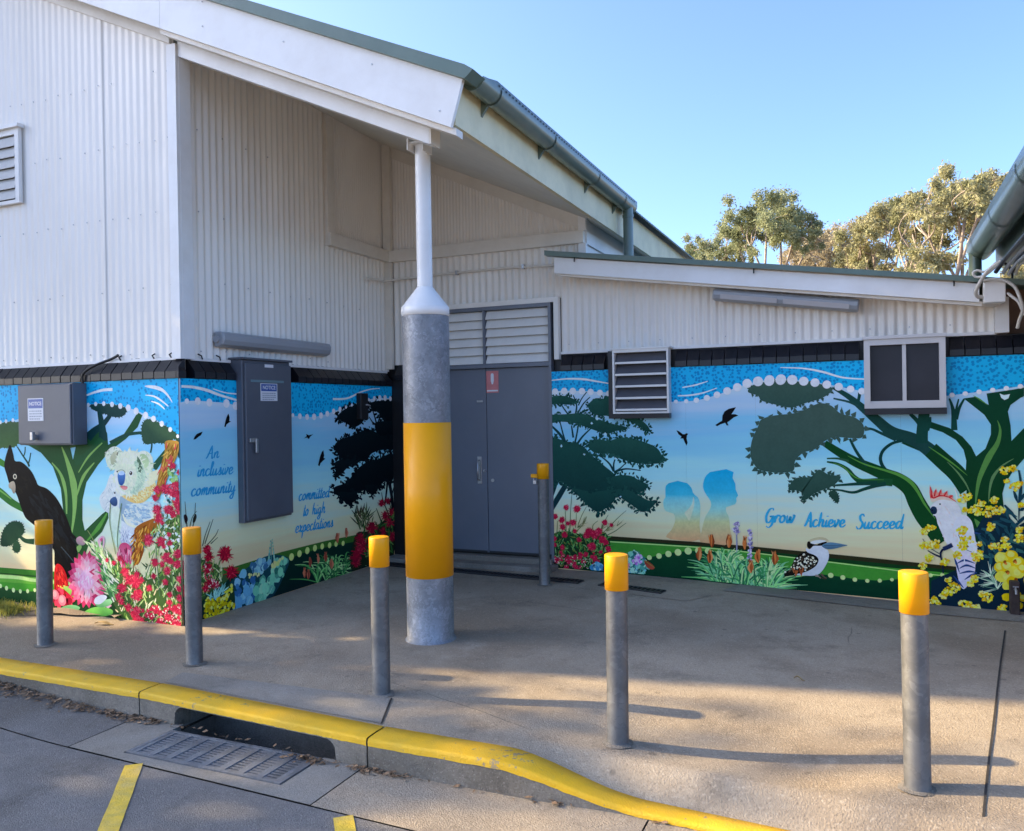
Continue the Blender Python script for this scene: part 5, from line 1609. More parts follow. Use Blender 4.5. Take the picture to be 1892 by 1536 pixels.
limb([(0, 130), (140, 215), (270, 320), (400, 430), (540, 540), (740, 610), (900, 720)], 30, 130, '163f40', 90); limb([(0, 230), (140, 262), (220, 300), (300, 370)], 14, 30, '1d4446')
limb([(890, 700), (1000, 800), (1130, 920), (1230, 1060)], 150, 170, '0a3a22'); limb([(240, 175), (235, 215), (225, 260)], 30, 26, '163f40')
limb([(285, 505), (350, 510), (430, 545), (570, 610)], 18, 28, '163f40'); limb([(640, 615), (540, 640), (460, 700), (430, 770), (445, 840), (490, 900)], 24, 34, D1)
limb([(830, 360), (820, 450), (810, 560), (810, 640)], 100, 110, '10403c'); limb([(700, 370), (770, 440), (820, 520)], 30, 50, '10403c'); limb([(870, 400), (870, 460), (850, 520)], 50, 50, '10403c')
limb([(1060, 230), (1085, 300), (1100, 380), (1105, 520)], 14, 60, '10403c'); limb([(1145, 235), (1125, 320), (1110, 400)], 12, 30, '10403c'); limb([(1195, 235), (1150, 320), (1120, 420)], 16, 40, '10403c')
p.poly([(1520, 185), (1560, 200), (1615, 190), (1600, 230), (1565, 245), (1535, 225)], 'bcd4ee')
# low left branch
limb([(-80, 640), (60, 730), (200, 810), (340, 870), (480, 930), (600, 980), (700, 1060), (760, 1180), (830, 1300), (930, 1420), (1010, 1536)], 60, 200, '0b4020', 130)
limb([(-60, 780), (40, 780), (140, 805)], 12, 24, '27503a'); limb([(-60, 810), (40, 830), (130, 880), (190, 950), (260, 990), (400, 990), (540, 1000)], 14, 70, '154a2c'); limb([(-60, 1030), (100, 1020), (250, 1010), (400, 1005)], 12, 40, '123f38')
limb([(-60, 1060), (60, 1070), (180, 1090), (280, 1060), (380, 1030), (480, 1010)], 12, 40, '123f38'); limb([(150, 600), (200, 700), (260, 790), (310, 850)], 22, 34, '123f3c')
for pts, w in (([(130, 755), (280, 830), (480, 890), (600, 930), (700, 990), (770, 1080), (830, 1190), (900, 1290), (930, 1330)], 36), ([(870, 672), (1000, 760), (1110, 840), (1225, 935)], 16), ([(0, 820), (90, 855), (160, 920), (240, 965), (460, 975)], 12), ([(1280, 205), (1340, 240), (1410, 290)], 14)): p.stroke(pts, 4, D3, 3, 8, w)
for pts, w in (([(1500, 430), (1525, 520), (1500, 640), (1420, 770), (1340, 950), (1310, 1100), (1300, 1200)], 60), ([(1650, 780), (1540, 850), (1460, 950), (1430, 1060), (1420, 1180)], 30), ([(1040, 810), (1130, 900), (1210, 1010), (1265, 1130)], 18), ([(1290, 1330), (1340, 1400), (1400, 1480), (1470, 1560)], 90)): p.stroke(pts, 3, '587f58' if w < 40 else '4f8346', 6, 8, w)
p.crop('R4')
p.leafy([(60, 340), (90, 305), (160, 290), (240, 282), (330, 290), (420, 300), (490, 325), (440, 370), (360, 395), (280, 420), (200, 405), (130, 385), (110, 360)], '3d5652', '2c4a48', 17, 24)
p.leafy([(80, 590), (110, 520), (130, 480), (200, 460), (290, 450), (350, 430), (420, 400), (480, 410), (530, 450), (600, 470), (645, 510), (640, 570), (580, 575), (500, 570), (450, 590), (400, 630), (340, 650), (300, 690), (290, 740), (230, 750), (160, 745), (110, 730), (75, 670)], '3f5553', '33504e', 30, 34)
p.leafy([(265, 835), (300, 780), (380, 770), (420, 735), (470, 760), (530, 770), (500, 810), (460, 830), (420, 845), (390, 860), (360, 885), (330, 890), (340, 860), (310, 840)], '31504c', '25443f', 22, 26)
p.leafy([(470, 850), (500, 840), (520, 870), (515, 905), (490, 885), (475, 870)], '28463f', '1d3f38', 8, 12)
p.build('painted_tree', mu, 'spreading dark green tree with twisting branches and rounded leaf masses')
p = Print('back', 'R3', 10); D = '' ; dl = []
dl += [(83, 268, 19), (137, 265, 20), (188, 265, 20), (242, 266, 20), (293, 270, 19), (348, 275, 18), (400, 279, 17), (797, 328, 12), (858, 326, 13), (918, 320, 16), (980, 306, 18), (1040, 288, 20), (1100, 265, 23), (1160, 243, 25), (1218, 220, 27), (1282, 208, 29), (1348, 206, 29), (1415, 200, 29)]
p.dots(dl, 'e9eefc'); p.crop('R4'); p.dots([(170, 280, 24), (228, 277, 25), (285, 280, 25), (343, 287, 23), (400, 294, 22), (460, 304, 21), (520, 315, 20), (580, 327, 18), (637, 338, 17), (1094, 357, 12), (1161, 350, 12), (1231, 341, 12), (1300, 332, 12), (1369, 323, 12), (1440, 313, 12), (1510, 302, 12)], 'e9eefc')
p.build_each('white_dot', mu)
# words
p = Print('back', 'R4', 11)
lettering(p, 'Grow', (146, 1005), (298, 1003), 38, '2f9ed6', .24, .12); lettering(p, 'Achieve', (345, 1024), (552, 1026), 37, '2f9ed6', .24, .12); lettering(p, 'Succeed', (608, 1034), (845, 1034), 37, '2f9ed6', .24, .12)
p.build_each('painted_word', mu)
# red flowering shrub by the door
p = Print('back', 'S8', 12); GR_ = ['2f6b35', '4d8f4a', '1d4a2c', '77a86a', '6b7a3a']; RD = ['b3153f', 'c8224c', '9c1236', 'd84468']
shrub = [(70, 700), (230, 640), (430, 680), (620, 640), (720, 700), (740, 860), (640, 980), (540, 1080), (380, 1090), (90, 1040)]
p.poly(shrub, '173a24', '1a2a1c', 4)
for st in ([(270, 700), (280, 450), (290, 280), (300, 200)], [(370, 560), (420, 440), (470, 350)], [(180, 700), (190, 560)], [(350, 640), (430, 560), (470, 470)], [(600, 700), (660, 560), (720, 450)], [(640, 680), (760, 560), (850, 470), (930, 400)], [(700, 690), (800, 640), (880, 580), (930, 545)], [(560, 700), (540, 580), (600, 520)], [(120, 700), (130, 520)], [(230, 640), (220, 400)], [(340, 600), (350, 430)]): p.stroke(st, 9, p.r.choice(['5a6b40', '3f5a38', '76784e']), 4)
for k in range(26):
    a = p.r.uniform(-1.5, -.2); x, y = p.r.choice([(700, 640), (760, 600), (820, 580), (640, 620), (420, 560), (360, 600)]); l = p.r.uniform(50, 110); p.stroke([(x, y), (x + math.cos(a) * l, y + math.sin(a) * l)], 7, p.r.choice(['7d7a4c', '4f5a36', '97906a']), 2, 0)
p.fur(shrub, 330, GR_, 55, 13, lambda q: p.r.uniform(-2.6, -.5), .4)
for x, y, r in ((230, 365, 38), (355, 380, 48), (100, 470, 38), (180, 510, 42), (310, 540, 44), (250, 550, 30), (190, 590, 40), (210, 680, 42), (330, 640, 30), (500, 650, 55), (560, 680, 60), (610, 640, 48), (680, 540, 38), (755, 570, 28), (650, 740, 52), (690, 770, 40), (380, 740, 34), (530, 820, 58), (720, 850, 42), (185, 830, 34), (90, 730, 36), (95, 800, 30), (470, 690, 44)): p.brush_flower(x, y, r, RD)
for k in range(46): x, y = p.pick([(80, 880), (640, 880), (640, 960), (520, 1080), (400, 1090), (90, 1040)]); p.brush_flower(x, y, p.r.uniform(16, 34), RD)
p.blobs([(80, 900), (540, 960), (500, 1080), (90, 1040)], 70, ['f1c9d0', 'e28aa0', 'f0e6d0'], 3, 8, .3, 6)
p.build('painted_red_shrub', mu, 'red bottlebrush bush beside the grey door')
p = Print('back', 'S8', 13)
p.blobs([(520, 1060), (600, 1010), (660, 1040), (650, 1150), (540, 1140)], 60, ['6fb0d6', '3f86c0', 'a6d2e8', '2f62a0'], 14, 30, .3, 7)
p.build('painted_succulent', mu, 'small blue succulent rosette'); p = Print('back', 'S8', 113)
p.blobs([(940, 880), (1060, 880), (1140, 940), (1190, 1060), (1080, 1190), (960, 1190), (940, 1000)], 110, ['7fc4b8', '4f9a96', 'a8dcd0', '2f6f78', '6fb0c8', '3f7f70'], 14, 34, .35, 7)
for k in range(60):
    a = p.r.uniform(0, 6.28); r = p.r.uniform(0, 62); p.dot(1065 + r * math.cos(a), 975 + r * math.sin(a), p.r.uniform(9, 18), p.r.choice(['c68ae0', 'd8a8ee', 'a862c8', 'e8ccf6']), 6, .3)
LEVEL['back'] += .0001
for k in range(14):
    a = p.r.uniform(0, 6.28); r = p.r.uniform(0, 40); p.dot(950 + r * .6 * math.cos(a), 1050 + r * math.sin(a), p.r.uniform(9, 18), p.r.choice(['e89ac0', 'f0c0d8', 'd070a0']), 6, .3)
p.poly([(1140, 980), (1200, 1000), (1260, 1060), (1230, 1085), (1170, 1060)], '8a2f2a', 'a8483a', 4); p.stroke([(1150, 985), (1220, 1035), (1262, 1065)], 8, '7f8a40', 4)
p.build('painted_succulent', mu, 'blue green succulent with a lilac bloom')
# grass clumps with banksia spikes
p = Print('back', 'R3', 14); GC = ['5fae6c', '8fd08a', '3a8a58', '2a6a4c', 'bfe6a8', '76b890']
def clump(cx, cy, n, l, spread):
    for i in range(n):
        a = -math.pi / 2 + p.r.gauss(0, spread); L_ = l * p.r.uniform(.5, 1.1); x = cx + p.r.gauss(0, 28); sgn = 1 if math.cos(a) > 0 else -1
        if i % 30 == 0: LEVEL['back'] += .00004
        p.stroke([(x, cy), (x + math.cos(a) * L_ * .55, cy + math.sin(a) * L_ * .7), (x + math.cos(a) * L_ * 1.05, cy + math.sin(a) * L_ * .85)], 7, p.r.choice(GC), 2, 4, 9, up=False)
for st in ([(1155, 1260), (1157, 1150), (1150, 1040)], [(1240, 1320), (1238, 1200), (1235, 1080)]): p.stroke(st, 10, '8a8ab0', 6)
clump(1090, 1400, 170, 230, .62); clump(1330, 1440, 170, 210, .7); clump(1200, 1420, 90, 190, .6)
for cx, y0, y1, w in ((1155, 1040, 1110, 15), (1237, 1080, 1270, 12)):
    for k in range(70): p.dot(cx + p.r.gauss(0, w * .5), p.r.uniform(y0, y1), p.r.uniform(4, 8), p.r.choice(['b8a6d6', '8f80b8', 'd6cce8', '6f6a98']), 6, .3)
for x, y in ((1010, 1150), (1110, 1150), (1205, 1160), (935, 1225), (997, 1240), (1285, 1240), (1378, 1250), (1240, 1300)):
    LEVEL['back'] += .00005
    for k in range(9): p.stroke([(x, y + 40), (x + p.r.gauss(0, 9), y + 5), (x + p.r.gauss(0, 8), y - 38 + p.r.uniform(-6, 6))], 7, p.r.choice(['a8542c', 'c8703c', '7f3a20', 'd89060']), 1.5, 3, 13, up=False)
p.build('painted_grass_clump', mu, 'green tufted grass with rusty flower spikes')
# kookaburra
p = Print('back', 'S5', 15)
p.poly([(590, 700), (640, 640), (700, 620), (720, 560), (760, 450), (850, 370), (930, 330), (1000, 345), (1090, 400), (1140, 470), (1120, 560), (1040, 620), (960, 650), (800, 690), (640, 730)], '17130f', None, 5)
p.poly([(945, 280), (1000, 300), (1060, 250), (1140, 225), (1200, 250), (1240, 290), (1290, 320), (1305, 400), (1290, 480), (1240, 580), (1190, 650), (1130, 700), (1040, 720), (880, 715), (750, 705), (900, 670), (1010, 625), (1100, 560), (1140, 470), (1090, 400), (960, 345)], 'dbe4f4', 'b8bfd2', 4)
p.poly([(955, 250), (960, 190), (1000, 150), (1060, 125), (1150, 108), (1240, 118), (1290, 150), (1300, 185), (1240, 200), (1150, 215), (1060, 230), (1010, 290), (975, 285)], 'b9ad90', 'cfc6ac', 4); p.poly([(1010, 190), (1080, 160), (1180, 150), (1250, 165), (1240, 190), (1140, 205), (1050, 220)], 'eef0f2', None, 4)
p.poly([(955, 240), (965, 185), (1000, 175), (1020, 205), (1110, 225), (1150, 205), (1250, 180), (1270, 195), (1230, 230), (1160, 245), (1060, 245), (1030, 270), (1000, 295), (970, 275)], '17120f', None, 4)
p.poly([(1190, 245), (1250, 205), (1330, 190), (1450, 205), (1540, 222), (1600, 237), (1530, 255), (1440, 280), (1330, 298), (1250, 290)], '5b82a6', '3f5f80', 4); p.stroke([(1230, 240), (1400, 240), (1595, 238)], 8, '2c4258', 2)
p.fur([(660, 640), (760, 450), (930, 350), (1080, 420), (1120, 520), (1000, 600), (800, 650)], 95, ['4a3c2e', '2c241c', '5f5040'], 50, 12, 2.3, .3)
p.blobs([(680, 610), (770, 460), (900, 370), (1060, 420), (1130, 490), (1030, 590), (820, 630)], 55, ['f0ece4', 'd8d0c4'], 9, 18, .3, 7)
for k in range(14): x = p.r.uniform(680, 900); y = p.r.uniform(600, 720); p.stroke([(x, y - 40), (x + p.r.gauss(0, 10), y + 30)], 30, p.r.choice(['a0532c', 'b8683c', '7f3c20']), 8, 0)
p.dot(610, 660, 16, 'f0ece4'); p.dot(930, 632, 14, 'f0ece4')
p.stroke([(1090, 715), (1150, 730), (1170, 760)], 34, '8a7f7a', 16); p.stroke([(1180, 690), (1230, 740), (1270, 760)], 30, '5a4a44', 14); p.stroke([(1140, 720), (1200, 760), (1260, 775)], 14, '3f302c', 8)
p.build('painted_kookaburra', mu, 'brown and white kookaburra with grey beak')
# wattle undergrowth, pink cockatoo
p = Print('back', 'S6', 16)
p.poly([(205, 1440), (215, 1180), (330, 1130), (450, 1080), (650, 1020), (700, 850), (640, 700), (720, 560), (900, 430), (960, 520), (1040, 660), (1200, 560), (1500, 620), (1800, 900), (2300, 1000), (3000, 1100), (3000, 1900), (1500, 1640), (205, 1450)], '0d2a3c', '0a2036')
p.crop('S6')
for st in ([(1070, 100), (1090, 250), (1075, 420), (1070, 600)], [(1123, 330), (1085, 400)], [(1020, 300), (1060, 420)], [(930, 440), (1000, 520), (1060, 600)], [(1123, 470), (1080, 495)], [(980, 740), (1040, 640), (1123, 580)], [(700, 720), (780, 780), (860, 880)], [(560, 700), (700, 740), (780, 800)]): p.stroke(st, 16, '123a4c', 5, 6, 34)
p.fur([(640, 700), (900, 450), (1123, 600), (1123, 900), (850, 950), (700, 1000)], 70, ['12384c', '1c4a5c', '0a2838', '2a5a60'], 130, 34, 1.0, .8)
p.build('painted_undergrowth', mu)
p = Print('back', 'S6', 17)
body = [(205, 470), (250, 410), (330, 385), (420, 395), (480, 440), (505, 500), (510, 530), (560, 545), (610, 600), (632, 690), (650, 800), (665, 880), (640, 960), (560, 990), (500, 960), (440, 900), (380, 840), (350, 790), (310, 700), (275, 620), (262, 560), (230, 530)]
p.poly(body, 'eceaf6', 'd9dcf2', 4)
p.poly([(470, 900), (600, 900), (640, 960), (640, 1100), (600, 1180), (540, 1260), (500, 1230), (470, 1120), (455, 1000)], 'cfc6e6', 'b8bce6', 4)
for st in ([(440, 960), (460, 1010), (490, 1100)], [(470, 1010), (540, 980), (640, 1010)], [(490, 1060), (560, 1030), (650, 1060)], [(490, 1110), (580, 1090), (660, 1100)], [(430, 1130), (480, 1190), (530, 1250)], [(540, 1170), (600, 1130), (660, 1100)], [(560, 715), (630, 712), (700, 720)]): p.stroke(st, 6, '1f3c7c', 5, 6, 22)
p.fur(body, 110, ['f6f4fc', 'dcd6ec', 'e8d4e0', 'cfd4ee'], 50, 12, 1.2, .4)
p.poly([(430, 640), (470, 570), (520, 540), (580, 570), (620, 640), (635, 720), (640, 840), (580, 850), (500, 780), (450, 700)], 'e6eafa', 'cdd6f2', 4)
p.poly([(222, 415), (205, 370), (215, 330), (260, 318), (330, 322), (400, 350), (462, 405), (400, 398), (330, 388), (270, 398)], 'f0aaa8', 'f6dcd8', 4)
for q in ([(205, 380), (196, 320), (200, 245), (232, 320), (250, 370)], [(228, 350), (240, 310), (262, 278), (276, 320), (280, 360)], [(270, 345), (290, 310), (312, 282), (322, 325), (325, 360)], [(318, 350), (340, 320), (372, 300), (376, 340), (375, 370)], [(368, 360), (400, 340), (428, 345), (425, 370), (415, 388)]): p.poly(q, 'e06a6c', 'eea09c')
for st in ([(212, 370), (214, 310), (208, 265)], [(245, 358), (252, 320), (262, 290)], [(288, 352), (300, 320), (310, 295)], [(338, 354), (356, 328), (368, 310)], [(388, 368), (410, 356), (424, 350)], [(220, 340), (235, 372), (300, 350), (380, 362), (455, 408)]): p.stroke(st, 16, 'c4202e', 5, 5, 13)
p.stroke([(440, 270), (460, 330), (480, 420)], 8, 'f2f0f6', 20)
p.dot(300, 432, 16, 'f6f4f8'); p.dot(300, 432, 8, '2a2c3c', up=True)
p.poly([(203, 485), (225, 455), (258, 460), (272, 490), (265, 520), (240, 532), (215, 520)], '1d3458', '0f2238', 4); p.dot(225, 490, 9, '0a1428', up=True)
p.stroke([(330, 870), (380, 850), (420, 830)], 40, '1c2c58', 44); p.stroke([(330, 870), (305, 920), (325, 1020), (330, 1110)], 24, '141f3c', 12); p.stroke([(180, 885), (240, 920), (310, 950)], 8, '141f3c', 20)
p.build('painted_pink_cockatoo', mu, 'white cockatoo with red crest')
p = Print('back', 'S6', 18); YL = ['f4dc1e', 'f8ec62', 'e0b80c', 'fff3a0', 'c89c08']
p.stroke([(130, 770), (190, 850), (300, 920)], 6, '3a4a50', 8); p.stroke([(480, 730), (540, 860), (610, 900)], 6, '3a4a50', 5)
for L_ in ([(150, 700, 45), (200, 665, 40), (235, 660, 20)], [(250, 820, 55), (200, 830, 45), (140, 830, 40)], [(190, 960, 45), (130, 1035, 40)], [(350, 1000, 45)], [(510, 690, 50), (545, 670, 25)], [(560, 790, 65), (520, 840, 50), (470, 930, 45)], [(670, 930, 60), (690, 820, 25), (650, 960, 45)],
          [(520, 380, 45), (570, 360, 45)], [(650, 490, 65), (700, 420, 40), (560, 490, 40)], [(780, 510, 70), (860, 490, 55), (830, 390, 40), (910, 490, 25)], [(800, 640, 35), (785, 675, 25)], [(930, 100, 50), (1010, 85, 40)], [(1030, 260, 50), (950, 205, 25), (1075, 225, 30)], [(1090, 440, 30)],
          [(1070, 760, 55), (1080, 680, 35)], [(930, 780, 35), (880, 850, 50), (950, 840, 45), (810, 840, 35)], [(430, 1250, 65), (370, 1290, 50), (330, 1330, 35), (380, 1170, 30)], [(640, 1160, 40), (600, 1210, 35)], [(760, 1340, 60), (710, 1310, 30)], [(560, 1410, 50), (650, 1440, 40), (500, 1395, 25)], [(240, 1370, 40), (285, 1400, 20)], [(910, 1450, 45)]):
    LEVEL['back'] += .00005
    for x, y, r in L_:
        for k in range(int(7 + r * .55)):
            a = p.r.uniform(0, 6.28); q = r * math.sqrt(p.r.random()); p.dot(x + q * math.cos(a), y + q * math.sin(a) * .8, p.r.uniform(7, 14), p.r.choice(YL), 7, .15)
for k in range(46):
    a = -2.2 + p.r.uniform(-1.3, 1.5); L_ = p.r.uniform(70, 170); cx, cy = p.r.choice([(800, 1130), (860, 1260), (840, 1200)]); p.stroke([(cx, cy), (cx + math.cos(a) * L_, cy + math.sin(a) * L_)], 12, p.r.choice(['7fa894', 'a8c8b8', '4f7a70', 'c8dcd0']), 3, 0, 22)
for x, y, r in ((900, 960, 62), (1000, 930, 52), (1060, 1000, 58), (890, 1050, 56), (960, 1040, 60), (1010, 1090, 55), (900, 1140, 55), (1060, 1110, 50), (960, 1150, 58), (1110, 1060, 46), (950, 1230, 40), (950, 1340, 40), (1110, 1350, 36), (1070, 1420, 36), (1060, 1310, 30), (1180, 1180, 60), (1200, 1280, 40), (1000, 1180, 45)):
    LEVEL['back'] += .00005; p.dot(x, y, r, p.r.choice(['f2d21c', 'e8c410', 'f8e254']), 14, .1); LEVEL['back'] += .00003; p.dot(x - 8, y - 10, r * .6, 'fbee7c', 12, .12)
for x, y in ((935, 1000), (1035, 990), (1040, 1170), (960, 1095)): LEVEL['back'] += .00005; p.dot(x, y, 17, '8a4a10', 8, .4); p.dot(x + 6, y + 12, 12, 'd07a30', 8, .4)
for x, y, r in ((1300, 900, 60), (1420, 1050, 70), (1560, 1180, 60), (1380, 1320, 70), (1700, 1300, 60), (1250, 1000, 50), (1900, 1350, 60)):
    for k in range(30):
        a = p.r.uniform(0, 6.28); q = r * math.sqrt(p.r.random()); p.dot(x + q * math.cos(a), y + q * math.sin(a) * .8, p.r.uniform(7, 14), p.r.choice(YL), 7, .15)
p.build('painted_wattle', mu, 'bright yellow wattle blossom')

# ============================ side wall ======================================
ms = empty('mural', (-4.86, 6.3, 0), 'mural on the side wall with blue script, flying birds and dark leafy tree', 'mural')
bg('side', ms, [5.97])
band('side', ms, [('R2', [(40, 320), (75, 312), (137, 310), (205, 315), (290, 322), (350, 336), (450, 370), (560, 392), (640, 394), (717, 398), (797, 402), (872, 384), (945, 357), (1012, 334), (1060, 315), (1140, 297), (1200, 295), (1252, 300)])])
p = Print('side', 'R2', 31)
p.stroke([(45, 228), (110, 232), (190, 250), (270, 280), (385, 313)], 14, W_, 10, 6, 17); p.stroke([(225, 242), (300, 265), (385, 272)], 4, W_, 9); p.stroke([(905, 300), (985, 296), (1060, 262), (1120, 244), (1172, 240)], 12, W_, 4)
p.build_each('white_swoosh', ms)
p = Print('side', 'F', 32)
p.poly([(336, 1052), (430, 1048), (520, 1020), (600, 1000), (660, 988), (727, 976), (727, 1060), (336, 1180)], '3a6a2c', '2c5a24')
p.poly([(336, 1075), (430, 1062), (520, 1038), (560, 1022), (600, 1012), (660, 1000), (727, 990), (727, 1060), (336, 1180)], '0a2f28', '061e24')
p.build('painted_lawn', ms)
p = Print('side', 'S4', 33); p.dots([(700, 470, 26), (775, 450, 28), (960, 412, 32), (1028, 384, 30), (1095, 358, 30), (1160, 337, 28), (1222, 322, 26), (1285, 312, 25), (1340, 302, 24), (1400, 296, 22)], 'cfe98c'); p.build_each('lawn_dot', ms)
p = Print('side', 'R2', 34)
for st, a, b in (([(1130, 360), (1150, 430), (1150, 470)], 5, 12), ([(1180, 370), (1165, 420), (1155, 460)], 5, 9), ([(1110, 400), (1135, 440)], 4, 8), ([(1235, 430), (1210, 480), (1190, 520)], 5, 12), ([(1180, 440), (1200, 490)], 4, 10), ([(1130, 620), (1160, 650), (1190, 690)], 5, 12), ([(1215, 590), (1190, 620), (1180, 660)], 5, 12), ([(1170, 590), (1178, 640)], 5, 8), ([(1245, 950), (1240, 860), (1225, 770)], 14, 18), ([(1200, 900), (1210, 820), (1215, 760)], 8, 12), ([(1252, 800), (1225, 900)], 6, 10)): p.stroke(st, a, '08131c', b)
DK, DK2 = '0b1a22', '060d16'
RG = lambda pts, n, size=12, out=14: p.ragged(pts, DK, DK2, n, size, out)
RG([(928, 402), (965, 362), (1012, 338), (1062, 326), (1110, 330), (1100, 375), (1070, 435), (1022, 460), (982, 438), (950, 420)], 90)
RG([(1090, 330), (1190, 305), (1247, 315), (1247, 435), (1215, 440), (1190, 420), (1165, 380), (1130, 355)], 60)
RG([(908, 575), (942, 532), (1010, 508), (1062, 484), (1120, 474), (1180, 502), (1247, 492), (1247, 585), (1200, 586), (1130, 606), (1095, 645), (1040, 655), (985, 650), (950, 635), (925, 600)], 130)
RG([(910, 665), (960, 640), (1020, 640), (1040, 655), (990, 688), (942, 735), (912, 745), (922, 695)], 60)
RG([(912, 802), (982, 772), (1040, 702), (1100, 655), (1160, 642), (1247, 612), (1247, 755), (1200, 766), (1160, 800), (1090, 815), (1050, 830), (985, 850), (925, 845)], 120)
RG([(930, 830), (1010, 830), (1050, 845), (1035, 875), (990, 900), (958, 868)], 50)
RG([(1090, 790), (1160, 790), (1155, 820), (1130, 846), (1105, 825)], 30)
RG([(1150, 432), (1247, 432), (1247, 498), (1160, 498)], 20)
p.build('painted_tree', ms, 'almost black leafy tree silhouette at the inner corner')
p = Print('side', 'R2', 35)
p.dots([(75, 312, 16), (137, 312, 22), (203, 320, 23), (300, 325, 25), (352, 338, 24), (677, 392, 12), (717, 398, 17), (758, 402, 17), (798, 401, 19), (837, 394, 18), (873, 384, 17), (909, 370, 16), (945, 357, 14), (979, 345, 10), (1012, 334, 9), (1045, 323, 8), (1108, 303, 9), (1140, 297, 14), (1171, 294, 17), (1201, 294, 17), (1231, 298, 14)], 'e6e9fb')
p.build_each('white_dot', ms)
p = Print('side', 'R2', 36)
crow(p, [(312, 383), (318, 405), (316, 425), (326, 428), (312, 435), (300, 445), (294, 460), (288, 456), (292, 435), (298, 410), (306, 390)])
crow(p, [(165, 485), (155, 505), (140, 515), (125, 528), (112, 530), (120, 512), (132, 498), (150, 490)])
crow(p, [(740, 524), (756, 510), (752, 498), (768, 505), (792, 500), (776, 513), (768, 528), (758, 518)])
crow(p, [(850, 590), (855, 620), (852, 635), (862, 638), (848, 650), (834, 665), (828, 682), (820, 675), (826, 650), (832, 625), (842, 600)])
p.build_each('flying_bird', ms)
p = Print('side', 'R2', 37); BL = '2f92d2'
lettering(p, 'An', (182, 640), (258, 632), 36, BL, .25, .2); lettering(p, 'inclusive', (133, 740), (336, 724), 40, BL, .25, .2); lettering(p, 'community', (97, 852), (350, 826), 40, BL, .25, .2)
lettering(p, 'committed', (709, 878), (884, 856), 36, BL, .25, .2); lettering(p, 'to', (735, 964), (765, 960), 36, BL, .25, .2); lettering(p, 'high', (785, 956), (860, 944), 33, BL, .25, .2); lettering(p, 'expectations', (690, 1060), (905, 1024), 36, BL, .25, .2)
p.build_each('painted_word', ms)
# flowers of the side wall
p = Print('side', 'S4', 38)
bush = [(60, 400), (200, 350), (290, 460), (460, 430), (510, 540), (480, 640), (380, 700), (220, 720), (60, 900)]
p.poly([(60, 420), (240, 440), (330, 480), (420, 600), (350, 680), (220, 760), (60, 960)], '3d5a34', '2c4a2c')
for st in ([(70, 180), (60, 60), (50, -60)], [(90, 170), (110, 80), (150, 20)], [(110, 170), (130, 100), (140, -50)], [(220, 300), (260, 180), (290, 90)], [(240, 310), (310, 230), (335, 175)], [(270, 300), (330, 245)], [(200, 320), (225, 220), (265, 110)]): p.stroke(st, 9, p.r.choice(['4a5548', '5f6a50', '37443c']), 4, 4)
p.poly([(40, 60), (60, 50), (75, 90), (60, 130), (48, 110)], '2a1a20', None, 3); p.poly([(120, 80), (140, 45), (150, 70), (135, 115), (118, 120)], '2c2c26', None, 3)
p.fur([(60, 420), (240, 440), (340, 480), (420, 600), (220, 740), (60, 900)], 170, ['4f7a3c', '7a9a58', '2f5a34', 'a8b878', 'd8d8b8'], 60, 11, lambda q: p.r.uniform(-2.4, -.7), .3)
for x, y, r in ((395, 390, 72), (445, 545, 66), (240, 350, 46), (255, 410, 46), (245, 510, 50), (270, 640, 52), (320, 645, 36), (225, 680, 40), (90, 420, 50), (60, 560, 50), (40, 700, 60), (20, 480, 50)): p.brush_flower(x, y, r, ['9a0f2e', 'b81838', '7f0c28', 'c83050'])
for k in range(60): x, y = p.pick([(216, 440), (280, 480), (270, 560), (340, 620), (330, 690), (216, 700)]); p.dot(x, y, p.r.uniform(5, 10), p.r.choice(['d85070', 'f0a0b0', 'b81838', 'f4d8d8']), 6, .3)
p.build('painted_red_shrub', ms, 'crimson bottlebrush blooms beside the corner')
p = Print('side', 'S4', 39)
p.poly([(430, 640), (540, 540), (640, 460), (760, 400), (880, 400), (940, 440), (900, 560), (820, 720), (740, 790), (480, 870), (420, 780)], '1c4a58', '12384a', 4)
p.stroke([(785, 440), (785, 340), (792, 265)], 8, '4f8a90', 3)
for k in range(14): y = 265 + k * 14; p.dot(788 + (-1) ** k * (6 + k * 1.5), y, 8 + k * 1.0, p.r.choice(['7fb8a8', '5f9aa0', '8fc0b8']), 8, .2, .7)
for L_, cols, r0, r1 in (([(620, 480), (690, 440), (760, 430), (780, 480), (700, 540), (640, 540)], ['6fa8c8', '4f86b8', '8cc0d4', '3a6a98'], 18, 32), ([(440, 700), (520, 560), (600, 540), (660, 620), (640, 760), (540, 840), (460, 850)], ['5f9fd0', '3f7ab8', '86bce0', '2f62a0', '74b4d8'], 22, 44), ([(660, 640), (780, 560), (830, 480), (900, 420), (930, 450), (880, 580), (800, 700), (720, 780), (650, 780)], ['6fc0a8', '4f9a8c', '9adcc0', '2f7068', '7fc8b8'], 22, 46)):
    p.blobs(L_, 46, cols, r0, r1, .16, 10)
for x, y, r, c in ((865, 540, 42, '7fccb0'), (795, 605, 42, '74c4ac'), (735, 680, 52, '86d4bc'), (790, 690, 38, '5faaa0'), (655, 700, 46, '6fc0ac'), (700, 770, 44, '6abca4'), (835, 450, 34, '6fb8a8'), (905, 450, 32, '7cc8b4'), (575, 700, 50, '64a6d6'), (510, 800, 52, '5a9ace'), (600, 790, 50, '72b2dc')):
    LEVEL['side'] += .00008; p.dot(x, y, r, c, 16, .05, .85); LEVEL['side'] += .00003; p.stroke([(x - r * .4, y + r * .7), (x + r * .2, y - r * .7)], 4, 'b8e8dc', 2, 0)
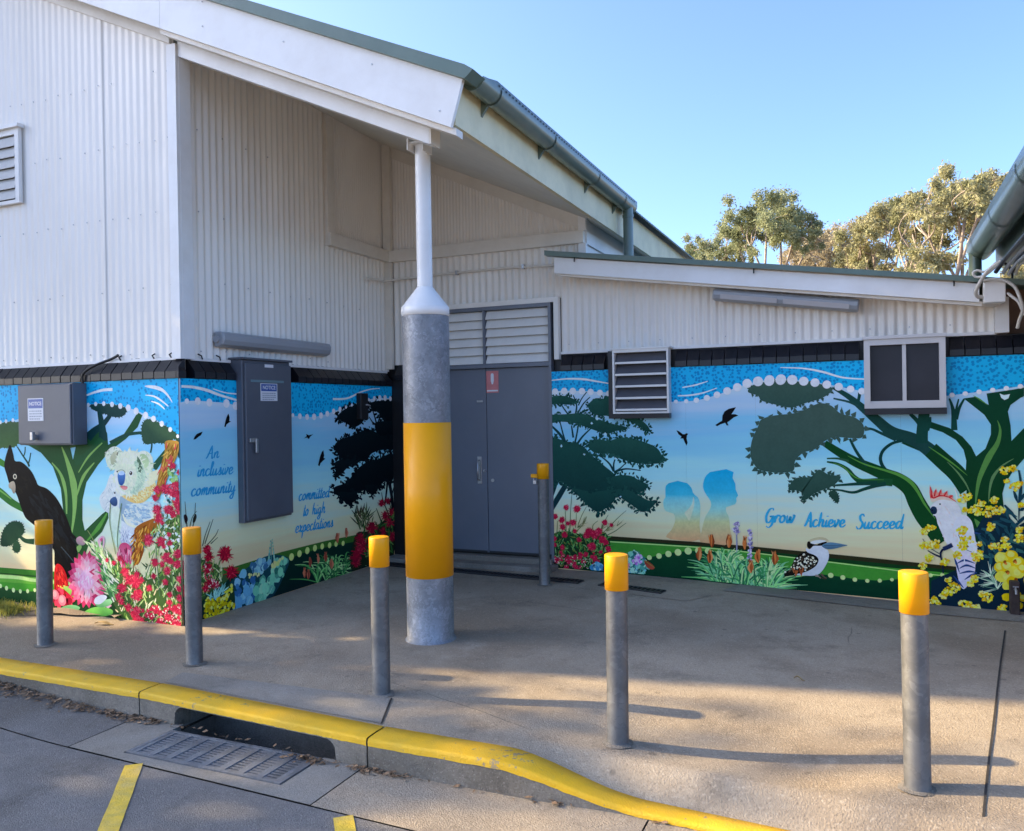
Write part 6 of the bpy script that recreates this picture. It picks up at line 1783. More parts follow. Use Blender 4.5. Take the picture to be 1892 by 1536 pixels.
p.blobs([(720, 500), (760, 490), (900, 400), (830, 490)], 8, ['e0f0a0', 'cfe890'], 16, 26, .2, 9); p.blobs([(590, 560), (690, 550), (680, 580), (600, 585)], 14, ['e0ecb0', 'c8d890'], 8, 14, .3, 7)
p.build('painted_gum_leaves', ms, 'blue and mint round eucalyptus leaves')
p = Print('side', 'S4', 40)
p.poly([(216, 760), (330, 720), (440, 640), (470, 700), (460, 860), (300, 930), (216, 950)], '24422c', '1a3024', 4)
p.fur([(320, 720), (380, 640), (400, 700), (330, 780), (230, 800)], 40, ['7fc0c8', '9ad4d8', '5f9aa0'], 60, 12, -1.4, .4)
for k in range(150):
    x, y = p.pick([(216, 760), (300, 780), (400, 700), (440, 640), (460, 680), (440, 740), (475, 840), (400, 880), (300, 930), (216, 950)])
    if k % 30 == 0: LEVEL['side'] += .00005
    p.dot(x, y, p.r.uniform(9, 19), p.r.choice(['d8c81c', 'f0e040', 'b8a410', 'f8f080', 'a89010']), 8, .12)
p.build('painted_wattle', ms, 'small yellow wattle balls')
p = Print('side', 'S4', 41)
for k in range(150):
    cx = p.r.choice([1180, 1250, 1330, 1400, 1290]); cy = 650 - (cx - 1100) * .33 + p.r.gauss(0, 14); a = -math.pi / 2 + p.r.gauss(0, .65); L_ = p.r.uniform(90, 240)
    if k % 25 == 0: LEVEL['side'] += .00004
    dx = math.cos(a) * L_; dy = math.sin(a) * L_
    p.stroke([(cx, cy), (cx + dx * .5, cy + dy * .75), (cx + dx * 1.1, cy + dy * .8)], 7, p.r.choice(['4f9a58', '7fc07c', '2f6a40', 'a8d89a', '1f4a30']), 2, 4, 10, up=False)
for x, y in ((1070, 545), (1100, 560), (1185, 425), (1115, 455), (1250, 410), (1350, 250), (1425, 205), (1300, 470)):
    LEVEL['side'] += .00005
    for k in range(8): p.stroke([(x, y + 42), (x + p.r.gauss(0, 6), y), (x + p.r.gauss(0, 6), y - 42)], 8, p.r.choice(['a85a48', '8f4438', 'c87860']), 2, 3, 14, up=False)
p.build('painted_grass_clump', ms, 'arching green grass with dull red spikes')
p = Print('side', 'R2', 42)
p.poly([(1040, 1060), (1100, 1050), (1180, 1000), (1249, 960), (1249, 1190), (1100, 1240), (1010, 1270), (1010, 1160)], '2a2420', '1c2a1c', 4)
for st in ([(1060, 1040), (1030, 960), (1010, 930)], [(1080, 1030), (1070, 950)], [(1100, 1020), (1110, 940)], [(1230, 980), (1190, 880), (1180, 830)], [(1240, 960), (1220, 860)], [(1180, 1000), (1150, 920)]): p.stroke(st, 8, '3a4a30', 3, 4)
p.fur([(1040, 1060), (1249, 960), (1249, 1180), (1100, 1240)], 90, ['3a6a34', '1d4a28', '6a8a4c'], 44, 9, -1.5, .6)
p.fur([(1020, 960), (1100, 930), (1130, 1010), (1060, 1040)], 40, ['2f3a28', '5f6a48', '4a3a30'], 60, 7, -1.6, .5)
for x, y, r in ((1125, 1030, 38), (1180, 890, 24), (1215, 880, 22), (1200, 960, 28), (1235, 940, 24), (1225, 1000, 30), (1240, 1080, 32), (1060, 1090, 34), (1070, 1130, 40), (1045, 1170, 40), (1030, 1200, 36), (1035, 1230, 30), (1190, 1050, 26)): p.brush_flower(x, y, r, ['8f1030', 'a81838', '70102a', 'b83048'])
p.build('painted_red_shrub', ms, 'crimson shrub at the inner corner')

# ============================ front wall ======================================
mf = empty('mural', (-6, 4.75, 0), 'mural on the front wall with koala and joey, black cockatoo and proteas', 'mural')
bg('front', mf, [-7.0])
band('front', mf, [('R1', [(-700, 400), (-400, 420), (-150, 405), (0, 388), (70, 376), (150, 350), (300, 312), (450, 296), (528, 289), (612, 301), (692, 326), (740, 348), (780, 366), (822, 391), (865, 420), (903, 452), (917, 470)])])
p = Print('front', 'S2', 51)
p.stroke([(62, 240), (150, 208), (250, 182), (345, 178)], 18, W_, 34, 6, 28); p.poly([(695, 140), (760, 130), (860, 148), (930, 200), (985, 280), (998, 322), (960, 270), (900, 210), (830, 180), (740, 158)], W_, None, 4); p.stroke([(705, 238), (800, 252), (880, 300), (955, 360)], 8, W_, 10, 6, 22); p.stroke([(768, 305), (850, 335), (915, 392)], 8, W_, 10, 6, 20)
p.build_each('white_swoosh', mf)
p = Print('front', 'F', 52)
p.poly([(-260, 1040), (-60, 1044), (100, 1056), (340, 1070), (340, 1170), (-260, 1140)], '2f6a24'); p.poly([(-260, 1052), (0, 1058), (100, 1066), (340, 1080), (340, 1170), (-260, 1140)], '1c4a1c')
p.poly([(-260, 1055), (0, 1061), (100, 1070), (340, 1086), (340, 1170), (-260, 1140)], '5c9a3c'); p.stroke([(-260, 1060), (0, 1065), (70, 1073), (200, 1084)], 8, 'b8dc8c', 5)
p.poly([(-260, 1070), (0, 1075), (100, 1082), (340, 1096), (340, 1170), (-260, 1140)], '3f8a2c')
p.poly([(-260, 1070), (-60, 1076), (0, 1083), (25, 1090), (60, 1093), (110, 1090), (340, 1080), (340, 1180), (-260, 1150)], '1d4a28', '12351f')
p.build('painted_lawn', mf)
p = Print('front', 'R1', 53); p.dots([(5, 1215, 11), (35, 1226, 12), (70, 1236, 12), (105, 1242, 11), (142, 1241, 11), (178, 1236, 10), (-40, 1200, 11), (-80, 1190, 11)], 'cdeaa8'); p.build_each('lawn_dot', mf)
# tree
p = Print('front', 'R1', 54)
p.poly([(-120, 395), (0, 388), (88, 386), (200, 340), (330, 330), (444, 470), (430, 500), (340, 520), (200, 512), (90, 495), (0, 515), (-120, 520)], '35523a', '3f5f38')
p.leafy([(-200, 420), (-80, 395), (0, 390), (90, 390), (88, 500), (0, 515), (-120, 515)], '37533c', '3f5f3a', 8, 14)
p.poly([(130, 500), (200, 495), (300, 470), (350, 480), (372, 575), (388, 500), (460, 440), (520, 400), (545, 440), (550, 500), (620, 460), (660, 400), (700, 335), (724, 350), (700, 410), (640, 470), (560, 530), (500, 600), (440, 690), (420, 780), (420, 880), (432, 935), (520, 850), (550, 828), (552, 870), (520, 940), (450, 1010), (420, 1100), (340, 1100), (330, 900), (310, 720), (270, 610), (210, 540), (150, 505)], '1f4a30', '245026')
p.stroke([(445, 465), (480, 430), (525, 395), (565, 345)], 46, '12363c', 18, 6); p.stroke([(525, 480), (520, 410), (505, 330)], 46, '143a3c', 20, 6); p.stroke([(560, 490), (640, 450), (700, 440), (730, 438)], 18, '16403a', 14)
p.stroke([(-60, 560), (0, 585), (40, 610)], 40, '3f7a30', 24); p.stroke([(-80, 690), (0, 740), (60, 790), (130, 830)], 46, '2f6a2c', 30); p.stroke([(-60, 700), (0, 730), (60, 775)], 10, '6fa050', 6)
p.stroke([(380, 580), (440, 560), (520, 470)], 50, '205034', 30)
for st, w in (([(265, 590), (310, 650), (335, 740), (340, 850)], 18), ([(315, 510), (345, 590), (375, 700), (380, 820), (365, 950)], 34), ([(480, 590), (425, 660), (390, 760)], 16), ([(440, 990), (500, 920), (545, 845)], 22), ([(400, 640), (450, 560), (520, 490)], 10)): p.stroke(st, 4, '7aa35c' if w != 22 else '4f8a3c', 6, 8, w)
p.stroke([(90, 510), (115, 550), (142, 590), (150, 610)], 6, '1c4440', 10); p.stroke([(130, 510), (128, 540), (120, 560)], 5, '1c4440', 6); p.stroke([(158, 540), (152, 575), (145, 595)], 5, '1c4440', 7)
p.leafy([(458, 300), (500, 292), (570, 295), (640, 315), (630, 350), (590, 360), (540, 345), (480, 325)], '1d3f40', '16363a', 7, 12)
p.leafy([(722, 400), (750, 370), (800, 385), (850, 410), (905, 450), (914, 480), (880, 470), (860, 492), (800, 490), (740, 495), (722, 460)], '2c4c3e', '27463a', 8, 12)
p.stroke([(765, 540), (770, 515), (772, 495)], 8, '1c4440', 8); p.stroke([(780, 620), (810, 580), (850, 530), (880, 500)], 34, '1d4a38', 24); p.poly([(895, 480), (916, 470), (920, 570), (905, 560)], '1d4038')
p.leafy([(5, 1000), (20, 930), (60, 890), (110, 895), (125, 940), (100, 970), (70, 1000), (30, 1015)], '1c4030', '17382a', 8, 13); p.leafy([(65, 1020), (85, 985), (105, 1010), (100, 1040), (80, 1045)], '1c4030', '17382a', 6, 9); p.stroke([(100, 960), (130, 985), (175, 990)], 12, '1c4030', 30)
p.build('painted_tree', mf, 'broad green tree trunk and branches behind the koala')
p = Print('front', 'R1', 55); p.dots([(-60, 392, 11), (-25, 388, 10), (5, 385, 10), (33, 381, 10), (68, 375, 10), (450, 297, 10), (487, 293, 11), (528, 291, 12), (570, 295, 14), (612, 303, 15), (652, 312, 17), (692, 329, 18), (740, 350, 18), (780, 368, 16), (822, 393, 15), (865, 422, 13), (903, 456, 10)], 'eef1fb'); p.build_each('white_dot', mf)
# black cockatoo
p = Print('front', 'S1', 56)
cock = [(65, 440), (85, 500), (95, 540), (130, 545), (165, 570), (200, 610), (225, 660), (240, 690), (290, 710), (335, 750), (370, 800), (410, 880), (440, 960), (465, 1040), (480, 1110), (460, 1170), (430, 1260), (345, 1200), (335, 1080), (280, 1000), (205, 930), (160, 890), (130, 820), (110, 760), (90, 720), (60, 680), (45, 630), (30, 580), (32, 540), (45, 490)]
p.poly(cock, '04060b', '020306', 4)
p.fur([(250, 720), (340, 780), (440, 1000), (420, 1180), (340, 1100), (240, 900), (130, 780)], 70, ['0a0f16', '04060a', '10161e'], 80, 16, 1.05, .2); p.fur([(50, 560), (160, 580), (220, 680), (110, 720)], 30, ['0b0e12', '12120f'], 40, 10, 1.0, .5)
p.stroke([(380, 1070), (440, 1140), (470, 1180)], 5, '2f3c4c', 5)
p.dot(95, 637, 17, 'c9c0b4'); p.dot(95, 637, 10, '15110e', up=True)
p.poly([(58, 680), (85, 665), (98, 690), (96, 735), (85, 740), (72, 715), (58, 705)], 'b8a898', '8f8078', 3)
p.build('painted_black_cockatoo', mf, 'large black cockatoo with pale beak')
# koala and joey
p = Print('front', 'S2', 57); FUR = ['e6ead8', 'd2dcc8', 'c2cebc', 'f2f0e4', 'ccd8c4']
p.poly([(330, 1100), (270, 1250), (215, 1330), (205, 1390), (240, 1480), (330, 1536), (430, 1536), (440, 1400), (400, 1200)], 'd4d6e0', 'b9c2d2', 4)   # joey
p.fur([(250, 1280), (340, 1140), (420, 1300), (400, 1480), (260, 1480)], 90, ['e6e6ee', 'bcc4d2', 'ccd2de', 'aab4c4'], 34, 11, 1.8, .5)
p.poly([(315, 1400), (340, 1360), (380, 1350), (400, 1390), (395, 1440), (365, 1450), (335, 1430)], '3a5a90', '223a68', 4); p.dot(372, 1305, 12, '1a1c24', up=True)
p.poly([(440, 1330), (540, 1380), (660, 1410), (760, 1410), (850, 1400), (880, 1460), (860, 1600), (820, 1760), (700, 1900), (560, 1960), (470, 1850), (420, 1700), (420, 1480)], '90a6c0', '6f8cb0', 4)   # body
p.crop('R1'); p.poly([(700, 790), (790, 790), (820, 815), (815, 850), (770, 880), (720, 905), (670, 915), (630, 880), (640, 820)], 'b9c6d4', 'd8dcdc', 4)
p.fur([(630, 800), (790, 795), (800, 850), (680, 910), (625, 870)], 120, ['8aa6c6', '9ab2cc', '7c9ac0', 'aabed2'], 24, 9, .5, .4)
p.stroke([(625, 850), (645, 895), (690, 915), (750, 890), (805, 850)], 6, 'e8e4d6', 4, 6, 14)
p.fur([(720, 800), (800, 795), (815, 840), (760, 850)], 40, ['c8d4de', 'dce2e4', 'b4c4d4'], 22, 8, .4, .4)
p.poly([(610, 880), (655, 910), (690, 930), (690, 990), (660, 1010), (620, 1000), (605, 940)], 'c6cee0', 'b0b8d4', 4); p.poly([(560, 830), (615, 830), (610, 1000), (590, 1010), (570, 940)], 'ccdcd8', 'b4d0c8', 4)
p.fur([(600, 900), (690, 930), (680, 1000), (610, 990)], 40, ['9aa4c4', 'd8d8ea', '7f8ab0'], 20, 5, 1.5, .4)
for k in range(4): p.stroke([(655 + k * 3, 950 + k * 14), (670, 955 + k * 13), (690, 965 + k * 12)], 9, 'c8d4ee', 5, 3)
p.crop('S2')
p.poly([(440, 1330), (520, 1330), (640, 1290), (720, 1230), (800, 1180), (820, 1240), (760, 1340), (680, 1410), (580, 1415), (500, 1380)], 'e6cf98', 'd4b070', 4); p.poly([(740, 1100), (860, 1050), (860, 1120), (800, 1200), (720, 1240)], 'e6dcc4', None, 3)
p.fur([(500, 1340), (640, 1300), (800, 1190), (780, 1320), (600, 1410)], 90, ['e8d8a8', 'cfae6c', 'f2e8cc', 'b8935a'], 40, 9, .6, .5)
earL = [(270, 930), (285, 860), (330, 810), (390, 800), (440, 830), (450, 880), (420, 960), (400, 1010), (350, 1060), (300, 1020)]
earR = [(610, 920), (640, 860), (700, 845), (760, 880), (790, 950), (790, 1030), (760, 1090), (700, 1090), (640, 1040)]
for e in (earL, earR): p.poly(e, 'e8ece0', 'c8d4c4', 4)
p.fur(earL, 60, ['f2f2e8', 'c0ccb8', '8f9f8c'], 34, 8, 2.0, .8); p.fur(earR, 60, ['eef0e6', 'b0c4a8', '8fae90', 'd8e0cc'], 34, 8, 1.0, .8)
p.poly([(330, 900), (380, 850), (412, 880), (395, 960), (345, 1000), (325, 950)], 'b8b8a4', '9aa08c', 4); p.poly([(640, 900), (690, 880), (740, 930), (740, 1000), (700, 1040), (655, 1000)], '9ab090', 'b8cca8', 4)
p.fur([(620, 900), (660, 920), (680, 1040), (650, 1060)], 16, ['2f4a3c', '1f3a34', '4f6a58'], 40, 12, 1.5, .3); p.fur([(390, 850), (415, 860), (410, 960), (390, 940)], 10, ['4a5046', '6a6a5c'], 30, 8, 1.5, .3)
head = [(370, 1060), (400, 960), (440, 880), (520, 850), (600, 855), (650, 920), (690, 1010), (715, 1110), (700, 1200), (650, 1280), (570, 1325), (490, 1330), (430, 1300), (390, 1240), (370, 1160)]
p.poly(head, 'd2d8c8', 'b8c4bc', 4)
p.fur(head, 260, ['dde2d2', 'd4dccc', 'c9d4c6', 'e8eadc', 'cdd6c8'], 46, 17, lambda q: math.atan2(q[1] - 1060, q[0] - 500), .3)
p.poly([(600, 960), (650, 950), (690, 1040), (710, 1120), (690, 1200), (640, 1270), (570, 1310), (540, 1300), (600, 1230), (620, 1140)], 'a9c0b2', 'a2b8b0', 5)
p.fur([(590, 960), (650, 940), (705, 1110), (680, 1210), (580, 1310), (560, 1270), (620, 1150)], 120, ['b4c8ba', 'a4bcae', 'c0d0c2', '96b0a2'], 40, 14, 1.2, .35)
p.fur([(440, 900), (580, 870), (620, 920), (560, 1000), (460, 1000)], 60, ['f0f0e4', 'e6eadc', 'dfe4d4'], 40, 15, -1.4, .4)
p.fur([(615, 900), (650, 920), (665, 1040), (640, 1070)], 22, ['2f4a3c', '3f5c4c', '54705e'], 40, 13, 1.5, .25)
p.poly([(372, 1080), (400, 1060), (410, 1200), (440, 1270), (500, 1310), (440, 1310), (390, 1240)], 'eef0ee', None, 4)
p.poly([(405, 1110), (420, 1080), (455, 1065), (485, 1090), (488, 1130), (478, 1190), (455, 1222), (425, 1215), (410, 1170)], '4a7ac0', '1f4690', 4); p.poly([(415, 1085), (450, 1065), (480, 1085), (470, 1108), (425, 1110)], 'a8c0e8', None, 4); p.stroke([(395, 1075), (430, 1055), (470, 1060), (488, 1085)], 4, '20283c', 4)
p.poly([(435, 1235), (470, 1228), (512, 1240), (505, 1265), (480, 1275), (450, 1258)], 'd8707c', 'e89aa0', 4); p.stroke([(430, 1232), (470, 1228), (515, 1240)], 5, '6a2c3c', 3)
p.dot(550, 1092, 34, 'f4f4ee', 16); p.dot(549, 1090, 22, '2b1a16', 14, up=True); p.dot(545, 1084, 7, 'e8e8f0', 8, up=True); p.dot(400, 1072, 10, '20242c', 8, up=True)
p.build('painted_koala', mf, 'pale koala with blue nose carrying a joey')
# proteas and flowers
p = Print('front', 'S3', 58)
p.poly([(75, 1170), (160, 1200), (260, 1180), (420, 1200), (600, 1150), (760, 1180), (860, 1300), (900, 1420), (75, 1340)], '143a20', '0f2c18')
p.poly([(100, 720), (150, 730), (200, 800), (230, 900), (235, 1000), (200, 1080), (120, 1100), (75, 1040), (75, 800)], 'c01820', '8f0c18', 4); p.fur([(90, 740), (180, 780), (230, 960), (120, 1080), (75, 960)], 60, ['d82a2c', 'a01018', 'e84038', '7f0a14'], 90, 14, 1.35, .15)
p.blobs([(80, 930), (220, 930), (240, 1000), (120, 1040)], 14, ['e8b04c', 'f0d070'], 6, 11, .3, 6)
p.blobs([(75, 1060), (260, 1020), (330, 1120), (260, 1220), (75, 1200)], 30, ['b01838', '8f1030', 'd03858'], 30, 60, .3, 9)
for x, y, r in ((85, 1080, 60), (168, 1145, 66)): LEVEL['front'] += .00008; p.dot(x, y, r, 'e87a94', 16, .06); LEVEL['front'] += .00003; p.dot(x - 6, y - 10, r * .6, 'f4a4b4', 12, .1)
p.poly([(180, 1000), (230, 980), (280, 1030), (330, 1100), (300, 1110), (240, 1060)], '8fb860', '5f9a40', 4)
def protea(cx, cy, rx, ry, n):
    for ring, (k, col) in enumerate(((1.0, ['a8285c', 'c23a6c', 'd05a8c']), (.86, ['d86a98', 'c84a80', 'e890b4']), (.70, ['e89ac0', 'f0b4d0', 'd87aa8']))):
        LEVEL['front'] += .00006
        for i in range(n):
            a = 6.283 * (i + .5 * ring) / n + p.r.uniform(-.06, .06); c_, s_ = math.cos(a), math.sin(a); w = .19
            A = (cx + rx * k * 1.08 * c_, cy + ry * k * 1.08 * s_)
            p.poly([(cx + rx * k * .55 * math.cos(a - w), cy + ry * k * .55 * math.sin(a - w)), (cx + rx * k * .86 * math.cos(a - w), cy + ry * k * .86 * math.sin(a - w)), A, (cx + rx * k * .86 * math.cos(a + w), cy + ry * k * .86 * math.sin(a + w)), (cx + rx * k * .55 * math.cos(a + w), cy + ry * k * .55 * math.sin(a + w))], p.r.choice(col), p.r.choice(col), up=False)
    p.poly([(cx + rx * .6 * math.cos(6.283 * i / 20), cy + ry * .62 * math.sin(6.283 * i / 20)) for i in range(20)], 'e4b4dc', 'd8a0d0')
    p.fur([(cx + rx * .55 * math.cos(6.283 * i / 12), cy + ry * .55 * math.sin(6.283 * i / 12)) for i in range(12)], 60, ['ecc4e6', 'd89ccc', 'f2d8f0', 'c888bc'], 60, 12, 1.57, .2)
protea(460, 900, 215, 320, 22)
for i in range(26):
    x = p.r.uniform(450, 660); y = 740 + (x - 450) * .4 + p.r.uniform(0, 420); p.poly([(x, y), (x + 60, y - 40), (x + 95, y + 10), (x + 55, y + 40)], p.r.choice(['c8487c', 'e890b4', 'a82c60', 'f0b8d0']))
p.poly([(830, 560), (860, 480), (930, 470), (990, 540), (1000, 680), (940, 720), (850, 700), (815, 620)], 'b83a6c', 'd880a8', 4); p.fur([(830, 540), (960, 490), (990, 680), (850, 690)], 40, ['d84a80', 'e8a0bc', '9a2858'], 90, 18, 1.5, .2)
p.poly([(590, 430), (640, 385), (670, 420), (660, 520), (630, 540), (600, 490)], 'e0a0c4', 'd8b8cc', 4); p.poly([(615, 420), (645, 405), (650, 450), (628, 460)], 'c84080')
p.poly([(335, 420), (380, 390), (430, 430), (440, 480), (390, 500), (345, 470)], 'b88aa0', '8a7a84', 4)
for pts, a, b in (([(160, 1230), (280, 1200), (380, 1230), (330, 1290), (270, 1330), (200, 1290)], '6faa7c', '3f7a4c'), ([(90, 1260), (130, 1230), (170, 1320), (100, 1320)], '3f8a4c', '2a6a3c'), ([(410, 1320), (480, 1250), (620, 1220), (760, 1260), (740, 1320), (560, 1340)], '7abf5c', '3f8a3c'), ([(560, 1190), (640, 1150), (760, 1130), (740, 1200), (620, 1230)], '9ad0a0', '5aa060'), ([(550, 1180), (560, 1120), (640, 1080), (700, 1110), (620, 1190)], 'd8dcf4', 'f0f0fa'), ([(340, 520), (380, 490), (400, 520), (360, 580)], '7aa05c', None)): p.poly(pts, a, b, 4)
p.build('painted_protea', mf, 'large pink protea with pointed petals')
p = Print('front', 'S3', 59)
p.poly([(1010, 700), (1060, 640), (1160, 560), (1260, 600), (1300, 980), (1180, 900), (1080, 800)], 'e2d2b0', 'efe4c4', 4)
p.poly([(1020, 320), (1100, 240), (1240, 180), (1330, 120), (1330, 300), (1140, 420), (1130, 580), (1060, 730), (1000, 640), (1040, 480)], '9a5a20', '7f3f10', 4); p.fur([(1030, 330), (1240, 200), (1140, 440), (1060, 700), (1010, 620)], 70, ['c8882c', '8a4a14', '6a3410', 'd8a048', 'a8622c'], 100, 18, 2.0, .25)
p.crop('S2'); p.poly([(930, 740), (1080, 750), (1070, 860), (1030, 960), (960, 1120), (900, 1280), (820, 1400), (830, 1220), (880, 1000), (920, 860)], 'a8803c', '9a6a2c', 4); p.fur([(940, 750), (1070, 760), (1020, 960), (900, 1260), (850, 1240)], 90, ['d8b058', '8a5a1c', 'b8863c', '6a4418', 'c84050'], 90, 14, 2.0, .2)
p.crop('S3')
bush = [(1240, 60), (1380, 20), (1590, 0), (1595, 1450), (1400, 1460), (1000, 1410), (860, 1390), (800, 1200), (830, 1000), (740, 780), (700, 640), (860, 720), (1010, 740), (1100, 820), (1200, 700), (1130, 460), (1250, 300)]
p.poly([(600, 560), (700, 640), (860, 760), (1000, 760), (1180, 900), (1330, 860), (1400, 560), (1300, 300), (1590, 60), (1595, 1460), (1300, 1450), (900, 1400), (760, 1160), (680, 940)], '4f6a3c', '33502c')
p.fur([(480, 500), (620, 520), (820, 740), (860, 1000), (780, 1200), (680, 1000), (620, 700)], 150, ['5f9a5c', '86b87c', '3a7048', 'c8e0b0', 'e8f0e0', '2f5c3c'], 130, 20, -2.1, .3)
p.fur(bush, 520, ['5f8a3c', '86a85c', '3a5c2c', 'a8c080', 'e0e0c0', '2a4424', 'd8c8a8'], 90, 17, lambda q: p.r.uniform(-2.3, -.8), .3)
for st in ([(740, 0), (730, 200), (760, 400), (800, 600)], [(870, 0), (840, 200), (820, 400), (830, 560)], [(1060, 1100), (1180, 800), (1280, 500)], [(1320, 1100), (1300, 800), (1290, 500), (1400, 200)], [(1480, 1000), (1470, 700), (1560, 400)], [(470, 320), (530, 420), (570, 520)]): p.stroke(st, 10, p.r.choice(['5f7a58', '4a6a50', '7a8a5c']), 7)
p.blobs([(1240, 200), (1590, 60), (1590, 560), (1330, 520)], 46, ['e8ecf0', 'b8d8d8', 'd8e8e0', '8ab0b0'], 10, 26, .4, 7)
RD2 = ['b01f44', 'c42a50', '98163a', 'd04a68']
for x, y, r in ((1290, 70, 56), (1430, 80, 62), (1540, 20, 60), (1480, 130, 50), (1310, 180, 62), (1350, 230, 34), (1185, 430, 76), (1340, 450, 64), (1440, 470, 42), (1430, 370, 34), (1370, 510, 34), (1540, 600, 64), (1400, 640, 66), (1450, 680, 50), (1265, 700, 56), (1350, 720, 40), (1410, 800, 56), (1530, 720, 60), (1250, 860, 38), (910, 810, 60), (1050, 840, 46), (960, 900, 70), (1040, 930, 80), (1110, 900, 42), (880, 1000, 64), (1200, 1000, 46), (1390, 930, 44), (1570, 900, 56), (1050, 1090, 74), (1080, 1050, 44), (840, 1100, 50), (870, 1160, 46), (950, 1230, 54), (1050, 1270, 62), (1010, 1300, 44), (780, 705, 34), (850, 650, 38), (890, 690, 30), (700, 670, 30), (1440, 1080, 42), (1560, 1120, 50), (1440, 1170, 40), (1550, 1010, 44)): p.brush_flower(x, y, r, RD2)
for k in range(60): x, y = p.pick([(1010, 1330), (1150, 1240), (1400, 1230), (1590, 1200), (1590, 1460), (1300, 1450), (1010, 1410)]); p.brush_flower(x, y, p.r.uniform(22, 48), RD2)
p.blobs([(1060, 1250), (1590, 1180), (1590, 1450), (1150, 1420)], 60, ['f2c8d0', 'e89aac', 'f0e4d8'], 5, 13, .3, 6)
p.crop('S2')
for x, y, r in ((1010, 1010, 46), (1085, 1080, 40), (1040, 1220, 60), (930, 1260, 62), (1070, 1330, 60), (840, 1270, 50), (1000, 1300, 60), (1060, 1410, 56), (820, 1360, 44), (960, 1480, 54), (840, 1500, 50), (1080, 1500, 46)): p.brush_flower(x, y, r, RD2)
p.blobs([(900, 1320), (1000, 1340), (1000, 1420), (900, 1400)], 14, ['e8f0f0', '1c4a4a', 'b8d0d0'], 9, 20, .3, 7); p.blobs([(960, 980), (1060, 1060), (1060, 1180), (960, 1180)], 30, ['6a9a58', '8fb87c', 'd8e8d8', '4a7a4c'], 10, 22, .4, 7)
p.build('painted_red_shrub', mf, 'red flowering shrub with brown bark at the corner')
print('LEVEL', LEVEL)

# ------------------------------------------------------------------ trees
def leaf_cloud(clumps, n_per, ls, seed, droop=.6):
    """leaf-sized quads spread through clumps: (centre, radius); returns verts, faces arrays"""
    g = np.random.default_rng(seed); V = []
    for c, r in clumps:
        n = max(20, int(n_per * (r ** 2)))
        sub = max(3, int(7 * r)); sc = g.normal(0, .5, (sub, 3)) * r * np.array([1, 1, .75])
        idx = g.integers(0, sub, n)
        pos = np.array(c) + sc[idx] + g.normal(0, .21, (n, 3)) * r
        d = g.normal(0, 1, (n, 3)); d[:, 2] -= droop; d /= np.linalg.norm(d, axis=1)[:, None]
        s = g.normal(0, 1, (n, 3)); s -= (s * d).sum(1)[:, None] * d; s /= np.linalg.norm(s, axis=1)[:, None]
        L_ = ls * g.uniform(.6, 1.3, n)[:, None]; w = L_ * g.uniform(.16, .28, n)[:, None]
        V.append(np.stack([pos, pos + d * L_ * .5 + s * w, pos + d * L_, pos + d * L_ * .5 - s * w], 1).reshape(-1, 3))
    V = np.concatenate(V)
    return V


def fast_mesh(name, V, m):
    me = bpy.data.meshes.new(name); n = len(V) // 4
    me.vertices.add(len(V)); me.vertices.foreach_set('co', V.astype('f').ravel())
    me.loops.add(n * 4); me.loops.foreach_set('vertex_index', np.arange(n * 4, dtype='i'))
    me.polygons.add(n); me.polygons.foreach_set('loop_start', np.arange(0, n * 4, 4, dtype='i')); me.polygons.foreach_set('loop_total', np.full(n, 4, 'i'))
    me.materials.append(m); me.update(); me.validate()
    return me


def gum_tree(base, clumps, m, label, group, seed, n_per=2900, ls=.12, tr=.11, fork=.5):
    rr = random.Random(seed); base = Vector(base)
    root = empty('gum_tree', base, label, 'tree', group)
    top = max(c[2] for c, r in clumps); ctr = Vector((sum(c[0] for c, r in clumps) / len(clumps), sum(c[1] for c, r in clumps) / len(clumps), 0))
    mb = MB(); fz_ = base.z + (top - base.z) * fork
    forks = []
    tp = [base + Vector((0, 0, -.6)), base + Vector((rr.gauss(0, .1), rr.gauss(0, .1), (fz_ - base.z) * .5)), Vector((ctr.x * .5 + base.x * .5, ctr.y * .5 + base.y * .5, fz_))]
    mb.tube([Vector(p) for p in curve_pts(tp, 6)], [tr * (1.15 - .5 * i / 12) for i in range(13)], 10)
    nf = max(2, len(clumps) // 5)
    tips = sorted(clumps, key=lambda q: math.atan2(q[0][1] - ctr.y, q[0][0] - ctr.x))
    groups = [tips[i::nf] for i in range(nf)]
    groups = [sorted(clumps, key=lambda q: q[0][0])[i * len(clumps) // nf:(i + 1) * len(clumps) // nf] for i in range(nf)]
    for gi in groups:
        if not gi: continue
        gc = Vector((sum(c[0] for c, r in gi) / len(gi), sum(c[1] for c, r in gi) / len(gi), min(c[2] for c, r in gi) * .5 + sum(c[2] for c, r in gi) / len(gi) * .5))
        a = tp[-1]; mid = (a + gc) / 2 + Vector((rr.gauss(0, .25), rr.gauss(0, .25), rr.uniform(-.2, .3)))
        mb.tube([Vector(p) for p in curve_pts([a, mid, gc], 5)], [tr * (.62 - .28 * i / 10) for i in range(11)], 8)
        for c, r in gi:
            c = Vector(c); m2 = (gc + c) / 2 + Vector((rr.gauss(0, .2), rr.gauss(0, .2), rr.uniform(-.25, .15)))
            mb.tube([Vector(p) for p in curve_pts([gc, m2, c], 4)], [tr * (.30 - .24 * i / 8) for i in range(9)], 6)
            for k in range(4):
                e = c + Vector((rr.gauss(0, .5), rr.gauss(0, .5), rr.gauss(.15, .4))) * r
                mb.tube([c * .6 + m2 * .4, (c + e) / 2, e], [tr * .10, tr * .07, tr * .03], 5)
    mb.build('trunk', M['bark'], root)
    V = leaf_cloud(clumps, n_per, ls, seed) - np.array(ORG[root])
    link('crown', fast_mesh('crown', V, m), root)
    return root


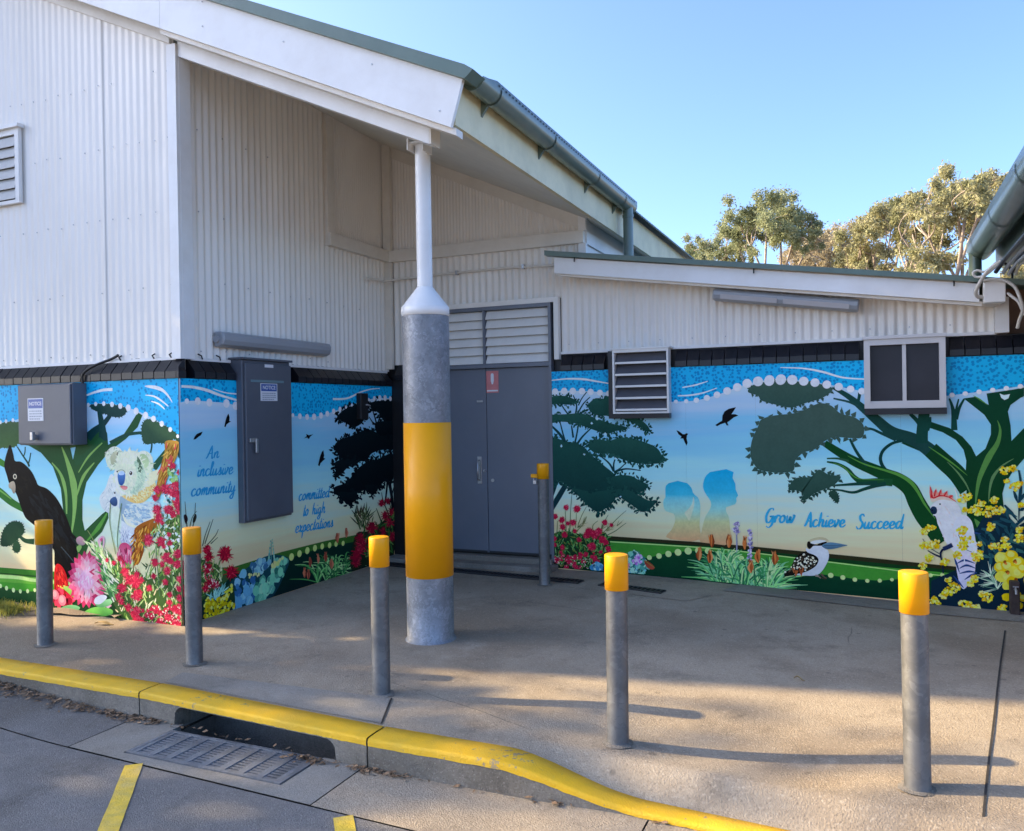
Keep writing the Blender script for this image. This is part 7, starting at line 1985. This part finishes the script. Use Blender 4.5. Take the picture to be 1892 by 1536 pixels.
def tree_from_view(pts, dist, m, label, seed, group='gum trees behind the buildings', spread=1.6, **kw):
    """crown clumps traced in view, set at a real distance with depth of their own"""
    g = random.Random(seed); cl = []
    for x, y, r in pts:
        X, Y = 1220 + x / 2.815, 230 + y / 2.815
        v = ray(X, Y); v = v / v.y
        d = dist + g.gauss(0, spread)
        p = CAM + v * d
        cl.append((tuple(p), r / 2.815 / FPX * d * 1.6))
    for c, r in list(cl):
        cl.append(((c[0] + g.gauss(0, .6) * r, c[1] + g.gauss(0, .8) * r, c[2] - g.uniform(.1, .9) * r), r * .75))
    bx_ = sum(c[0][0] for c in cl) / len(cl); by_ = sum(c[0][1] for c in cl) / len(cl)
    return gum_tree((bx_, by_, -.7), cl, m, label, group, seed, **kw)


tree_from_view([(560, 410, 50), (510, 440, 46), (610, 440, 50), (460, 470, 46), (550, 500, 56), (650, 500, 56), (720, 490, 46), (770, 530, 46), (800, 560, 36), (400, 520, 46), (350, 580, 46), (320, 640, 40), (430, 580, 46), (300, 690, 30), (390, 660, 40), (620, 560, 46), (690, 560, 46), (740, 600, 32), (450, 650, 30), (340, 720, 34), (240, 720, 26), (500, 540, 40)], 36, M['leaf_g'], 'tall rounded grey green gum tree in the middle of the skyline', 101)
tree_from_view([(170, 605, 30), (200, 650, 36), (245, 640, 32), (160, 655, 22), (250, 690, 30), (200, 700, 26), (225, 730, 26)], 46, M['leaf_g'], 'small distant gum tree at the end of the hall roof', 102)
tree_from_view([(870, 570, 42), (820, 600, 42), (930, 575, 42), (780, 650, 32), (730, 680, 32), (850, 640, 42), (900, 690, 46), (960, 630, 38), (700, 705, 34), (800, 705, 36), (880, 740, 36), (760, 600, 34), (690, 660, 34), (740, 740, 36)], 45, M['leaf_b'], 'brownish thin gum tree in the gap of the skyline', 103)
tree_from_view([(1190, 430, 52), (1150, 470, 46), (1080, 500, 42), (1040, 530, 42), (1000, 570, 38), (1120, 560, 46), (1180, 540, 46), (1060, 620, 52), (1000, 660, 46), (1120, 680, 52), (970, 720, 42), (1060, 730, 46), (1180, 650, 38), (1230, 450, 32), (1100, 770, 40), (1000, 790, 36), (1180, 730, 30)], 33, M['leaf_y'], 'yellow green gum tree right of the rounded one', 104)
tree_from_view([(1490, 290, 46), (1430, 320, 32), (1540, 320, 42), (1600, 330, 40), (1660, 320, 46), (1720, 290, 42), (1750, 270, 30), (1440, 400, 50), (1380, 430, 50), (1320, 400, 38), (1300, 460, 46), (1360, 510, 46), (1450, 480, 44), (1520, 510, 46), (1590, 430, 42), (1640, 400, 46), (1690, 380, 40), (1600, 540, 46), (1350, 640, 52), (1420, 680, 50), (1320, 710, 42), (1460, 730, 36), (1290, 560, 36), (1560, 380, 36), (1650, 480, 36), (1720, 440, 40), (1700, 560, 36), (1380, 760, 40), (1300, 790, 36)], 30, M['leaf_y'], 'tallest open crowned gum tree beside the green gutter', 105)
tree_from_view([(1850, 770, 46), (1890, 790, 46), (1820, 800, 30), (1900, 730, 40), (1960, 740, 50), (1930, 800, 50)], 38, M['leaf_y'], 'low gum foliage showing under the right hand eave', 106)

# street trees beyond the left edge: they throw the dappled shade
def shade_tree(base, h, rad, zc, n, label, seed, m, n_per=150, ls=.24):
    g = random.Random(seed); cl = []
    for _ in range(n):
        a = g.uniform(0, 6.283); q = rad * math.sqrt(g.random()); z_ = zc + g.gauss(0, h * .17)
        cl.append(((base[0] + q * math.cos(a), base[1] + q * math.sin(a), max(2.4, z_)), g.uniform(.55, .95)))
    return gum_tree((base[0], base[1], -.15), cl, m, label, 'street trees beyond the left edge', seed, n_per=n_per, ls=ls, tr=.2, fork=.35)


def shade_crown(base, box, n, label, seed, m, n_per=260, ls=.24, tr=.2):
    g = random.Random(seed); x0, x1, y0, y1, z0, z1 = box
    cl = [((g.uniform(x0, x1), g.uniform(y0, y1), g.uniform(z0, z1)), g.uniform(.5, .9)) for _ in range(n)]
    return gum_tree((base[0], base[1], -.15), cl, m, label, 'street trees beyond the left edge', seed, n_per=n_per, ls=ls, tr=tr, fork=.4)


shade_crown((-16.5, .2), (-17.6, -15.4, -2.2, 2.0, 3.8, 6.9), 84, 'low dense street tree out of view to the left', 201, M['leaf_g'], n_per=420)
shade_crown((-11.2, 4.1), (-12.4, -9.9, 3.95, 4.7, 3.4, 9.6), 110, 'street tree out of view close to the hall front', 202, M['leaf_g'], n_per=420, tr=.2)
shade_crown((-17.5, 1.7), (-18.4, -16.4,   1.1, 2.5, 11.3, 13.8), 44, 'tallest street tree out of view behind the low one', 203, M['leaf_g'], n_per=420, tr=.26)
shade_crown((-19.5, .6), (-20.4, -18.8, -.8, 1.4, 8.8, 11.2), 8, 'thin open street tree farthest out of view to the left', 204, M['leaf_g'], n_per=80, tr=.10)
